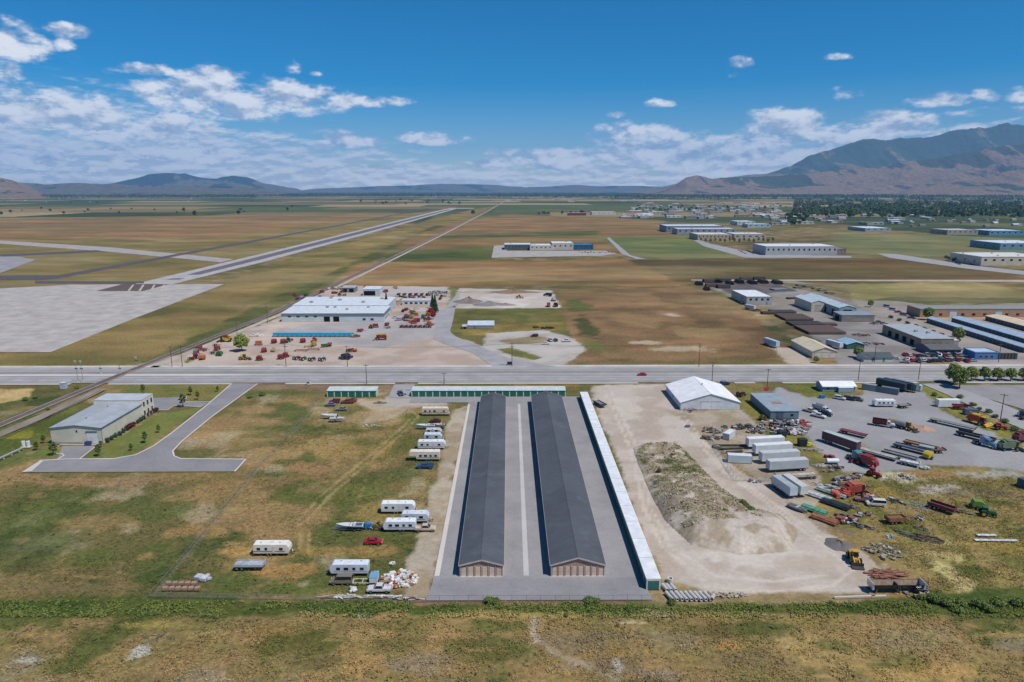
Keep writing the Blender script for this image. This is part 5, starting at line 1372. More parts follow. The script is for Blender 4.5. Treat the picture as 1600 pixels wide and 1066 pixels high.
def fence(P, label, h=1.8, gap=3.2, mesh=True, cat='fence'):
    """chain-link fence: posts, top rail, thin strands"""
    t = root('chain_link_fence'); t.location = (P[0][0], P[0][1], 0)
    if h not in _post: _post[h] = MB().cyl((0, 0, -.2), (0, 0, h), .045, 6).mesh('post', STEEL)
    P = [Vector((p[0] - P[0][0], p[1] - P[0][1])) for p in P]
    for a, b in zip(P[:-1], P[1:]):
        n = max(1, int((b - a).length / gap))
        for i in range(n): part(t, 'post', _post[h], loc=(*a.lerp(b, i / n), 0))
        part(t, 'top_rail', MB().bar((*a, h - .05), (*b, h - .05), .05), STEEL)
        if mesh:
            m = MB()
            for k in range(6): m.bar((*a, .1 + k * (h - .3) / 5), (*b, .1 + k * (h - .3) / 5), .018)
            q = part(t, 'wire_mesh', m, STEEL); q['kind'] = 'stuff'
    return tag(t, label, cat)
# ------------------------------------------------------------------ storage buildings
SLATE = C(84, 88, 94); TANW = C(176, 146, 130); DOORT = C(222, 196, 176); GREEN = C(30, 112, 92); CREAM = C(226, 218, 204)
def storage(x0, x1, ridge, label, ndoors):
    w = x1 - x0; feats = []
    dw = w / ndoors
    t = gable('storage_building', label, x0, x1, 147.0, 283.0, 3.0, ridge, TANW, SLATE, 'y', .35, (), roofkind='roof', trim=C(206, 190, 180), wallkind='paint', cat='storage building', rrough=.85)
    L2 = 68.0
    for i in range(ndoors):
        u = -w / 2 + dw * (i + .5)
        top = 3.0 + (ridge - 3.0) * (1 - abs(u) / (w / 2)) * .0
        fr = part(t, 'door_pier', MB().box(u - dw / 2 - .12, u - dw / 2 + .12, -L2 - .22, -L2, 0, 2.75), mat(C(190, 160, 144), .7, 0, 'paint'))
        dr = part(t, 'roller_door', MB().box(u - dw / 2 + .2, u + dw / 2 - .2, -L2 - .05, -L2, .05, 2.5), mat(DOORT, .55, 0, 'metal'))
        part(dr, 'door_panel', MB().box(u - dw / 2 + .26, u + dw / 2 - .26, -L2 - .09, -L2 - .05, .1, 1.2), mat(DOORT, .55, 0, 'metal'))
        part(dr, 'door_panel', MB().box(u - dw / 2 + .26, u + dw / 2 - .26, -L2 - .09, -L2 - .05, 1.28, 2.44), mat(DOORT, .55, 0, 'metal'))
    part(t, 'door_pier', MB().box(w / 2 - .12, w / 2 + .12, -L2 - .22, -L2, 0, 2.75), mat(C(206, 180, 166), .7, 0, 'paint'))
    part(t, 'foundation', MB().box(-w / 2 - .15, w / 2 + .15, -L2 - .3, L2 + .3, 0, .12), CONC)
    me = MB().box(-.04, 0, -1.35, 1.35, .1, 2.4).mesh('side_door', mat(C(196, 172, 156), .6, 0, 'ribbed'))
    me2 = MB().box(0, .04, -1.35, 1.35, .1, 2.4).mesh('side_door', mat(C(196, 172, 156), .6, 0, 'ribbed'))
    n = 42
    for i in range(n):
        y = -L2 + (i + .5) * 2 * L2 / n
        part(t, 'side_door', me, loc=(-w / 2, y, 0)); part(t, 'side_door', me2, loc=(w / 2, y, 0))
    return t
storage(-11.5, -1.4, 4.35, 'narrower long storage building with dark slate gable roof and six tan end doors', 6)
storage(10.2, 22.8, 4.85, 'wider long storage building with dark slate gable roof beside the container row', 8)
# row of white-roofed storage modules, each lifted in on its own
@proto
def make_module(last=False):
    t = root('storage_module'); L = 9.18; W = 3.2; H = 2.75
    part(t, 'shell', MB().box(0, W, 0, L, .08, H), mat(C(206, 212, 208), .5, 0, 'ribbed'))
    rp = mat(C(238, 240, 242), .5, 0, 'metal')
    part(t, 'roof', MB().box(-.1, W + .1, .02, L - .02, H, H + .09), rp)
    for k in range(3): part(t, 'roof_rib', MB().box(-.1, W + .1, L * k / 3 - .04 + .08, L * k / 3 + .04 + .08, H + .09, H + .12), rp)
    for i in range(3):
        y = L * (i + .5) / 3
        d = part(t, 'roller_door', MB().box(-.05, 0, y - 1.32, y + 1.32, .12, 2.4), mat(GREEN, .5, 0, 'ribbed'))
        part(d, 'handle', MB().box(-.1, -.05, y - .1, y + .1, .5, .58), STEEL)
    for i in range(4): part(t, 'door_post', MB().box(-.08, 0, max(0, L * i / 3 - .12), min(L, L * i / 3 + .12), .08, H - .02), mat(C(150, 176, 164), .5))
    part(t, 'gutter', MB().box(-.16, -.08, 0, L, 2.5, H), mat(C(170, 186, 178), .5))
    if last:
        f = part(t, 'end_frame', MB().box(-.02, W + .02, -.06, 0, .06, H), mat(CREAM, .5))
        d = part(t, 'end_door', MB().box(.3, W - .3, -.1, -.06, .15, 2.3), mat(C(58, 118, 112), .5, 0, 'metal'))
        for k in range(4): part(d, 'door_panel', MB().box(.36, W - .36, -.125, -.1, .2 + k * .53, .67 + k * .53), mat(C(58, 118, 112), .5, 0, 'metal'))
    return t
ORD = 'first second third fourth fifth sixth seventh eighth ninth tenth eleventh twelfth thirteenth fourteenth fifteenth sixteenth seventeenth eighteenth'.split()
for i in range(16):
    put(make_module(i == 0), (31.75, 141.2 + i * 9.3), 0, 'white roofed storage module showing a green end door by the concrete pipes' if i == 0 else ORD[i] + ' white roofed storage module counted from the green end door', 'storage unit', 'row of white roofed storage modules')
# rows of green doors along the highway verge
def green_row(x0, n, label):
    pw = 3.11; w = n * pw; t = root('storage_row')
    part(t, 'wall', MB().box(-w / 2, w / 2, 0, 5, 0, 2.75), mat(C(214, 218, 210), .55, 0, 'ribbed'))
    part(t, 'roof', MB()._add([(-w / 2 - .2, -.3, 2.76), (w / 2 + .2, -.3, 2.76), (w / 2 + .2, 5.2, 3.2), (-w / 2 - .2, 5.2, 3.2), (-w / 2 - .2, -.3, 2.9), (w / 2 + .2, -.3, 2.9), (w / 2 + .2, 5.2, 3.34), (-w / 2 - .2, 5.2, 3.34)], [(0, 1, 2, 3), (4, 7, 6, 5), (0, 4, 5, 1), (1, 5, 6, 2), (2, 6, 7, 3), (3, 7, 4, 0)]), mat(C(206, 216, 214), .5, 0, 'metal'))
    part(t, 'fascia', MB().box(-w / 2 - .1, w / 2 + .1, -.12, 0, 2.42, 2.74), mat(C(70, 140, 124), .5))
    dm = MB().box(-1.28, 1.28, -.06, 0, .08, 2.35).mesh('roller_door', mat(GREEN, .5, 0, 'metal'))
    pm = MB().box(-.16, .16, -.1, 0, 0, 2.42).mesh('door_post', mat(CREAM, .5))
    for i in range(n):
        part(t, 'roller_door', dm, loc=(-w / 2 + pw * (i + .5), 0, 0)); part(t, 'door_post', pm, loc=(-w / 2 + pw * i, 0, 0))
    part(t, 'door_post', pm, loc=(w / 2, 0, 0))
    return put(t, (x0 + w / 2, 292.2), 0, label, 'storage building')
green_row(-80.6, 7, 'short row of seven green storage doors behind the parked wrecks')
green_row(-43.0, 22, 'long row of green storage doors behind the slate roofed buildings')

# ------------------------------------------------------------------ office by the railway
off = gable('office_building', 'beige metal office building with pale blue grey roof by the railway', -165.2, -147.0, 234.4, 262.0, 6.2, 7.2, C(212, 206, 188), C(172, 177, 182), 'y', .3,
      [('rolldoor', 'S', 5.6, 3.6, .1, 4.4, C(232, 230, 228)), ('door', 'S', 2.6, 1.0, .1, 2.2, C(206, 204, 196)), ('window', 'S', .3, .5, 4.6, .7, C(150, 150, 150))], trim=C(92, 122, 144), vents=2, rrough=.7)
part(off, 'wainscot', MB().box(-9.13, 3.0, -13.84, -13.8, 0, .9), mat(C(170, 158, 142), .7))
part(off, 'door_awning', MB().box(3.6, 7.7, -14.15, -13.8, 4.95, 5.1), mat(C(120, 128, 134), .5))
part(off, 'downspout', MB().box(9.1, 9.22, -13.7, -13.55, 0, 6.1), mat(C(110, 120, 130), .5))
front = MB().box(-9.6, 9.4, 13.8, 23.0, 0, 7.9)
part(off, 'front_block', front, mat(C(226, 220, 206), .7, 0, 'paint'))
part(off, 'front_roof', MB().box(-9.7, 9.5, 13.7, 23.1, 7.9, 8.05), mat(C(190, 197, 202), .7, 0, 'ribbed'))
for k in range(3):
    for z in (1.2, 4.8):
        w_ = part(off, 'window', MB().box(9.4, 9.46, 14.7 + k * 2.9, 16.1 + k * 2.9, z, z + 2.1), mat(C(190, 184, 172), .5))
        part(w_, 'pane', MB().box(9.46, 9.48, 14.85 + k * 2.9, 15.95 + k * 2.9, z + .15, z + 1.95), GLASS)
sk = root('dumpster'); part(sk, 'bin', MB().box(-.9, .9, -.6, .6, .1, 1.3, -.12, -.06), mat(C(46, 84, 128), .6, 0, 'metal')); part(sk, 'lid', MB().box(-1.02, 1.02, -.66, .66, 1.3, 1.38), mat(C(40, 52, 70), .6))
putp(sk, 138, 696, 0, 'blue steel dumpster beside the office roller door', 'dumpster')
for i, (px, py) in enumerate(((168, 691), (175, 687), (181, 683), (188, 680), (194, 676), (216, 661), (221, 658), (225, 655))):
    tree('shrub', px, py, 1.05, 'rounded grey green shrub against the office side wall', 'shrubs along the office wall', cat='shrub')
for i, (px, py) in enumerate(((199, 672), (204, 669), (209, 666), (230, 651), (235, 648), (240, 645), (244, 643))):
    tree('redshrub', px, py, 1.1, 'dark red shrub against the office side wall', 'red shrubs along the office wall', cat='shrub')
for i, (px, py, s) in enumerate(((224, 616, 1.2), (298, 617, 1.1), (309, 624, .9), (340, 612, .7), (286, 636, 1.5), (227, 692, 1.1), (248, 676, .8), (205, 704, .7), (154, 713, 1.2), (158, 699, .7), (57, 703, .9), (68, 692, .8), (84, 711, 1.3))):
    tree('sapling', px, py, s, 'young tree planted in the office lawn', 'young trees of the office lawn')
for px in (37.5, 45):
    c = root('storage_tank'); part(c, 'tank', MB().cyl((0, 0, .3), (0, 0, 2.3), .62, 14), mat(WHITE, .5)); part(c, 'base', MB().box(-.8, .8, -.8, .8, 0, .3), CONC); part(c, 'pipe', MB().cyl((0, 0, 2.3), (0, 0, 2.6), .1, 8), STEEL)
    putp(c, px, 699, 0, 'small white upright tank at the end of the silver pipe', 'tank', 'pair of white upright tanks')
pa, pb = G(-40, 738), G(36, 703)
pp = root('pipeline'); part(pp, 'pipe', MB().cyl((0, 0, .8), (pb[0] - pa[0], pb[1] - pa[1], .8), .32, 10), mat(C(206, 208, 210), .35, .4, 'metal'))
for k in range(6):
    u = (k + .5) / 6; part(pp, 'support', MB().box((pb[0] - pa[0]) * u - .12, (pb[0] - pa[0]) * u + .12, (pb[1] - pa[1]) * u - .3, (pb[1] - pa[1]) * u + .3, -.1, .55), CONC)
put(pp, pa, 0, 'silver pipe running along the ground to two white tanks', 'pipe', z=0.02)
# railway crossing
def signal(px, py, label, h=8.5, arm=0):
    t = root('crossing_signal'); part(t, 'mast', MB().cyl((0, 0, 0), (0, 0, h), .11, 8), STEEL); part(t, 'base', MB().box(-.4, .4, -.4, .4, 0, .5), CONC)
    part(t, 'signal_head', MB().cyl((-.45, -.15, h * .6), (-.45, .1, h * .6), .26, 10), DARKSTEEL); part(t, 'signal_head', MB().cyl((.45, -.15, h * .6), (.45, .1, h * .6), .26, 10), DARKSTEEL)
    part(t, 'crossbuck', MB().bar((-.6, -.16, h - 1.3), (.6, -.16, h - .3), .05, .2).bar((.6, -.2, h - 1.3), (-.6, -.2, h - .3), .05, .2), mat(WHITE, .5))
    if arm: part(t, 'gate_arm', MB().bar((0, 0, 1.1), (arm, 0, 1.4), .1, .12), mat(C(220, 200, 196), .5))
    return putp(t, px, py, 0, label, 'signal')
signal(122, 597, 'tall railway crossing mast south of the highway, west of the rails', 11); signal(130, 597, 'tall railway crossing mast south of the highway, close to the rails', 11)
signal(158, 584, 'railway crossing gate in the highway median, west of the rails', 4.5, -7); signal(188, 584, 'railway crossing gate in the highway median, east of the rails', 4.5, 7)
signal(214, 574, 'railway crossing mast on the far side of the highway', 6)
cb = root('signal_cabinet'); part(cb, 'cabinet', MB().box(-1.2, 1.2, -1, 1, .15, 2.7), mat(C(196, 214, 226), .4, .2, 'metal')); part(cb, 'roof', MB().box(-1.35, 1.35, -1.15, 1.15, 2.7, 2.85), mat(C(214, 222, 228), .4)); part(cb, 'door', MB().box(-.5, .5, -1.03, -1, .25, 2.4), mat(C(180, 200, 214), .4)); part(cb, 'plinth', MB().box(-1.3, 1.3, -1.1, 1.1, 0, .15), CONC)
putp(cb, 100, 607, 0, 'pale blue signal cabinet beside the railway crossing', 'cabinet')

# ------------------------------------------------------------------ the lot of campers and boats
MAROON = C(110, 40, 50); SILV = C(176, 180, 184); NAVY = C(40, 60, 100)
camper('motorhome', 11.2, C(222, 206, 184), C(120, 90, 70), 681, 648, 0, 'long cream motorhome with brown stripe parked by the storage paving', 3.1)
car('sedan', MAROON, 680, 659.5, 180, 'maroon car parked between the cream motorhome and the white boat')
putp(make_boat(C(226, 228, 230), 7.5, C(150, 160, 180), C(120, 130, 150)), 665, 670, 180, 'white motorboat with grey trim on its trailer', 'boat')
putp(make_boat(C(206, 190, 170), 4.8, C(120, 90, 70)), 686, 669, 180, 'small tan boat on a trailer beside the white motorboat', 'boat')
camper('trailer', 6.0, C(196, 198, 198), C(130, 134, 140), 678, 679, 0, 'small low grey camper trailer beside the white boat', 2.3)
camper('trailer', 6.6, C(206, 214, 222), C(90, 110, 150), 677, 688.5, 0, 'short bluish white camper trailer with a dark stripe', 2.8)
camper('trailer', 9.8, C(228, 228, 228), C(150, 160, 180), 675, 701, 0, 'long white camper trailer parked nearest the cream fifth wheel camper', 3.1)
camper('fifth', 10.4, C(228, 218, 204), C(150, 120, 100), 664, 718.5, 180, 'cream fifth wheel camper with raised nose beside the blue pickup', 3.0)
car('pickup', C(48, 90, 140), 664, 731, 180, 'blue pickup truck parked beside the cream fifth wheel camper')
camper('trailer', 9.6, C(230, 232, 234), C(190, 196, 204), 623, 800, 0, 'plain white camper trailer standing apart above the boat', 3.1)
camper('trailer', 7.6, C(206, 214, 222), C(170, 130, 110), 650, 815, 0, 'pale blue grey camper trailer tucked behind a white one', 2.9)
camper('trailer', 8.8, C(226, 230, 234), C(120, 140, 170), 625, 828, 180, 'white camper trailer with blue stripe between boat and old truck', 3.0)
car('pickup', C(214, 196, 176), 665, 829, 0, 'old cream pickup truck beside the white camper trailer')
putp(make_boat(C(216, 220, 220), 7.4, C(50, 60, 90), C(70, 90, 120)), 547, 828, 180, 'white speedboat with dark hull stripe on a trailer', 'boat')
heap('tarp_heap', 573, 824, 3.4, 2.2, 1.4, 26, [C(40, 120, 180), C(60, 140, 196), C(30, 90, 150)], 3, 'heap of blue tarpaulin beside the speedboat', 'tarpaulin')
heap('scrap_heap', 592, 824, 4.2, 2.5, 1.3, 40, [C(90, 80, 70), C(60, 60, 70), C(190, 180, 160), C(170, 140, 60)], 4, 'heap of mixed scrap between speedboat and white camper', 'scrap')
car('sedan', C(196, 20, 44), 584, 849, 0, 'bright red car alone in the dry grass')
camper('trailer', 9.2, C(232, 226, 214), C(120, 110, 96), 427, 865, 0, 'white camper trailer standing alone in the western grass', 3.1)
putp(make_flatbed(7.2, C(176, 182, 188), False, .35, C(186, 192, 198)), 391, 888, 0, 'low silver flatbed trailer by the western fence', 'trailer')
camper('trailer', 9.2, C(214, 220, 228), C(176, 184, 196), 547, 896, 180, 'weathered pale blue camper trailer near the rubbish heap', 3.0)
car('van', C(140, 128, 110), 534, 911, 180, 'old tan van with dark windows below the weathered camper')
car('pickup', C(222, 220, 222), 593, 924, 180, 'old white pickup truck among the rubbish')
ut = root('utility_trailer'); part(ut, 'box', MB().box(-1.3, 1.3, -.9, .9, .6, 1.9), mat(C(230, 226, 226), .5)); part(ut, 'lid', MB().box(-1.35, 1.35, -.95, .95, 1.9, 2.0), mat(C(120, 170, 206), .5)); part(ut, 'drawbar', MB().bar((1.3, 0, .55), (2.3, 0, .45), .1), DARKSTEEL); wheel(ut, 0, .95, .3); wheel(ut, 0, -.95, .3)
putp(ut, 585, 910, 90, 'small white box trailer with blue lid beside the white pickup', 'trailer')
wf = root('boat_trailer_frame'); m = MB()
for y in (-.9, .9): m.bar((-2.2, y, .5), (2.2, y, .5), .14)
for x in (-2.2, 0, 2.2): m.bar((x, -.9, .5), (x, .9, .5), .14)
part(wf, 'frame', m, mat(C(226, 220, 196), .5)); wheel(wf, -1, 1.05, .3); wheel(wf, -1, -1.05, .3)
putp(wf, 567, 911, 0, 'empty cream trailer frame beside the old tan van', 'trailer')
JW = [C(232, 230, 226), C(222, 226, 230), C(236, 232, 220), C(190, 150, 110), C(170, 110, 80), C(210, 206, 196)]
heap('rubbish_heap', 625, 906, 8.5, 7.5, 1.0, 160, JW, 5, 'heap of white rubbish and broken boards by the paving', 'rubbish', (.3, 1.3))
heap('rubbish_heap', 588, 896, 1.4, 1.0, .5, 12, JW, 6, 'small bundle of white rubbish behind the weathered camper', 'rubbish', (.3, .7))
heap('rubbish_heap', 613, 882, 1.3, 1.0, .7, 10, JW, 7, 'small white heap alone in the grass above the rubbish', 'rubbish', (.4, .9))
heap('board_stack', 560, 933, 18, 1.0, .5, 60, JW + [C(120, 170, 200), C(150, 130, 100)], 8, 'scattered white boards lying along the front fence', 'boards', (.5, 2.6), True)
heap('board_stack', 636, 936, 7, 1.0, .5, 26, JW + [C(90, 80, 70), C(176, 140, 96)], 9, 'scattered boards lying by the corner of the paving', 'boards', (.4, 1.6), True)
heap('rubbish_heap', 552, 922, 1.6, 1.5, .8, 14, [C(230, 230, 228), C(220, 222, 226)], 10, 'white cloth bundle beside the empty trailer frame', 'rubbish', (.4, 1.0))
for i in range(11):
    c = root('pallet'); zt = .12
    for k in range(5): part(c, 'plank', MB().box(-.6, .6, -.5 + k * .22, -.35 + k * .22, .3, .34), mat(C(170, 128, 100), .85, 0, 'rust'))
    part(c, 'load', MB().box(-.55, .55, -.48, .48, .34, .75), mat(C(164, 138, 118), .9, 0, 'gravel'))
    for y in (-.45, 0, .45): part(c, 'bearer', MB().box(-.6, .6, y - .05, y + .05, .02, .3), mat(C(140, 104, 80), .85, 0, 'rust'))
    putp(c, 259 + (i % 6) * 10 + (i // 6) * 5, 922 - (i // 6) * 8, 4 * (i % 3), 'wooden pallet of brown bricks by the western fence', 'pallet', 'pallets of bricks by the western fence')
heap('rubbish_heap', 318, 905, 3, 1.6, .6, 20, [C(206, 208, 210), C(190, 196, 204), C(150, 150, 150)], 11, 'heap of grey sheet metal beside the brick pallets', 'scrap', (.5, 1.6))
car('sedan', C(130, 128, 160), 516, 634, 180, 'dusty lilac car wreck below the short green row')
car('suv', C(150, 60, 66), 523, 629, 180, 'faded red car wreck behind the lilac one')
car('pickup', C(150, 66, 62), 543, 630, 180, 'rusty red pickup wreck by the green doors')
car('sedan', C(150, 146, 142), 534, 641, 180, 'dull grey car wreck in front of the red pickup wreck')
heap('scrap_heap', 552, 627, 3.0, 2.0, 1.4, 30, [C(110, 60, 60), C(130, 100, 110), C(80, 76, 80)], 12, 'heap of car scrap beside the red pickup wreck', 'scrap')
putp(make_boat(C(232, 232, 230), 6.6, C(190, 196, 200), C(200, 204, 206)), 514, 654, 180, 'white boat lying in the western grass', 'boat')
putp(make_boat(C(214, 216, 214), 5.8, C(160, 120, 100), C(160, 190, 200)), 527, 659, 0, 'grey white boat with brown trim beside another boat', 'boat')
heap('driftwood_heap', 594, 630, 5, 1.5, .8, 26, [C(150, 120, 90), C(170, 150, 120), C(110, 90, 70)], 13, 'heap of weathered timber near the driveway gate', 'timber', (.6, 2.0), True)
heap('rubble_heap', 580, 666, 7, 2.5, .3, 30, [C(216, 206, 190), C(196, 184, 168)], 14, 'low spread of pale rubble in the grass', 'rubble', (.3, .8))
car('pickup', C(60, 66, 78), 626, 617, -70, 'dark pickup entering by the storage driveway')
gp = root('keypad_post'); part(gp, 'box', MB().box(-.9, .9, -.7, .7, .1, 2.6), mat(C(216, 218, 220), .4)); part(gp, 'cap', MB().box(-1, 1, -.8, .8, 2.6, 2.7), mat(C(180, 184, 188), .4)); part(gp, 'keypad', MB().box(-.95, -.9, -.2, .2, 1.1, 1.6), DARKSTEEL)
putp(gp, 638, 617, 0, 'white keypad kiosk at the storage driveway', 'kiosk')
car('sedan', C(190, 26, 40), 1003, 587, 180, 'red car driving alone on the highway')
bag = root('road_marker'); part(bag, 'box', MB().box(-.9, .9, -.6, .6, 0, 1.0, .15, .1), mat(C(216, 210, 200), .7), .05); part(bag, 'lid', MB().box(-1, .2, -.7, .7, 1.0, 1.1), mat(C(60, 60, 60), .7)); putp(bag, 483, 601, 0, 'pale utility box on the highway verge', 'utility box')

# ------------------------------------------------------------------ poles along the highway
POLES = [(447, 573, 12.5, 'utility pole beside the red machines of the dealer'), (543, 573, 11, 'utility pole in front of the dark wrapped machines'), (573, 600, 9.5, 'utility pole on the near verge west of the driveway'), (694, 600, 5.5, 'short thick pole on the verge above the green doors'), (800, 573, 12.5, 'utility pole at the mouth of the northern side road'),
         (1112, 604, 12, 'utility pole beside the big white barn'), (1092, 573, 12.5, 'utility pole before the brown vacant lot'), (1198, 611, 10.5, 'utility pole with a red sign near the yard entrance'), (1341, 594, 11, 'utility pole behind the small white house'), (1435, 593, 10, 'utility pole beside the parked dark trailers'),
         (269, 573, 11, 'utility pole nearest the crossing on the dealer side'), (285, 573, 11, 'utility pole beside the parked rakes'), (418, 505, 12, 'utility pole behind the dealer beside the railway'), (371, 527, 11, 'utility pole between railway and lone tree'),
         (1366, 566, 11, 'utility pole beside the small white shed across the highway'), (1560, 566, 10, 'utility pole beside the blue shop across the highway'), (1563, 657, 11, 'tall utility pole at the weedy edge of the parking lot')]
for px, py, h, lab in POLES: putp(make_pole(h, 2 if h > 12 else 1, h > 11.5), px, py, 90 if py != 657 else 60, lab, 'utility pole')
chain = [(285, 573, 11), (447, 573, 12.5), (543, 573, 11), (800, 573, 12.5), (1092, 573, 12.5)]
for a, b in zip(chain[:-1], chain[1:]): wires(G(*a[:2]), G(*b[:2]), a[2] - .2, b[2] - .2, 'power line over the far verge ' + ('before the lone tree', 'before the row of tractors', 'before the dealer gravel and side road', 'before the brown vacant lot')[chain.index(a)])
sg = root('roadside_sign'); part(sg, 'post', MB().cyl((0, 0, 0), (0, 0, 1.6), .1, 8), STEEL); part(sg, 'panel', MB().box(-1.2, 1.2, -.1, .1, 1.5, 3.2), mat(C(190, 60, 60), .5)); part(sg, 'base', MB().box(-1, 1, -.5, .5, 0, .3), CONC)
putp(sg, 1197, 616, 10, 'red roadside sign board below the utility pole', 'sign')

# ------------------------------------------------------------------ implement dealer north of the highway
dl = flat('dealer_building', 'large white implement dealer building with grey banded front', -158.4, -87, 470, 497, 5.9, C(206, 214, 214), C(222, 228, 232),
     [('opening', 'S', -4, 4.2, .1, 3.9, None), ('opening', 'S', 2.5, 4.2, .1, 3.9, None)] + [('window', 'S', 22 + i * 5.5, 2.0, 1.0, 1.4, C(120, 130, 136)) for i in range(2)] + [('window', 'S', -30 + i * 6, 2.2, 3.2, 1.2, C(120, 130, 136)) for i in range(4)] + [('window', 'E', -8 + i * 5, 2.4, 1.0, 1.5, C(120, 130, 136)) for i in range(4)], parapet=0, slope=.7, units=5, band=C(120, 134, 142))
part(dl, 'rear_block', MB()._add([(-35.7, 13.6, 0), (34, 13.6, 0), (34, 50, 0), (-35.7, 50, 0), (-35.7, 13.6, 7.0), (34, 13.6, 7.0), (34, 50, 7.6), (-35.7, 50, 7.6)], [(0, 1, 5, 4), (1, 2, 6, 5), (2, 3, 7, 6), (3, 0, 4, 7)]), mat(C(190, 200, 206), .6, 0, 'ribbed'))
part(dl, 'rear_roof', MB()._add([(-36, 13.3, 7.0), (34.3, 13.3, 7.0), (34.3, 50.3, 7.6), (-36, 50.3, 7.6), (-36, 13.3, 7.2), (34.3, 13.3, 7.2), (34.3, 50.3, 7.8), (-36, 50.3, 7.8)], [(4, 5, 6, 7), (0, 1, 5, 4), (1, 2, 6, 5), (2, 3, 7, 6), (3, 0, 4, 7)]), mat(C(224, 230, 234), .5, 0, 'metal'))
for x, y in ((-25, 24), (-6, 34), (14, 24), (25, 40), (-15, 43)): part(dl, 'rooftop_unit', MB().box(x - 1.2, x + 1.2, y - 1, y + 1, 7.3, 8.7), mat(C(170, 174, 176), .5, .2, 'metal'), .05)
flat('machine_shed', 'white roofed open shed behind the dealer building', -126.8, -112, 591, 606, 5.5, C(200, 206, 210), C(224, 228, 232), [('opening', 'S', -1.5, 10, .1, 4.0, None)], parapet=0, slope=.6)
flat('annex_building', 'small beige annex with flat roof beside the conifer', -96, -87.4, 540, 556, 3.6, C(206, 180, 148), C(206, 196, 180), [('window', 'S', 0, 1.6, 1, 1.2, C(150, 130, 110))], parapet=.2)
flat('showroom_building', 'low white building with flat roof behind the car lot', -85, -62.5, 541, 552, 3.4, C(216, 220, 222), C(206, 210, 212), [('window', 'S', -8 + 4 * i, 2.2, .9, 1.4, C(120, 130, 136)) for i in range(5)], parapet=.2)
flat('open_shed', 'small dark open shed in the far corner of the dealer yard', -150, -138, 610, 622, 4.2, C(130, 134, 138), C(186, 190, 194), [('opening', 'S', -3, 4, .1, 3.2, None), ('opening', 'S', 3, 4, .1, 3.2, None)], parapet=0, slope=.4)
tree('round', 378, 549, 1.2, 'lone dark green tree in the dealer yard')
tree('conifer', 604, 483, 1.15, 'dark conifer at the corner of the dealer building')
tree('conifer', 680, 489, 1.25, 'tallest dark conifer beside the dealer car lot', 'conifers by the dealer car lot'); tree('conifer', 676, 482, 1.05, 'slender dark conifer just behind the tallest one')
for px, py in ((673, 493), (677, 499)): tree('redtree', px, py, 1.1, 'red leaved small tree below the conifers', 'red trees by the dealer car lot')
BLUE = C(60, 178, 216)
for i in range(17):
    x = 431 + i * 7.4
    putp(make_implement('drill', BLUE, 3.0), x, 526, 90, ORD[i] + ' blue seed drill of the row, counted from the railway side', 'implement', 'row of blue seed drills')
REDM = C(150, 58, 54); YEL = C(206, 168, 40); GRNM = C(60, 110, 60); ORG = C(206, 110, 60)
for i, (px, py, d) in enumerate(((429, 536, 80), (443, 536, 85), (413, 550, 95), (474, 535, 80), (440, 561, 20), (407, 563, 10), (448, 558, 15))):
    putp(make_baler(REDM, C(120, 30, 34)), px, py, d, 'red hay baler parked on the dealer gravel', 'implement', 'red hay balers of the dealer')
putp(make_combine(YEL, C(110, 40, 40)), 352, 534, 180, 'yellow combine harvester in the corner by the railway', 'combine')
putp(make_combine(REDM, YEL), 595, 531, 180, 'red and yellow combine harvester on the dealer gravel', 'combine')
putp(make_implement('drill', C(190, 170, 120), 4), 428, 549, 20, 'tan seed drill beside a red hay baler', 'implement')
putp(make_loader(YEL), 383, 562, 0, 'small yellow loader below the lone tree', 'loader')
for i, (px, py, d, k) in enumerate(((320, 548, 20, 'disc'), (308, 555, 30, 'tine'), (298, 562, 20, 'disc'), (337, 541, 25, 'disc'))):
    putp(make_implement(k, C(150, 50, 50), 5), px, py, d, 'dull red tillage frame near the crossing', 'implement', 'tillage frames near the crossing')
putp(make_implement('tine', C(130, 160, 60), 3), 294, 566, 15, 'light green hay rake near the crossing', 'implement')
for px, py, col, lab in ((463, 562, C(150, 60, 60), 'small red tractor between balers and green tractor'), (473, 563, GRNM, 'small green tractor in front of the dealer'), (487, 564, NAVY, 'small dark blue tractor beside the green one'), (503, 564, C(50, 80, 140), 'small blue tractor at the end of the tractor line')):
    putp(make_tractor(col, C(200, 200, 190), False), px, py, 60, lab, 'tractor')
for px, py, w_ in ((470, 549, 6), (490, 547, 6)): putp(make_implement('tine', C(170, 90, 70), w_), px, py, 90, 'rusty red rake lying on the dealer gravel', 'implement', 'rusty rakes on the dealer gravel')
heap('machine_stack', 541, 560, 6, 7, 3.2, 60, [C(40, 44, 52), C(56, 60, 70), C(70, 80, 96)], 21, 'stack of dark wrapped machine parts beside the pole', 'machine parts', (.8, 2.4))
heap('machine_stack', 549, 549, 6, 5, 1.8, 40, [C(150, 70, 50), C(70, 60, 60), C(190, 110, 70), C(120, 60, 60)], 22, 'stack of rusty machine parts behind the dark wrapped ones', 'machine parts', (.7, 2.0))
heap('machine_stack', 554, 526, 7, 5, 1.6, 40, [YEL, C(190, 150, 90), C(120, 100, 90)], 23, 'yellow machine parts at the end of the blue row', 'machine parts', (.7, 2.0))
heap('machine_stack', 400, 525, 8, 4, 1.0, 40, [WHITE, C(210, 206, 200), C(180, 170, 160)], 24, 'pale crates stacked west of the blue row', 'crates', (.8, 2.0))
heap('machine_stack', 530, 452, 22, 12, 2.0, 70, [C(206, 204, 200), C(150, 100, 80), C(120, 100, 90), C(190, 170, 150)], 25, 'scattered parts in the far dealer yard', 'machine parts', (.8, 2.6))
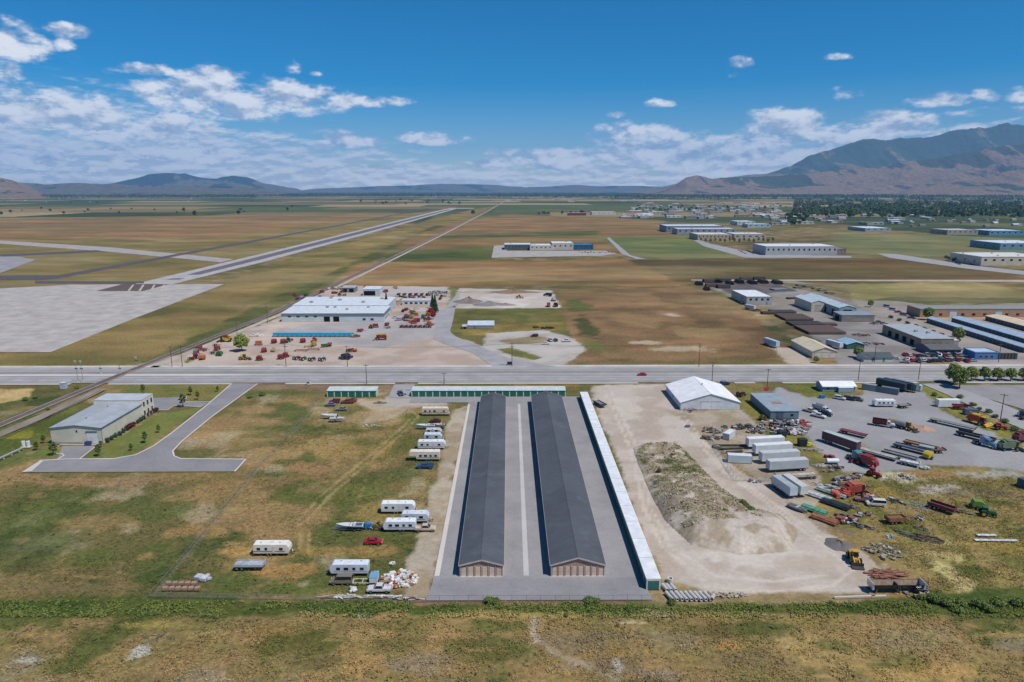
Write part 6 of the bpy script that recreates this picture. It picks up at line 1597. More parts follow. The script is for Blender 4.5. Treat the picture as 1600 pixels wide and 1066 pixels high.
CAR_COLS = [C(214, 216, 220), C(170, 176, 184), C(40, 46, 58), C(190, 40, 44), C(60, 80, 120), C(120, 124, 130), C(226, 226, 226), C(36, 38, 42)]
CAR_NAMES = ['silver white', 'grey blue', 'navy black', 'red', 'dark blue', 'mid grey', 'pure white', 'black']
for i, (px, py) in enumerate(((618, 497), (622, 501), (630, 487), (636, 494), (641, 496), (645, 493), (650, 483), (633, 498), (608, 487), (613, 482))):
    car(('sedan', 'suv', 'pickup')[i % 3], CAR_COLS[i % 8], px, py, (20, 200, 90)[i % 3], 'car parked on the dealer car lot', 'cars on the dealer car lot')
for i in range(7):
    putp(make_tractor(C(190, 60, 56), C(206, 200, 180), False), 628 + i * 7.2, 512, 90, ORD[i] + ' little red tractor of the front row counted from the dealer building', 'tractor', 'row of little red tractors')
for i, (px, py) in enumerate(((465, 468), (472, 467), (479, 468), (500, 466), (520, 466), (530, 468))):
    putp(make_baler((C(130, 60, 80), C(150, 140, 150), C(140, 70, 90), C(90, 110, 140), C(214, 130, 60), C(80, 140, 170))[i], C(90, 80, 80)), px, py, 90, ('dull maroon', 'grey', 'plum red', 'slate blue', 'orange', 'light blue')[i] + ' machine parked behind the dealer building', 'implement')
for i in range(6):
    putp(make_wagon((C(60, 60, 62), C(80, 84, 84), C(50, 56, 52))[i % 3]), 623 + i * 9, 462, 80, 'dark wagon in the back row of the dealer yard', 'wagon', 'dark wagons behind the dealer')
for i, (px, py) in enumerate(((684, 462), (690, 464), (696, 463), (672, 462), (688, 468))):
    car(('van', 'pickup', 'suv')[i % 3], CAR_COLS[(i * 3) % 8], px, py, 80, 'vehicle parked in the back corner of the dealer yard', 'vehicles in the back of the dealer yard')
rm_ = random.Random(31)
MC = [(REDM, 'red'), (C(166, 66, 56), 'bright red'), (C(186, 156, 60), 'yellow'), (GRNM, 'green'), (ORG, 'orange'), (C(150, 60, 60), 'dull red'), (C(70, 100, 150), 'blue'), (C(130, 126, 120), 'grey')]
def yard_bits(x0, x1, y0, y1, n, where):
    for i in range(n):
        c_, cn = rm_.choice(MC[:6] if rm_.random() < .8 else MC); k = rm_.choice(('tine', 'disc', 'baler', 'wagon', 'tractor', 'drill'))
        o = make_baler(c_, (.03, .03, .03)) if k == 'baler' else make_wagon(c_, 4.0, 1.7) if k == 'wagon' else make_tractor(c_, C(206, 196, 150), True) if k == 'tractor' else make_implement(k, c_, 3.6)
        nm = {'tine': 'hay rake', 'disc': 'disc harrow', 'baler': 'baler', 'wagon': 'farm wagon', 'tractor': 'tractor', 'drill': 'seed drill'}[k]
        putp(o, rm_.uniform(x0, x1), rm_.uniform(y0, y1), rm_.choice((80, 95, 20, 170, 260)), '%s %s %s' % (cn, nm, where), 'tractor' if k == 'tractor' else 'implement', '%s %ss %s' % (cn, nm, where))
yard_bits(628, 676, 484, 508, 26, 'crowded on the dealer lot right of the building')
yard_bits(560, 620, 449, 458, 8, 'behind the open machine shed')
yard_bits(460, 540, 455, 464, 10, 'in the rear dealer yard by the railway')
yard_bits(560, 612, 508, 520, 5, 'before the dealer entrance')
yard_bits(300, 350, 541, 566, 7, 'in the western corner of the dealer yard')
yard_bits(395, 520, 530, 545, 8, 'on the gravel below the blue row')
heap('machine_stack', 640, 465, 30, 8, 1.6, 90, [C(60, 60, 62), C(110, 100, 96), C(190, 186, 180), C(140, 60, 56)], 28, 'long heap of mixed parts behind the white showroom', 'machine parts', (.8, 2.6))
heap('machine_stack', 686, 458, 18, 12, 1.4, 70, [C(90, 84, 80), C(150, 146, 140), C(190, 186, 180)], 29, 'spread of pale parts at the back corner of the dealer yard', 'machine parts', (.8, 2.4))
# gravel lot, grassy parcel and loop drive
pile('gravel_pile', 732, 472, 11, 10, 4.0, C(132, 124, 120), 'taller dark gravel pile in the pale lot', 1)
pile('gravel_pile', 763, 476, 13, 8, 2.6, C(138, 132, 132), 'lower grey gravel pile in the pale lot', 2)
pile('gravel_pile', 790, 476.5, 8, 5, 1.4, C(150, 142, 136), 'smallest gravel pile in the pale lot', 3)
pile('soil_pile', 800, 457, 22, 8, 2.8, C(140, 118, 100), 'long brown soil pile at the back of the pale lot', 4)
pile('soil_pile', 750, 457, 20, 8, 1.2, C(176, 160, 148), 'flat pale soil pile at the back of the lot', 5)
putp(make_loader(YEL), 812, 466, 0, 'yellow wheel loader working in the pale lot', 'loader')
putp(make_grain_truck(C(40, 50, 80), C(50, 60, 90)), 856, 463, 150, 'dark blue tipper truck at the east edge of the lot', 'truck')
putp(make_grain_truck(C(206, 208, 212), C(220, 222, 224)), 865, 470, 100, 'white tipper truck at the east edge of the lot', 'truck')
putp(make_grain_truck(C(190, 90, 60), C(180, 80, 56)), 857, 479, 90, 'orange tipper truck at the east edge of the lot', 'truck')
putp(make_grain_truck(C(44, 48, 60), C(60, 64, 74)), 868, 479, 100, 'black tipper truck at the east edge of the lot', 'truck')
flat('low_shed', 'long low silver roofed shed in the grassy parcel', -27, -9.5, 445, 453, 2.2, C(150, 156, 160), C(206, 214, 222), [('door', 'S', -4, 1.2, .1, 1.9, C(120, 120, 120))], parapet=0, slope=1.6)
flat('lean_to', 'grey lean to at the west end of the silver shed', -30.4, -27.3, 444, 449, 1.6, C(120, 124, 126), C(190, 196, 202), [('opening', 'S', 0, 1.6, .1, 1.2, None)], parapet=0, slope=.5)
car('suv', C(40, 44, 48), 835, 526, 200, 'black car parked alone on the loop drive'); car('sedan', C(226, 226, 228), 853, 538, 10, 'white car parked on the loop drive in front of a dark truck')
car('pickup', C(206, 208, 210), 860, 533, 100, 'silver pickup parked on the loop drive'); car('suv', C(80, 70, 60), 868, 533, 100, 'brown car parked beside the silver pickup'); car('pickup', C(220, 222, 224), 885, 534, 190, 'white pickup at the east end of the loop drive')
heap('brush_heap', 856, 513, 9, 3, .9, 40, [C(60, 60, 52), C(84, 78, 66), C(44, 44, 40)], 26, 'dark heap of machine scrap in the grassy parcel', 'scrap', (.5, 1.6))
heap('brush_heap', 838, 512, 5, 2, 1.4, 26, [C(60, 60, 52), C(84, 78, 66)], 27, 'dark brush heap beside the machine scrap', 'brush', (.4, 1.2))
bx_ = root('mailbox'); part(bx_, 'box', MB().box(-1.2, 1.2, -.6, .6, .2, 1.4), DARKSTEEL); part(bx_, 'lid', MB().box(-1.3, 1.3, -.7, .7, 1.4, 1.5), DARKSTEEL); putp(bx_, 796, 570, 0, 'dark bin at the foot of the side road pole', 'bin')

# ------------------------------------------------------------------ works and yards to the north-east
flat('works_building', 'tall grey works with bright white flat roof in the pipe yard', 191, 211.5, 540, 578, 6.3, C(176, 178, 178), C(240, 242, 244), [('window', 'S', -7 + i * 4.6, 1.8, 3.6, 1.6, C(110, 120, 126)) for i in range(4)] + [('rolldoor', 'W', -8, 5, .1, 4.5, C(150, 154, 156)), ('door', 'S', 6, 1.1, .1, 2.2, C(120, 124, 126))], parapet=.35)
gable('works_building', 'tan fronted works with pale silver roof beside the pipe yard', 229.5, 239.5, 509, 540, 6.8, 8.4, C(204, 198, 178), C(200, 210, 216), 'y', .3, [('rolldoor', 'S', 0, 4.5, .1, 4.6, C(190, 184, 168))])
gable('works_building', 'long blue grey works with low gable roof beside the tan works', 240, 252.5, 487, 548, 6.5, 8.2, C(150, 168, 178), C(190, 206, 214), 'y', .3, [('window', 'S', 0, 6, 4.2, 1.0, C(100, 110, 110)), ('opening', 'W', -22, 5, .1, 4, None), ('opening', 'W', -8, 5, .1, 4, None)], vents=3)
flat('open_shed', 'low grey open shed with flat roof below the blue grey works', 233, 256, 468, 481, 4.6, C(140, 134, 128), C(150, 160, 168), [('opening', 'W', 0, 6, .1, 3.6, None), ('rolldoor', 'S', 2, 14, .2, 3, C(156, 146, 140))], parapet=0, slope=.5)
gable('tan_barn', 'tan metal barn with ochre roof on the far side of the highway', 166.5, 180, 362.5, 391, 3.8, 6.0, C(206, 198, 182), C(212, 200, 172), 'y', .4, [('rolldoor', 'S', -4.2, 3.2, .1, 3.0, C(220, 212, 198)), ('rolldoor', 'S', .2, 3.2, .1, 3.2, C(224, 214, 200)), ('rolldoor', 'S', 4.4, 2.8, .1, 3.0, C(216, 206, 190))])
c_, h_, l_ = seg((1196, 538), (1214, 546)); putp(make_semi_trailer(12, C(180, 200, 216), 4.0), 1205, 541, -75, 'pale blue semi trailer parked before the tan barn', 'trailer')
putp(make_semi_trailer(11, C(206, 212, 218), 3.8), 1303, 543, -72, 'white semi trailer parked behind the tan barn', 'trailer')
gable('blue_shed', 'small shed with pale blue roof behind the tan barn', 196, 206, 384, 396, 2.8, 4.2, C(70, 100, 90), C(150, 190, 214), 'y', .4, [('door', 'S', 0, 1.2, .1, 2.2, C(60, 70, 70))])
fl = flat('workshop_building', 'grey roofed workshop with brown brick front across the highway', 240, 259, 386, 428, 5.6, C(150, 136, 116), C(178, 184, 188), [('window', 'S', -6 + i * 4, 2.0, 1.4, 1.6, C(110, 90, 80)) for i in range(4)] + [('opening', 'W', -12 + i * 8, 4, .1, 3.4, None) for i in range(4)], parapet=0, slope=.4, units=2)
part(fl, 'side_wing', MB().box(9.6, 13, -20, 18, 0, 4.4), mat(C(170, 160, 146), .6)); part(fl, 'wing_roof', MB().box(9.6, 13.2, -20.2, 18.2, 4.4, 4.6), mat(C(232, 236, 240), .5))
flat('brick_building', 'long low brown brick building with grey roof', 298, 400, 485, 502, 5.8, C(176, 140, 112), C(150, 158, 152), [('window', 'S', -44 + i * 8, 2.2, 1.2, 1.6, C(130, 100, 84)) for i in range(11)] + [('rolldoor', 'S', -27, 5, .1, 4, C(214, 222, 230)), ('rolldoor', 'S', 6, 5, .1, 4, C(206, 216, 228))], parapet=.25)
def store_row(x0, x1, y0, y1, label, roof):
    t = gable('storage_shed', label, x0, x1, y0, y1, 3.0, 4.0, C(96, 110, 120), roof, 'y', .3)
    w = x1 - x0; n = int((y1 - y0) / 3.6); me = MB().box(-.05, 0, -1.3, 1.3, .1, 2.4).mesh('roller_door', mat(C(60, 74, 86), .5, 0, 'metal'))
    for i in range(n): part(t, 'roller_door', me, loc=(-w / 2, -(y1 - y0) / 2 + (i + .5) * (y1 - y0) / n, 0))
store_row(291.5, 298.5, 374, 466, 'first long blue roofed storage shed beside the brown brick building', C(168, 190, 206))
store_row(309.5, 319.5, 376, 467, 'second, broader blue roofed storage shed in the storage park', C(166, 188, 208))
store_row(338, 352, 418, 474, 'tan roofed storage shed at the east of the storage park', C(220, 202, 172))
gable('shop_building', 'blue fronted shop with dark hipped roof behind the parked cars', 236, 253, 370, 384, 3.0, 4.6, C(96, 100, 110), C(98, 98, 100), 'x', .5, [('window', 'S', -4 + 4 * i, 2, 1, 1.2, C(120, 130, 140)) for i in range(3)])
flat('blue_shop', 'low bright blue shop at the roadside', 253.5, 266, 359, 369, 3.8, C(70, 120, 176), C(190, 210, 226), [('window', 'S', -3 + 3 * i, 1.8, 1.0, 1.4, C(206, 214, 222)) for i in range(3)], parapet=.3)
gable('white_shed', 'small white shed with dark roof by the roadside tree', 190.5, 206, 354, 362, 2.4, 4.2, C(206, 214, 210), C(80, 88, 92), 'x', .4, [('window', 'S', -3, 1.4, .9, 1, C(150, 160, 160)), ('door', 'S', 3, 1, .1, 2, C(120, 130, 130))])
tree('round2', 1340, 559, .8, 'round green tree behind the small white shed'); tree('round', 1496, 533, 1.0, 'round dark tree beside the storage park'); tree('round2', 1450, 500, 1.1, 'round tree at the corner of the brick building'); tree('round', 1275, 567, .45, 'small dry tree at the corner of the tan barn')
tree('round2', 1360, 480, .7, 'small tree beside the blue grey works')
rr_ = random.Random(42)
for i in range(26):
    px, py = 1414 + (i % 13) * 8.6 + rr_.uniform(-2, 2), (557, 564.5)[i // 13] + rr_.uniform(-1.2, 1.2)
    py = min(py, 566); px = px + (4 if py > 560 else 0)
    st_, ci_ = rr_.choice(('sedan', 'suv', 'pickup', 'van')), rr_.randrange(8); nm_ = CAR_NAMES[ci_] + ' ' + {'suv': 'estate car'}.get(st_, st_)
    car(st_, CAR_COLS[ci_], px, py, rr_.choice((75, 80, 255, 10)), nm_ + ' for sale in the crowded roadside lot', nm_ + 's in the crowded roadside lot')
for px, py, c_ in ((1398, 561, C(226, 226, 228)), (1414, 567, C(180, 170, 176))): car('sedan', c_, px, py, 150, 'car parked apart beside the used car lot, ' + ('white' if px < 1400 else 'mauve grey'), None)
def pipe_stack(px, py, L, n, rows_, r, col, deg, label, group=None):
    t = root('pipe_stack'); me = MB().tube((-L / 2, 0, 0), (L / 2, 0, 0), r, r * .8, 8).mesh('pipe', mat(col, .7, .2, 'rust'))
    for k in range(rows_):
        for i in range(n - k): part(t, 'pipe', me, loc=(0, (i - (n - k - 1) / 2) * 2 * r, .2 + r + k * r * 1.74))
    for x in (-L * .35, L * .35): part(t, 'bearer', MB().box(x - .12, x + .12, -n * r - .2, n * r + .2, 0, .2), WOOD)
    return putp(t, px, py, deg, label, 'pipes', group, 0)
PIPEC = [C(76, 68, 66), C(90, 74, 68), C(64, 60, 62), C(96, 80, 74)]
for i, (px, py, L, n, d) in enumerate(((1092, 445, 10, 8, 90), (1108, 441, 12, 10, 0), (1120, 441, 12, 9, 90), (1112, 448, 12, 8, 0), (1132, 440, 12, 8, 0), (1140, 444, 12, 7, 90), (1155, 442, 14, 8, 90), (1165, 438, 12, 7, 0), (1175, 443, 14, 8, 90), (1192, 442, 14, 9, 90), (1186, 437.5, 12, 6, 0), (1214, 443, 14, 9, 90), (1130, 450, 12, 9, 0), (1104, 453, 9, 6, 90))):
    pipe_stack(px, py, L, n, 4, .42, PIPEC[i % 4], d, 'stack of dark steel pipes at the back of the pipe yard', 'pipe stacks at the back of the pipe yard')
pipe_stack(1217, 453, 16, 12, 2, .3, C(126, 132, 142), 20, 'low stack of grey pipes beside the white roofed works')
pipe_stack(1240, 467, 12, 8, 2, .3, PIPEC[0], 10, 'low stack of dark pipes before the tan fronted works')
for i, (px, py, L, n, r) in enumerate(((1222, 488, 18, 16, .3), (1240, 497, 20, 30, .35), (1258, 507, 22, 20, .32), (1280, 517, 24, 30, .4), (1200, 490, 10, 8, .35), (1285, 508, 18, 10, .3))):
    pipe_stack(px, py, L, n, 2, r, PIPEC[i % 4], 0, ('long low stack of thin pipes', 'broad stack of dark pipes', 'broken row of dark pipes', 'broadest stack of rust dark pipes nearest the tan barn', 'short stack of pipes at the lot edge', 'narrow stack of pipes beside the broadest stack')[i])
putp(make_semi_trailer(9, C(196, 206, 214), 3.6), 1172, 484, -60, 'pale box trailer in front of the white roofed works', 'trailer')
car('pickup', C(220, 222, 224), 1160, 474, 60, 'white pickup beside the white roofed works'); car('pickup', C(150, 60, 60), 1183, 486, 0, 'red pickup before the white roofed works')
for i, (px, py) in enumerate(((1250, 447), (1262, 449), (1275, 452), (1284, 455), (1246, 451), (1296, 459))):
    putp(make_flatbed(9, C(120, 120, 124)), px, py, -50, 'flatbed trailer in the weedy corner of the pipe yard', 'trailer', 'flatbed trailers in the pipe yard corner')
heap('scrap_heap', 1372, 506, 12, 8, 2.2, 50, [C(110, 96, 90), C(150, 140, 136), C(90, 70, 64)], 31, 'heap of scrap beside the brick fronted workshop', 'scrap')
heap('scrap_heap', 1345, 524, 14, 6, 1.2, 46, [C(110, 96, 90), C(150, 140, 136), C(140, 90, 70)], 32, 'scattered scrap on the works drive', 'scrap')
heap('scrap_heap', 1362, 538, 16, 7, 1.0, 46, [C(180, 170, 160), C(150, 90, 80), C(120, 116, 112)], 33, 'scattered scrap before the workshop', 'scrap')
for i in range(9): tree('drybush', 1392 + i * 13, 497 + i * 4.6, 1.5, 'dry bush along the storage park fence', 'dry bushes along the storage park fence', cat='bush')
for i, (px, py) in enumerate(((1395, 485), (1404, 489), (1412, 493), (1424, 498), (1386, 480))): car(('van', 'pickup')[i % 2], CAR_COLS[(i * 2 + 1) % 8], px, py, -60, 'vehicle parked along the lane by the brick building', 'vehicles along the lane by the brick building')
cr_ = root('crate_stack')
for i in range(6): part(cr_, 'crate', MB().box(-5 + i * 1.8, -3.6 + i * 1.8, -.8, .8, 0, 3.2), mat(C(70, 72, 74), .7, 0, 'rust'))
putp(cr_, 1572, 561, 0, 'row of dark crates beside the blue shop pole', 'crates')

# ------------------------------------------------------------------ yard east of the dirt lot
gable('white_barn', 'big white metal barn with low gable roof and two doors', 72.2, 97, 273, 300, 3.2, 6.9, C(214, 220, 224), C(242, 243, 244), 'y', .35, [('rolldoor', 'S', -2.2, 3.6, .1, 3.4, C(226, 228, 232)), ('rolldoor', 'S', 2.4, 3.6, .1, 3.4, C(226, 228, 232)), ('window', 'W', 0, 1.2, 1.4, 1, C(190, 196, 200))], vents=1)
gb = flat('grey_shed', 'low grey shed with flat metal roof beside the junk heap', 105.6, 117, 261.5, 285, 3.1, C(110, 132, 148), C(158, 170, 178), [('rolldoor', 'S', -2, 3, .1, 2.5, C(90, 110, 124)), ('window', 'S', 3, 1.2, 1, 1, C(150, 160, 168))], parapet=0, slope=.4)
part(gb, 'roof_patch', MB().box(-1.5, 2.5, -3, 0, 3.46, 3.49), mat(C(170, 130, 100), .8, 0, 'rust'))
hs = gable('white_house', 'small house with bright white roof beside the lawn', 143.6, 158.5, 299, 306, 2.6, 3.9, C(130, 160, 176), C(238, 242, 244), 'x', .5, [('window', 'S', -5, 1.4, .9, 1.1, C(220, 220, 220)), ('window', 'S', 4, 1.4, .9, 1.1, C(220, 220, 220)), ('door', 'S', 0, 1, .1, 2, C(160, 140, 120))])
part(hs, 'porch', MB().box(-1, 6, -5.2, -4.0, 2.2, 2.35), mat(C(232, 236, 240), .5)); part(hs, 'porch_wall', MB().box(-.9, 5.9, -5.1, -4.9, 0, 2.2), mat(C(150, 170, 182), .6))
for i in range(6):
    tree('round2' if i % 2 else 'round', 1517 + i * 20.5, 595, .86, ORD[i] + ' round tree of the roadside row counted from the broad trees', 'row of round roadside trees')
tree('round', 1490, 600, 1.25, 'broad green tree at the start of the roadside row'); tree('round2', 1499, 607, 1.2, 'broad green tree standing before the roadside row')
# trailers of the fenced yard
TW = [C(230, 232, 234), C(226, 230, 232), C(206, 212, 214), C(190, 196, 198)]
for i, (x, y, lab) in enumerate(((91.7, 230, 'topmost of its fenced group, white semi trailer with ribbed side'), (91.9, 223.6, 'white semi trailer second in the fenced group'), (91.6, 216.6, 'pale grey semi trailer third in the fenced group'), (91.4, 209.4, 'grey semi trailer fourth in the fenced group'))):
    put(make_semi_trailer(13.6, TW[i], 3.9, C(236, 238, 238) if i < 2 else C(206, 210, 212)), (x, y), R(188), lab, 'trailer', 'white semi trailers in the fenced yard', .03)
put(make_flatbed(13.6, C(196, 186, 170), False, .5, C(190, 180, 166)), (91.6, 202.8), R(188), 'sand coloured flatbed lowest in the fenced trailer group', 'trailer', None, .03)
put(make_container(7.8, C(196, 208, 216), 2.7, 1.25, C(220, 224, 226)), G(1155, 722), R(-8), 'silver ribbed container standing apart on the fenced gravel', 'container', None, .03)
put(make_container(6.0, C(206, 212, 216), 2.4, 1.2, C(226, 228, 230)), G(1139, 684), R(50), 'small white container askew among the fenced scrap', 'container', None, .03)
for i, (x, y) in enumerate(((83.9, 192.8), (87.4, 193.6))): put(make_semi_trailer(9.6, (C(196, 206, 216), C(212, 212, 208))[i], 3.7, (C(176, 182, 188), C(206, 204, 198))[i]), (x, y), R(-78), ('left, bluish', 'right, cream')[i] + ' box trailer of the pair on the dirt yard', 'trailer', None, .02)
wh_ = root('boat_hull'); loops = []
for i in range(8):
    u = i / 7; w = 1.1 * math.sin(math.pi * min(1, .12 + .88 * u)) ** .6 + .05; x = -3 + 6 * u
    loops.append([(x, 0, .1), (x, w * .8, .4), (x, w, 1.0), (x, -w, 1.0), (x, -w * .8, .4)])
part(wh_, 'hull', MB().loft(loops), mat(C(130, 134, 134), .6)); part(wh_, 'rim', MB().box(-2.6, 2.2, -.7, .7, 1.0, 1.04), mat(C(96, 98, 98), .7)); part(wh_, 'bench', MB().box(-.3, .3, -.9, .9, 1.04, 1.1), mat(C(190, 186, 176), .7))
putp(wh_, 1246, 797, -55, 'upturned grey boat hull beside the pair of box trailers', 'boat')
JUNK = [C(110, 106, 102), C(150, 148, 146), C(90, 80, 74), C(190, 190, 190), C(120, 90, 70)]
heap('junk_heap', 1112, 673, 7, 6, 1.3, 60, JUNK, 41, 'heap of grey scrap metal at the corner of the fenced yard', 'scrap')
heap('junk_heap', 1110, 685, 8, 4, .8, 40, JUNK, 42, 'flat scatter of scrap along the yard fence', 'scrap')
heap('junk_heap', 1160, 668, 9, 5, 1.5, 60, JUNK + [C(60, 66, 60)], 43, 'long heap of dark scrap behind the fenced yard', 'scrap')
heap('junk_heap', 1182, 675, 9, 4, 1.2, 46, JUNK + [C(130, 150, 170)], 44, 'heap of blue grey scrap beside the dark scrap', 'scrap')
heap('junk_heap', 1228, 666, 18, 12, 2.4, 170, [C(206, 206, 206), C(40, 96, 110), C(190, 130, 80), C(160, 80, 60), C(220, 222, 224), C(110, 130, 150), C(150, 150, 150), C(60, 60, 64)], 45, 'large colourful junk heap in front of the grey shed', 'junk', (.5, 2.2))
heap('junk_heap', 1232, 676, 14, 6, 1.8, 90, [C(226, 224, 224), C(206, 196, 200), C(150, 140, 140), C(90, 80, 84)], 46, 'pale part of the junk below the large heap', 'junk', (.5, 1.8))
heap('junk_heap', 1256, 664, 5, 7, 2.0, 40, [C(160, 60, 50), C(130, 70, 60), C(190, 110, 90)], 47, 'rust red scrap at the east side of the junk', 'scrap', (.5, 1.8))
sk = root('scrap_bin'); part(sk, 'bin', MB().box(-1.4, 1.4, -1.1, 1.1, 0, 2.0, -.15, -.1), mat(C(40, 60, 56), .6, 0, 'rust')); part(sk, 'rim', MB().box(-1.6, 1.6, -1.25, 1.25, 2.0, 2.08), DARKSTEEL); part(sk, 'contents', MB().box(-1.2, 1.2, -.9, .9, 2.08, 2.3, .3, .3), mat(C(50, 50, 46), .9, 0, 'rust')); putp(sk, 1221, 682, 10, 'dark green scrap bin below the junk heap', 'bin')
sk = root('scrap_bin'); part(sk, 'bin', MB().box(-1.3, 1.3, -1.1, 1.1, 0, 2.4, -.1, -.1), mat(C(36, 50, 56), .6, 0, 'rust')); part(sk, 'rim', MB().box(-1.45, 1.45, -1.25, 1.25, 2.4, 2.5), DARKSTEEL); putp(sk, 1253, 696, 0, 'tall black scrap bin beside the yellow hoses', 'bin')
heap('hose_heap', 1263, 695, 3, 3, 1.3, 34, [C(206, 200, 40), C(226, 216, 60)], 48, 'heap of bright yellow hoses', 'hoses', (.6, 1.8), True)
heap('junk_heap', 1265, 703, 12, 2, .3, 30, [C(200, 190, 180), C(150, 140, 130)], 49, 'scattered pale boards below the yellow hoses', 'boards', (.6, 2.2), True)
for i, (px, py, L) in enumerate(((1143, 697, 11), (1142, 702, 9), (1148, 707, 6))):
    pipe_stack(px, py, L, 3, 1, .18, C(70, 68, 68), 4 * i, ('longest', 'middle', 'shortest')[i] + ' bundle of dark bars inside the yard fence')
fence([G(1110, 690), G(1150, 752), G(1195, 752), G(1262, 750), G(1275, 760)], 'chain link fence round the trailer yard')
fence([G(1110, 690), G(1122, 676), G(1180, 692)], 'chain link fence behind the trailer yard')
heap('junk_heap', 1180, 753, 5, 1.5, .8, 16, [C(220, 222, 222), C(120, 120, 120)], 50, 'white scrap lying against the yard fence', 'scrap', (.4, 1.2))
# cars and trucks of the grey yard
car('pickup', C(220, 214, 206), 1266, 644, -50, 'white pickup with open bed in the grey yard'); car('pickup', C(222, 224, 226), 1279, 652, -45, 'white pickup parked beside the tank truck'); car('suv', C(40, 42, 46), 1291, 649, -50, 'black car parked beside the tank truck')
tk = make_grain_truck(C(206, 210, 212), C(222, 224, 226)); putp(tk, 1283, 643, -60, 'silver white truck between the pickups', 'truck')
for px, py, c_, lab in ((1312, 624, C(222, 224, 226), 'white'), (1327, 625, C(46, 48, 54), 'black'), (1340, 626, C(110, 108, 106), 'grey')): car('suv', c_, px, py, -40, lab + ' car parked before the small white roofed house')
sk = root('dumpster'); part(sk, 'bin', MB().box(-1, 1, -.7, .7, 0, 1.3), mat(C(40, 110, 170), .6)); part(sk, 'lid', MB().box(-1.05, 1.05, -.75, .75, 1.3, 1.4), mat(C(50, 130, 190), .6)); putp(sk, 1284, 622, 0, 'bright blue bin at the edge of the lawn', 'bin')
camper('trailer', 9.0, C(228, 230, 230), C(90, 110, 140), 1380, 635, 180, 'white camper trailer parked in the grey yard', 3.0)
putp(make_flatbed(5, C(130, 132, 130)), 1412, 637, 10, 'small grey flatbed beside the white yard camper', 'trailer')
for px, py, L, col, d, lab in ((1362, 610, 8, C(150, 156, 158), -40, 'grey container behind the house'), (1386, 614, 9, C(110, 124, 134), -40, 'slate container with pale end'), (1392, 608, 13, C(52, 68, 76), -55, 'long dark blue trailer in the dark group'), (1402, 608, 13, C(44, 56, 62), -55, 'second long dark trailer, almost black'), (1412, 609, 12, C(110, 124, 132), -58, 'dusty grey trailer at the edge of the dark group'), (1428, 609, 6, C(196, 222, 226), -50, 'pale aqua container beside the dark trailers')):
    if L > 10: putp(make_semi_trailer(L, col, 3.9), px, py, d, lab, 'trailer')
    else: putp(make_container(L, col, 2.7), px, py, d, lab, 'container')
put(make_container(9.2, C(232, 236, 236), 3.1, 1.25), G(1480, 635), 0, 'long white container at the weedy roadside', 'container', None, .03)
putp(make_flatbed(5.2, C(130, 30, 50), False, .5, C(130, 30, 50)), 1499, 639, -10, 'maroon wagon in front of the white container', 'wagon')
putp(make_container(5.0, C(90, 106, 124), 2.2), 1516, 647, -10, 'slate blue box beside the maroon wagon', 'container')
putp(make_combine(C(190, 60, 50), YEL), 1527, 662, -60, 'red and yellow old combine at the weedy roadside', 'combine')
putp(make_tractor(C(206, 80, 50), C(190, 90, 60), True), 1561, 671, -20, 'orange red tractor at the weedy roadside', 'tractor')
heap('junk_heap', 1545, 665, 7, 2, .8, 20, [C(70, 70, 70), C(200, 200, 200), C(110, 100, 90)], 51, 'low scrap between combine and orange tractor', 'scrap')
putp(make_grain_truck(C(120, 36, 50), C(220, 222, 226)), 1379, 666, -32, 'maroon dump truck with white cab in the grey yard', 'truck')
putp(make_loader(C(196, 156, 60)), 1420, 672, -60, 'yellow loader in the grey yard beside a tank', 'loader')
tkk = root('tank_trailer'); part(tkk, 'tank', MB().cyl((-2, 0, 1.9), (2, 0, 1.9), 1.0, 14), mat(C(160, 164, 160), .4, .3, 'metal')); part(tkk, 'saddle', MB().box(-1.8, 1.8, -.8, .8, .7, 1.2), DARKSTEEL)
for s in (-1, 1): wheel(tkk, -1, s * .9, .5, .4); wheel(tkk, 1, s * .9, .5, .4)
putp(tkk, 1407, 669, -60, 'grey tank trailer between dump truck and yellow loader', 'tank trailer')
heap('machine_stack', 1391, 659, 5, 2, 1.6, 26, [C(170, 130, 60), C(150, 70, 50)], 52, 'rusty machine parts behind the maroon dump truck', 'machine parts')
pile('soil_pile', 1442, 669, 3.2, 4, .9, C(186, 150, 126), 'small pinkish soil pile beside the yellow loader', 9)
putp(make_flatbed(9.5, C(120, 60, 66), False, 0, C(60, 50, 54)), 1333, 680, -47, 'reddish drop deck flatbed behind the freight truck', 'trailer')
c_, h_, l_ = seg((1300, 690), (1330, 715))
putp(make_semi_trailer(13.6, C(96, 62, 76), 4.0, C(190, 198, 196)), 1313, 698, -60, 'long maroon and blue freight trailer behind the teal truck', 'trailer')
putp(make_truck(C(40, 120, 130), True, C(60, 150, 158)), 1343, 722, -66, 'teal road tractor with sleeper cab', 'truck')
putp(make_flatbed(15, C(176, 172, 168)), 1366, 711, -50, 'long empty black flatbed beside the teal truck', 'trailer')
putp(make_tractor(C(180, 50, 44), C(170, 60, 50), True), 1364, 744, -60, 'red tractor with white roof below the long flatbed', 'tractor')
putp(make_combine(C(156, 66, 58), C(140, 54, 50)), 1352, 727, 120, 'faded red harvester behind the red tractor', 'combine')
for px, py, L, c_, lab in ((1405, 716, 11, C(120, 124, 130), 'grey flatbed nearest the striped trailer'), (1425, 705, 12, C(96, 104, 118), 'slate flatbed in the middle of three'), (1438, 700, 11, C(150, 110, 80), 'rusty brown flatbed at the end of three')):
    putp(make_flatbed(L, c_, False, .3, c_), px, py, -48, lab, 'trailer')
putp(make_container(4.5, C(160, 176, 176), 1.8), 1447, 705, -40, 'small aqua tank box beside the brown flatbed', 'container'); putp(make_baler(C(206, 180, 60), C(190, 160, 60)), 1451, 716, 30, 'yellow machine at the end of the brown flatbed', 'implement')
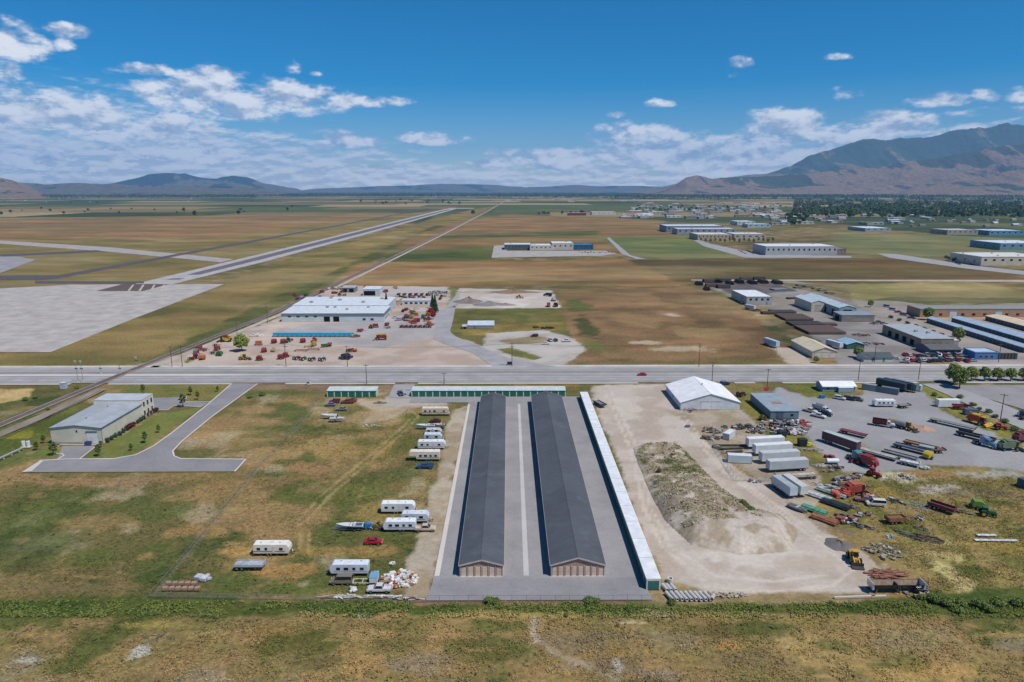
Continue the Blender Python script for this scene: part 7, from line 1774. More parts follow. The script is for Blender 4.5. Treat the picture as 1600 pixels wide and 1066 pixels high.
putp(make_flatbed(6, C(206, 206, 206), False, .2, C(220, 220, 220)), 1421, 727, -40, 'short white framed trailer in front of the grey flatbed', 'trailer')
putp(make_flatbed(4, C(130, 90, 80)), 1466, 707, 0, 'small rusty trailer at the edge of the gravel', 'trailer')
heap('junk_heap', 1444, 732, 3, 2, 1.0, 16, [C(190, 206, 206), C(150, 160, 160)], 53, 'pale scrap boxes at the gravel edge', 'scrap', (.6, 1.2))
putp(make_flatbed(16, C(130, 134, 134)), 1488, 666, -50, 'long grey flatbed trailer hitched behind a loaded one', 'trailer')
putp(make_flatbed(12.5, C(110, 114, 110), False, .6, C(60, 66, 66)), 1524, 686, -52, 'loaded dark flatbed behind the blue truck', 'trailer')
putp(make_truck(C(70, 130, 150), True, C(120, 140, 170)), 1543, 698, -62, 'blue road tractor parked at the yard exit', 'truck')
putp(make_combine(C(110, 130, 100), C(120, 124, 110)), 1577, 703, 0, 'dull green old harvester overgrown with weeds', 'combine')
putp(make_combine(C(130, 70, 70), C(90, 50, 50)), 1598, 690, 10, 'dark red harvester at the edge of the weeds', 'combine')
putp(make_truck(C(40, 80, 100), False), 1596, 652, 60, 'dark blue truck on the parking lot', 'truck')
putp(make_container(6, C(70, 96, 110), 2.8), 1605, 760, 20, 'dark blue container at the edge of the weeds', 'container')
# --- machinery graveyard
putp(make_combine(C(164, 70, 56), C(184, 106, 82)), 1336, 772, 10, 'orange red combine harvester in the long grass', 'combine')
heap('machine_stack', 1318, 775, 5, 3, 1.8, 30, [C(206, 90, 70), C(190, 80, 60)], 54, 'red harvester header lying beside the combine', 'machine parts', (.8, 2.4))
heap('machine_stack', 1320, 752, 7, 6, 1.6, 40, [C(130, 134, 150), C(150, 150, 160), C(110, 90, 80)], 55, 'grey machine scrap behind the orange red combine', 'scrap', (.6, 2.0))
tkk = root('fuel_tank'); part(tkk, 'tank', MB().cyl((-2, 0, 1.1), (2, 0, 1.1), .85, 14), mat(C(226, 232, 236), .4)); part(tkk, 'stand', MB().box(-1.6, 1.6, -.6, .6, 0, .5), DARKSTEEL); putp(tkk, 1300, 725, 0, 'white cylindrical fuel tank beside the freight trailer', 'tank')
heap('junk_heap', 1284, 728, 5, 1.2, .6, 16, [C(206, 200, 196), C(190, 180, 180)], 56, 'pale pipes beside the white fuel tank', 'pipes', (1, 3), True)
heap('machine_stack', 1297, 715, 4, 2, 1.2, 20, [C(190, 60, 60), C(40, 40, 50)], 57, 'red machine parts above the white fuel tank', 'machine parts')
car('van', C(226, 222, 210), 1368, 790, 170, 'old white van in the long grass'); car('pickup', C(150, 110, 110), 1352, 784, 160, 'faded mauve pickup wreck beside the white van'); heap('machine_stack', 1358, 777, 2.5, 1.6, 1, 12, [C(190, 120, 90), C(220, 200, 190)], 58, 'small heap of rusty tin behind the white van', 'scrap')
putp(make_wagon(C(150, 96, 64), 5.2, 2.0), 1398, 817, 6, 'rusty open gravel wagon in the long grass', 'wagon')
putp(make_flatbed(7, C(120, 60, 66), False, .7, C(120, 60, 64)), 1471, 798, -52, 'dark red cargo trailer in the long grass', 'trailer')
putp(make_tractor(C(40, 110, 60), C(210, 190, 40), True), 1540, 806, -20, 'green tractor with yellow rims in the long grass', 'tractor')
putp(make_baler(C(120, 150, 64), C(40, 100, 56)), 1523, 794, 160, 'light green machine hitched behind the green tractor', 'implement')
heap('auger_heap', 1500, 800, 8, 1.6, .8, 26, [C(60, 60, 60), C(150, 150, 146), C(170, 140, 100)], 59, 'long dark auger lying between red trailer and green tractor', 'auger', (1.5, 4), True, deg=-30)
for i, (px, py, L) in enumerate(((1541, 838, 5), (1556, 846, 11))): pipe_stack(px, py, L, 3, 1, .15, C(206, 212, 216), -2, ('short', 'long')[i] + ' bundle of silver irrigation pipe in the grass')
heap('brush_heap', 1448, 842, 9, 4, .9, 50, [C(96, 80, 70), C(120, 100, 84), C(76, 66, 58)], 60, 'low heap of brown brush in the grass', 'brush', (.8, 2.2), True, deg=-30)
heap('board_stack', 1415, 835, 6, 2, .4, 16, [C(110, 140, 110), C(80, 76, 70)], 61, 'greenish boards lying in the grass', 'boards', (1, 3), True, deg=-50)
heap('rubbish_heap', 1390, 839, 2, 1.4, .4, 10, [C(150, 190, 216), C(220, 226, 230)], 62, 'small heap of blue and white rubbish in the grass', 'rubbish', (.3, .8))
rz_ = random.Random(88)
for i in range(22):
    px, py = ((rz_.uniform(1290, 1440), rz_.uniform(745, 835)), (rz_.uniform(1100, 1200), rz_.uniform(660, 700)), (rz_.uniform(1290, 1345), rz_.uniform(730, 765)))[(0, 0, 1, 2)[i % 4]]
    w_ = ('in the long grass of the machine graveyard', 'in the long grass of the machine graveyard', 'behind the fenced trailers', 'between freight trailer and combine')[i % 4]
    heap('scrap_heap', px, py, rz_.uniform(2, 6), rz_.uniform(1.2, 3), rz_.uniform(.4, 1.0), 22, JUNK + [C(160, 150, 136), C(130, 80, 66)], 200 + i, 'small heap of dull scrap ' + w_, 'scrap', (.3, 1.3), i % 3 == 0, 'small scrap heaps ' + w_, deg=rz_.uniform(-60, 30))
# --- pipes and panels at the dirt yard edge
for px, py, L, n, c_, lab in ((1280, 778, 7, 5, C(216, 222, 226), 'stack of white sheet panels at the dirt yard edge'), (1272, 799, 7, 5, C(110, 180, 150), 'stack of mint green panels at the dirt yard edge'), (1298, 772, 9, 3, C(190, 206, 196), 'bundle of pale green pipes at the dirt yard edge'), (1306, 790, 8, 6, C(56, 66, 72), 'stack of dark pipes at the dirt yard edge'), (1288, 814, 7, 5, C(176, 120, 90), 'stack of rusty brown pipes at the dirt yard edge')):
    pipe_stack(px, py, L, n, 2, .24, c_, -50, lab)
heap('junk_heap', 1320, 815, 8, 3, 1.3, 50, [C(50, 54, 56), C(110, 110, 110), C(150, 90, 70), C(200, 200, 200)], 63, 'dark scrap along the dirt yard edge', 'scrap', (.5, 2))
heap('junk_heap', 1345, 822, 6, 2.5, 1.0, 36, [C(60, 62, 64), C(120, 110, 100), C(190, 190, 186)], 64, 'grey scrap at the end of the dirt yard edge', 'scrap', (.5, 1.8), True, deg=-40)
heap('junk_heap', 1296, 762, 9, 4, .7, 46, [C(200, 196, 190), C(176, 170, 160), C(226, 228, 228)], 65, 'pale broken boards above the sheet panels', 'boards', (.6, 2.4), True, deg=-40)
pile('gravel_pile', 1312, 852, 3.4, 4.0, 1.1, C(122, 118, 116), 'small dark gravel pile on the dirt yard', 11)
putp(make_loader(C(214, 160, 50)), 1335, 879, -100, 'yellow wheel loader with lowered bucket on the dirt yard', 'loader')
put(make_side_dump(C(34, 38, 60)), G(1399, 924), R(0), 'black side dump trailer with silver end gates', 'trailer', None, .03)
heap('timber_stack', 1386, 898, 7.5, 4, 1.0, 60, [C(150, 104, 82), C(130, 90, 72), C(170, 120, 96)], 66, 'stack of brown timber behind the side dump trailer', 'timber', (2, 5), True)
heap('rubble_heap', 1376, 862, 9, 9, .8, 80, [C(170, 160, 146), C(150, 140, 124), C(190, 182, 170)], 67, 'broken concrete rubble beside the wheel loader', 'rubble', (.3, 1.0))
heap('rubble_heap', 1430, 925, 8, 5, .8, 60, [C(170, 156, 140), C(186, 172, 156), C(130, 120, 100)], 68, 'broken rubble behind the side dump trailer wheels', 'rubble', (.3, 1.0))
heap('rubble_heap', 1110, 930, 18, 2.4, .6, 90, [C(190, 176, 158), C(160, 146, 128), C(206, 196, 184)], 69, 'line of small rubble at the front of the dirt yard', 'rubble', (.25, .7))
for px, py, L in ((1335, 934, 9.5), (1373, 933, 3.4)):
    b_ = MB().box(-L / 2, L / 2, -.22, .22, 0, .42)
    o = mesh_obj('concrete_beam', b_.v, b_.f, mat(C(206, 194, 182), .85, 0, 'concrete')); put(o, G(px, py), R(3), ('long' if L > 5 else 'short') + ' concrete beam lying at the front of the dirt yard', 'beam')
# concrete pipes
for i in range(9):
    m_ = MB().tube((0, -1.5, .42), (0, 1.3, .42), .42, .32, 16).tube((0, 1.3, .42), (0, 1.5, .42), .5, .34, 16)
    o = link(bpy.data.objects.new('concrete_pipe', m_.mesh('concrete_pipe', mat(C(196, 192, 188), .85, 0, 'concrete'))))
    putp(o, 1046 + i * 7.4, 934.5 - (i % 3) * .4, 16, ORD[i] + ' concrete pipe of the row counted from the end storage module', 'pipe', 'row of concrete pipes')
for i, px in enumerate((1039, 1045, 1052)):
    m_ = MB().tube((0, -1.2, .45), (0, 1.2, .45), .45, .33, 16); o = link(bpy.data.objects.new('concrete_pipe', m_.mesh('concrete_pipe', mat(C(190, 188, 190), .85, 0, 'concrete')))); putp(o, px, 921, 14, 'grey concrete pipe behind the row, beside the end module', 'pipe', 'concrete pipes behind the row')
o = link(bpy.data.objects.new('concrete_ring', MB().tube((0, 0, 0), (0, 0, .9), .75, .5, 20).mesh('concrete_ring', mat(C(206, 202, 190), .85, 0, 'concrete')))); putp(o, 1047, 909, 0, 'upright concrete manhole ring behind the pipes', 'ring')
o = link(bpy.data.objects.new('concrete_pipe', MB().tube((-1, 0, .5), (1, 0, .5), .5, .38, 16).mesh('concrete_pipe', mat(C(180, 176, 170), .85, 0, 'concrete')))); putp(o, 1113, 936, 60, 'single concrete pipe turned across the end of the row', 'pipe')
heap('brush_heap', 1046, 672 - 0, 2.2, 1.6, .8, 14, [C(80, 130, 170), C(190, 150, 120), C(170, 90, 70)], 70, 'small heap of blue and orange scrap before the white barn', 'scrap', (.4, 1.0)).location = (*G(1074, 667), 0)
putp(make_implement('tine', C(130, 76, 70), 4), 1077, 642, 0, 'rusty red implement against the white barn front', 'implement')
putp(make_flatbed(7.5, C(120, 124, 126), False, .3), 937, 634, -68, 'small grey trailer parked beside the container row', 'trailer')
car('suv', C(50, 66, 90), 1133, 601, 10, 'dark blue car behind the white barn'); putp(make_tractor(C(50, 44, 44), C(120, 60, 50), False), 1157, 619, 30, 'dark old tractor beside the white barn', 'tractor')
tree('drybush', 1192, 656, 1.6, 'dry bush at the corner of the grey shed', cat='bush')
# fences of the storage yard
fence([(-18.6, 136.4), (33, 136.4)], 'chain link fence along the front of the paving')
fence([G(234, 934), (-18.6, 136.4)], 'wire fence along the front of the camper lot', 1.4, 4.0)
fence([G(500, 622), G(448, 686), G(400, 735), G(298, 860), G(234, 934)], 'wire fence down the west side of the camper lot', 1.3, 5.0, False)
fence([G(1050, 600), G(1020, 600)], 'short fence by the highway entrance of the dirt yard', 1.0, 2.0, False)

# ------------------------------------------------------------------ earth mound on the dirt yard
def mound():
    out = [G(*p) for p in ((988, 700), (1010, 693), (1060, 692), (1090, 722), (1140, 775), (1180, 800), (1225, 808), (1250, 830), (1235, 862), (1160, 868), (1080, 852), (1040, 815), (1020, 780), (998, 730))]
    xs = np.arange(34, 96, .42); ys = np.arange(154, 242, .42)
    gx_, gy_ = np.meshgrid(xs, ys); x = gx_.ravel(); y = gy_.ravel()
    sd = -seg_dist(x, y, out)
    ax = np.array(G(1020, 705)); bx2 = np.array(G(1160, 815)); d = bx2 - ax; t = np.clip(((x - ax[0]) * d[0] + (y - ax[1]) * d[1]) / (d @ d), 0, 1)
    top = 1.6 + 3.2 * sstep(.25, .95, t)
    edge = np.clip(sd / (5.0 + 3.0 * t), 0, 1); z = top * (1 - (1 - edge) ** 1.7) + (fbm(x, y, 7, 4, 5) - .5) * 1.8 * edge + (fbm(x, y, 1.8, 4, 8) - .5) * .6 * np.clip(sd, 0, 1)
    front = sstep(.75, 1.0, ((x - ax[0]) * d[0] + (y - ax[1]) * d[1]) / (d @ d))
    z = z * (1 - .25 * front)
    z = np.where(sd > 0, z - .04, -.6)
    keep = sd.reshape(gx_.shape) > -1.2
    n = gx_.shape[1]; nr_ = gx_.shape[0]
    F = [(r * n + c, r * n + c + 1, (r + 1) * n + c + 1, (r + 1) * n + c) for r in range(nr_ - 1) for c in range(n - 1) if keep[r, c] or keep[r + 1, c + 1]]
    me = bpy.data.meshes.new('earth_mound'); me.from_pydata(np.stack([x, y, z], 1).tolist(), [], F)
    u_ = ((x - ax[0]) * d[0] + (y - ax[1]) * d[1]) / (d @ d)
    brush = sstep(1.12, .92, u_ + (fbm(x, y, 4, 3, 19) - .5) * .35)
    grass = sstep(.30, .56, fbm(x, y, 2.4, 5, 12)) * sstep(0.2, 2.0, sd) * brush; green = grass * sstep(.5, .62, fbm(x, y, 9, 4, 14)) * sstep(.75, .2, t)
    steep = sstep(.55, 1.0, front)
    c = lerp(DIRT, C(168, 152, 130), sstep(.4, .6, fbm(x, y, 4, 4, 15)))
    c = c * (1 - grass[:, None]) + np.array(C(156, 143, 118)) * grass[:, None]
    c = c * (1 - green[:, None]) + np.array(C(98, 102, 56)) * green[:, None]
    a = me.attributes.new('cover', 'FLOAT_COLOR', 'POINT'); a.data.foreach_set('color', np.concatenate([c, (.35 + .65 * grass)[:, None]], 1).astype(np.float32).ravel())
    rnd = random.Random(6); m = MB(); pick = np.nonzero((grass > .4) & (sd > 1))[0]
    for j in rnd.choices(pick.tolist(), k=1800):
        k_ = rnd.uniform(1.15, 1.8); base_ = c[j] * k_
        for _ in range(5):
            p = Vector((x[j] + rnd.gauss(0, .3), y[j] + rnd.gauss(0, .3), z[j] + rnd.uniform(.0, .32))); nm = Vector((rnd.uniform(-1, 1), rnd.uniform(-1, 1), rnd.uniform(.2, 1))).normalized(); uu = nm.orthogonal().normalized(); vv = nm.cross(uu); s_ = rnd.uniform(.1, .24)
            m.tint = tuple(base_ * rnd.uniform(.7, 1.2)); m._add([p - uu * s_, p + vv * s_, p + uu * s_, p - vv * s_], [(0, 1, 2, 3)])
    tag(link(bpy.data.objects.new('mound_scrub', m.mesh('mound_scrub', mat((.5, .5, .5), .9, 0, 'vcol', .1), fix=False))), 'dry scrub and weeds covering the earth mound', kind='stuff')
    bm = bmesh.new(); bm.from_mesh(me); bmesh.ops.delete(bm, geom=[v for v in bm.verts if not v.link_faces], context='VERTS'); bm.to_mesh(me); bm.free()
    me.polygons.foreach_set('use_smooth', [True] * len(me.polygons)); me.materials.append(GROUND_MAT)
    tag(link(bpy.data.objects.new('earth_mound', me)), 'overgrown mound of spoil earth in the dirt yard', kind='structure')
mound()
rb = random.Random(77)
for i, (px, py) in enumerate(((1090, 815), (1105, 818), (1120, 818), (1130, 816), (1150, 805), (1160, 800), (1165, 806), (1172, 812), (1080, 800), (1060, 770), (1070, 785), (1030, 745), (1020, 720), (1050, 720), (1085, 745), (1100, 765), (1115, 775), (1140, 795))):
    g_ = G(px, py); tree('bush' if i in (2, 3, 4, 5, 6, 7) else 'drybush', px, py, rb.uniform(.5, .8), 'scrubby bush growing on the earth mound', 'bushes on the earth mound', 1.8 if i > 8 else 2.6, 'bush')
# weeds along the ditch: bushes one can tell apart
for i, (px, py, s) in enumerate(((765, 941, .8), (775, 942, .6), (920, 941, .75), (932, 941, .6), (985, 954, .7), (1050, 943, .6), (1460, 940, 1.0), (1480, 945, 1.0), (1500, 946, .9), (1440, 936, .7), (1530, 948, 1.0), (1560, 944, .9), (1590, 946, 1.0), (1545, 955, .8), (1495, 955, .8), (1300, 944, .5), (885, 962, .4), (1420, 945, .6))):
    tree('bush', px, py, s, 'leafy green bush in the weedy ditch', 'bushes in the weedy ditch', -.1, 'bush')
for i, (px, py, s) in enumerate(((40, 625, 1.0), (55, 622, .9), (120, 607, .8), (75, 640, .8), (410, 618, 1.2), (390, 622, .9), (1500, 622, 1.2), (1520, 634, 1.1), (1545, 645, 1.1), (1570, 660, 1.1), (1585, 672, 1.1), (1530, 640, .9), (1470, 625, 1.0), (1460, 618, 1.0), (1555, 652, 1.0), (1598, 682, 1.2))):
    tree('bush', px, py, s * .8, 'bush on the grassy verge', 'bushes on the grassy verges', -.1, 'bush')
# ------------------------------------------------------------------ far works
def far_flat(pl, pr, py, h, depth, wall, roof, label, nwin=6, name='warehouse', group=None, units=2):
    a, b = G(pl, py), G(pr, py); w = b[0] - a[0]
    f = [('window', 'S', -w / 2 + (i + .5) * w / nwin, w / nwin * .3, h * .55, h * .22, C(110, 116, 122)) for i in range(nwin)] + [('window', 'W', -depth * .3 + i * depth * .3, 3, h * .3, h * .3, C(110, 116, 122)) for i in range(3)]
    return flat(name, label, a[0], b[0], a[1], a[1] + depth, h, wall, roof, f, parapet=.5, units=units, group=group)
far_flat(788, 830, 390.5, 7.5, 40, C(90, 104, 104), C(226, 230, 232), 'long far works, its dark glazed western wing', 8)
far_flat(828, 863, 391.5, 7.0, 36, C(214, 206, 192), C(230, 232, 234), 'long far works, its cream middle wing', 5)
far_flat(863, 896, 391, 10, 40, C(206, 200, 186), C(232, 234, 236), 'long far works, its tall cream block beside the blue wing', 4)
far_flat(897, 927, 390, 6.5, 34, C(44, 96, 140), C(60, 130, 176), 'long far works, its bright blue eastern wing', 4)
far_flat(1041, 1130, 363, 13, 70, C(120, 140, 164), C(232, 236, 238), 'longest white roofed far warehouse with blue grey wall', 10)
far_flat(1058, 1150, 366.5, 11, 45, C(150, 160, 170), C(226, 230, 232), 'white roofed far warehouse in front of the longest one', 10)
far_flat(1090, 1143, 375.5, 10, 60, C(186, 168, 146), C(226, 226, 222), 'tan walled far warehouse among young trees', 9)
far_flat(1147, 1197, 375, 10, 55, C(190, 178, 162), C(224, 224, 222), 'beige walled far warehouse behind the tan one', 5)
far_flat(1152, 1180, 352, 9, 60, C(206, 212, 216), C(234, 238, 240), 'white far works behind the warehouses', 4); far_flat(1168, 1204, 356, 8, 40, C(170, 190, 200), C(214, 226, 232), 'pale blue far works behind the warehouses', 4)
w4 = far_flat(1196, 1308, 399, 12, 52, C(176, 178, 178), C(236, 238, 240), 'broad grey warehouse with white roof and a row of small windows', 14)
far_flat(1300, 1322, 397, 7, 30, C(150, 130, 126), C(176, 168, 166), 'low brown annex of the broad grey warehouse', 4)
far_flat(1352, 1392, 362, 7, 80, C(150, 170, 180), C(238, 240, 242), 'round cornered far hall with bright white roof', 4)
far_flat(1480, 1528, 367, 9, 60, C(176, 166, 150), C(206, 202, 200), 'tan far works on the eastern road', 6); far_flat(1545, 1600, 368, 9, 60, C(100, 150, 180), C(226, 232, 236), 'blue far works on the eastern road', 6)
far_flat(1562, 1640, 391, 10, 70, C(110, 150, 170), C(230, 236, 238), 'teal walled far hall with white roof', 6)
far_flat(1532, 1640, 415.5, 10.5, 60, C(206, 194, 176), C(230, 230, 228), 'cream far hall with dark western wall and white roof', 8, units=4)
far_flat(888, 916, 337, 9, 40, C(130, 50, 50), C(226, 226, 226), 'red walled far barn', 4); far_flat(925, 962, 335.5, 9, 60, C(216, 212, 206), C(226, 226, 224), 'long white far hall behind the red barn', 5)
far_flat(1222, 1262, 349, 7, 40, C(206, 210, 210), C(226, 230, 232), 'low white far hall east of the warehouses', 4)
for i in range(16):
    tree('sapling', 1095 + i * 7.5, 378 + (i % 3), 2.2, 'young tree among the far warehouses', 'young trees among the far warehouses')
for i in range(14):
    car('sedan', CAR_COLS[i % 8], 905 + i * 4.6, 394.5 + (i % 2), 90, 'car parked before the long far works', 'cars parked before the long far works')
for i in range(14):
    car('suv', CAR_COLS[(i * 3) % 8], 1155 + i * 3.2, 392 + (i % 4) * 1.6, 90, 'car parked beside the broad grey warehouse', 'cars parked beside the broad grey warehouse')
for i in range(16):
    car('sedan', CAR_COLS[(i * 5) % 8], 1485 + i * 4.5, 409 + (i % 4) * 1.5, 90, 'car parked before the cream far hall', 'cars parked before the cream far hall')
for i in range(10): tree('far3', 1478 + i * 5.5, 405 + (i % 3) * 2, .55, 'small tree before the cream far hall', 'small trees before the cream far hall')
# ------------------------------------------------------------------ the far town: house by house
rt = random.Random(9)
WALLS = [C(206, 204, 198), C(190, 176, 160), C(216, 216, 214), C(160, 170, 178), C(176, 150, 130)]
ROOFS = [(C(236, 238, 240), 'white'), (C(176, 174, 172), 'grey'), (C(150, 130, 116), 'brown'), (C(216, 218, 220), 'silver'), (C(120, 122, 128), 'slate')]
@proto
def make_far_house(w, l, h, wi, ri, hall):
    t = root('far_hall' if hall else 'far_house'); rg = h * (1.15 if hall else 1.5); W2, L2 = w / 2, l / 2
    part(t, 'wall', MB()._add([(-W2, -L2, 0), (W2, -L2, 0), (W2, L2, 0), (-W2, L2, 0), (-W2, -L2, h), (W2, -L2, h), (W2, L2, h), (-W2, L2, h), (-W2, 0, rg), (W2, 0, rg)], [(0, 1, 5, 4), (2, 3, 7, 6), (1, 2, 6, 9, 5), (3, 0, 4, 8, 7)]), mat(WALLS[wi], .7))
    part(t, 'roof', MB()._add([(-W2 - .5, -L2 - .5, h), (W2 + .5, -L2 - .5, h), (W2 + .5, 0, rg + .2), (-W2 - .5, 0, rg + .2), (W2 + .5, L2 + .5, h), (-W2 - .5, L2 + .5, h)], [(0, 1, 2, 3), (3, 2, 4, 5)]), mat(ROOFS[ri][0], .6, 0, 'metal'), fix=False)
    for i in range(3): part(t, 'window', MB().box(-W2 + (i + .3) * w / 3, -W2 + (i + .65) * w / 3, -L2 - .08, -L2, h * .35, h * .7), GLASS)
    return t
def town(px0, px1, py0, py1, n, hall, where):
    for i in range(n):
        px = rt.uniform(px0, px1); py = rt.uniform(py0, py1); wi = rt.randrange(5); ri = rt.choice((0, 0, 1, 3, 2, 4) if hall else (1, 2, 4, 0, 2))
        w, l, h = ((rt.choice((22, 34, 48)), 16, 6) if hall else (rt.choice((11, 14)), 9, 3.6))
        k = 'hall' if hall else 'house'
        putp(make_far_house(w, l, h, wi, ri, hall), px, py, rt.choice((0, 0, 90, 8)), '%s roofed far %s %s' % (ROOFS[ri][1], k, where), k, '%s roofed far %ss %s' % (ROOFS[ri][1], k, where), 0)
town(975, 1225, 324, 342, 105, True, 'in the works district')
town(990, 1240, 318, 327, 44, True, 'north of the works district')
town(1205, 1460, 337, 352, 34, True, 'east of the works district')
town(1240, 1600, 331, 338, 36, False, 'at the edge of the wooded suburb')
town(1420, 1600, 344, 356, 18, False, 'on the eastern fields')
town(1250, 1600, 312, 330, 60, False, 'among the suburb trees')
town(1380, 1560, 305, 311, 24, False, 'on the slope below the hills')
town(780, 1000, 311, 318, 18, True, 'in the middle distance')
town(440, 780, 303, 309, 14, True, 'on the northern plain')
town(150, 440, 302, 307, 26, True, 'in the western village')
town(0, 330, 304, 316, 22, False, 'on the western farms')
# ------------------------------------------------------------------ far trees
def grove(px0, px1, py0, py1, n, label, group, s=(.8, 1.3)):
    for i in range(n):
        px = rt.uniform(px0, px1); py = py0 + (py1 - py0) * math.sqrt(rt.random())
        tree(rt.choice(('far', 'far2', 'far3')), px, py, rt.uniform(*s), label, group, cat='tree', rnd=rt)
grove(1235, 1600, 326, 341, 150, 'dark green tree of the wooded suburb', 'trees of the wooded suburb', (1.0, 1.7))
grove(1230, 1262, 336, 352, 16, 'dark tree between the far halls', 'trees between the far halls', (1.2, 1.8))
grove(975, 1230, 320, 330, 40, 'dark tree in the works district', 'trees in the works district')
grove(0, 460, 313, 337, 26, 'dark field tree on the western farms', 'field trees on the western farms', (.7, 1.3))
grove(560, 720, 310, 320, 30, 'dark tree on the northern farms', 'trees on the northern farms', (1.0, 1.6))
grove(840, 920, 332, 336, 14, 'dark tree near the red far barn', 'trees near the red far barn')
for px, py in ((739, 336), (304, 338), (373, 336)): tree('far2', px, py, 1.5, 'solitary dark tree on the open plain', 'solitary trees on the open plain')
# the rest of the distant woods reads as one mass
def far_woods():
    rnd = random.Random(3); V = []; F = []; T = []
    belts = [(960, 1640, 301.8, 309, 8000), (1240, 1640, 309, 336, 5200), (380, 1000, 301.8, 307.5, 8000), (-60, 400, 302, 309, 5200), (1000, 1260, 306, 312, 900), (760, 1000, 307, 310, 240)]
    for (x0, x1, y0, y1, n) in belts:
        for i in range(n):
            px = rnd.uniform(x0, x1); py = y0 + (y1 - y0) * rnd.random()
            if py < 301: py = 301
            if py > 309 and vnoise(np.array([px / 13.0]), np.array([py / 2.6]), 4)[0] < .36: continue
            c = G(px, py); sc_ = rnd.uniform(.9, 1.6) * (2.0 if py < 309 else 1)
            for k in range(12 if py > 309 else 5):
                a = rnd.uniform(0, 6.28); r = 6 * math.sqrt(rnd.random()) * sc_; z = rnd.uniform(1, 12) * sc_ * (1 - r / (12 * sc_) * .6); s = rnd.uniform(1.8, 3.2) * sc_
                nrm = Vector((math.cos(a), math.sin(a), rnd.uniform(.1, 1.4))).normalized(); u = nrm.orthogonal().normalized(); v = nrm.cross(u)
                p = Vector((c[0] + r * math.cos(a), c[1] + r * math.sin(a), z)); j = len(V)
                V += [tuple(p - u * s), tuple(p + v * s), tuple(p + u * s), tuple(p - v * s)]; F.append((j, j + 1, j + 2, j + 3)); T += [rnd.uniform(.1, .7)] * 4
    o = mesh_obj('far_woods', V, F, mat(C(76, 94, 60), .9, 0, 'leaf', .1))
    a = o.data.attributes.new('tint', 'FLOAT_COLOR', 'POINT'); a.data.foreach_set('color', [q for t in T for q in (t, t, t, 1)])
    tag(o, 'distant belts of dark trees along the horizon', kind='stuff')
far_woods()
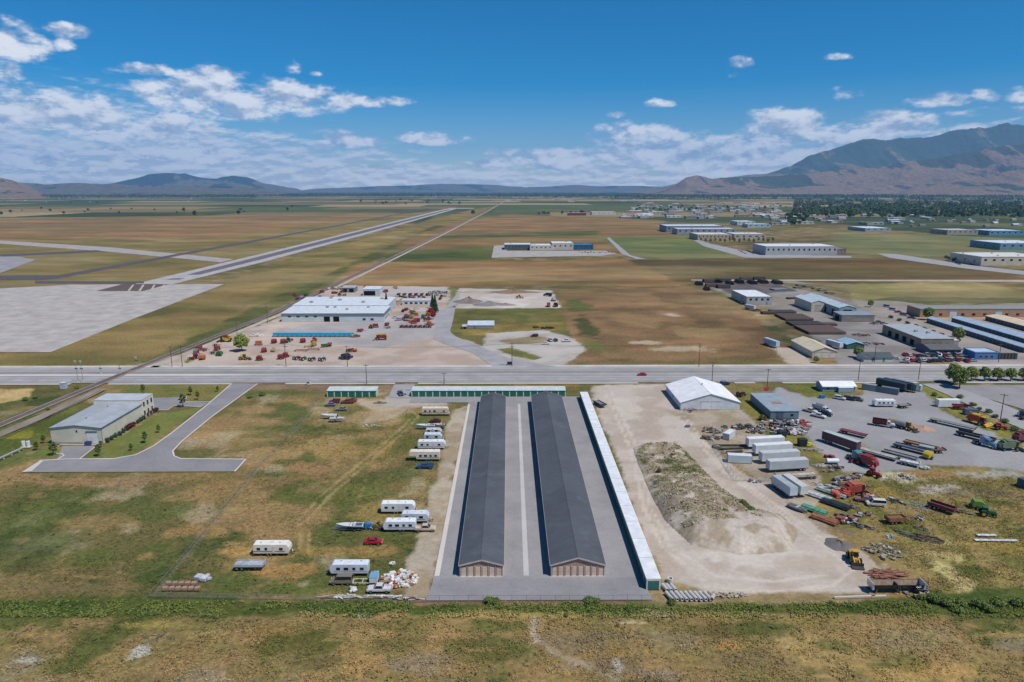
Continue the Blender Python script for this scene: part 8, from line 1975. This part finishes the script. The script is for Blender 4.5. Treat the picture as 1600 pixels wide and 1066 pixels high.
# ------------------------------------------------------------------ grass and weeds that nobody could count
def cover_at(x, y):
    """ground cover colour under a point, from the ground sheet"""
    r = np.clip(np.searchsorted(rows, y), 0, len(rows) - 1); hf = np.maximum(rows[r], 96) * 1.02 + 45
    k = np.clip(np.round((x / hf + 1) / 2 * (NC - 1)).astype(int) + 1, 0, NC + 1); j = r * (NC + 2) + k
    return cover[j], tuft[j]
def tufts(name, label, polys, n, hgt, wid, seed, gain=1.0, green=None, want=None):
    rnd = np.random.default_rng(seed); V = []; T = []
    for P in polys:
        P = [G(*p) for p in P]; xs = [p[0] for p in P]; ys = [p[1] for p in P]; per = n // len(polys)
        x = rnd.uniform(min(xs), max(xs), per * 3); y = rnd.uniform(min(ys), max(ys), per * 3)
        cc, tf = cover_at(x, y)
        k = (seg_dist(x, y, P) < 0) & (tf > .6) & (fbm(x, y, 4, 4, seed) > rnd.uniform(.35, .65, len(x)))
        x, y, cc = x[k][:per], y[k][:per], cc[k][:per]
        if green is not None: cc = cc * (1 - green[3]) + np.array(green[:3]) * green[3]
        for j in range(4):
            m = len(x); h = hgt * rnd.uniform(.3, 1.2, m); w = wid * rnd.uniform(.5, 1.2, m)
            ox, oy = rnd.normal(0, wid, m), rnd.normal(0, wid, m)
            nx, ny, nz = rnd.uniform(-.8, .8, m), rnd.uniform(-.8, .8, m), rnd.uniform(.6, 1, m); L = np.sqrt(nx * nx + ny * ny + nz * nz); nx, ny, nz = nx / L, ny / L, nz / L
            a = rnd.uniform(0, 6.28, m); ux, uy = np.cos(a), np.sin(a); uz = -(nx * ux + ny * uy) / nz; q = np.sqrt(1 + uz * uz); ux, uy, uz = ux / q, uy / q, uz / q
            vx, vy, vz = ny * uz - nz * uy, nz * ux - nx * uz, nx * uy - ny * ux
            c0 = np.stack([x + ox, y + oy, h - .12], 1); U = np.stack([ux, uy, uz], 1) * w[:, None]; Q = np.stack([vx, vy, vz], 1) * (w * .5)[:, None]
            V.append(np.stack([c0 - U, c0 + Q, c0 + U, c0 - Q], 1).reshape(-1, 3))
            T.append(np.repeat(cc * rnd.uniform(.62, 1.3, m)[:, None] * gain, 4, 0))
    V = np.concatenate(V); T = np.concatenate(T); n = len(V) // 4
    me = bpy.data.meshes.new(name); me.vertices.add(len(V)); me.vertices.foreach_set('co', V.astype(np.float32).ravel())
    me.loops.add(n * 4); me.loops.foreach_set('vertex_index', np.arange(n * 4, dtype=np.int32)); me.polygons.add(n); me.polygons.foreach_set('loop_start', np.arange(0, n * 4, 4, dtype=np.int32)); me.update(calc_edges=True)
    a = me.attributes.new('tint', 'FLOAT_COLOR', 'POINT'); a.data.foreach_set('color', np.concatenate([T, np.ones((len(T), 1))], 1).astype(np.float32).ravel())
    me.materials.append(mat((.5, .5, .5), .9, 0, 'vcol', .1))
    tag(link(bpy.data.objects.new(name, me)), label, kind='stuff')
MEADOW = [[(-60, 966), (1640, 966), (1640, 1110), (-60, 1110)]]
WEST = [[(-60, 742), (380, 745), (490, 640), (640, 640), (690, 700), (650, 880), (630, 930), (-60, 935)], [(1300, 760), (1400, 740), (1620, 745), (1620, 915), (1450, 925), (1390, 850)]]
DITCH = [[(-60, 938), (640, 940), (1040, 943), (1640, 938), (1640, 966), (-60, 964)]]
tufts('dry_grass', 'tufts of rough grass in the meadow and the waste lots', MEADOW + WEST, 42000, .24, .17, 1, 1.4)
tufts('weed_clumps', 'scattered coarse weed clumps in the meadow and waste lots', MEADOW + WEST, 3000, .42, .3, 9, 1.0, C(92, 92, 52) + (.2,))
tufts('ditch_weeds', 'dense green weeds growing along the ditch', DITCH, 7000, .36, .24, 3, 1.75, C(100, 108, 56) + (.4,))
# ------------------------------------------------------------------ haze: the air over the plain
def haze_box():
    x0, x1, y0, y1, z0, z1 = -34000, 34000, -5000, 34000, -3.5, 2100
    v = [(x, y, z) for z in (z0, z1) for y in (y0, y1) for x in (x0, x1)]
    f = [(0, 2, 3, 1), (4, 5, 7, 6), (0, 1, 5, 4), (2, 6, 7, 3), (0, 4, 6, 2), (1, 3, 7, 5)]
    o = mesh_obj('haze', v, f)
    m = bpy.data.materials.new('haze_air'); m.use_nodes = True
    nt = m.node_tree; nt.nodes.clear()
    pv = nt.nodes.new('ShaderNodeVolumePrincipled')
    pv.inputs['Color'].default_value = (0.25, 0.54, 1.0, 1)
    pv.inputs['Density'].default_value = HAZE
    pv.inputs['Anisotropy'].default_value = 0.0
    ou = nt.nodes.new('ShaderNodeOutputMaterial')
    nt.links.new(pv.outputs[0], ou.inputs['Volume'])
    o.data.materials.append(m)
    tag(o, 'thin blue summer haze over the whole plain', kind='stuff')
HAZE = 3.0e-5
haze_box()
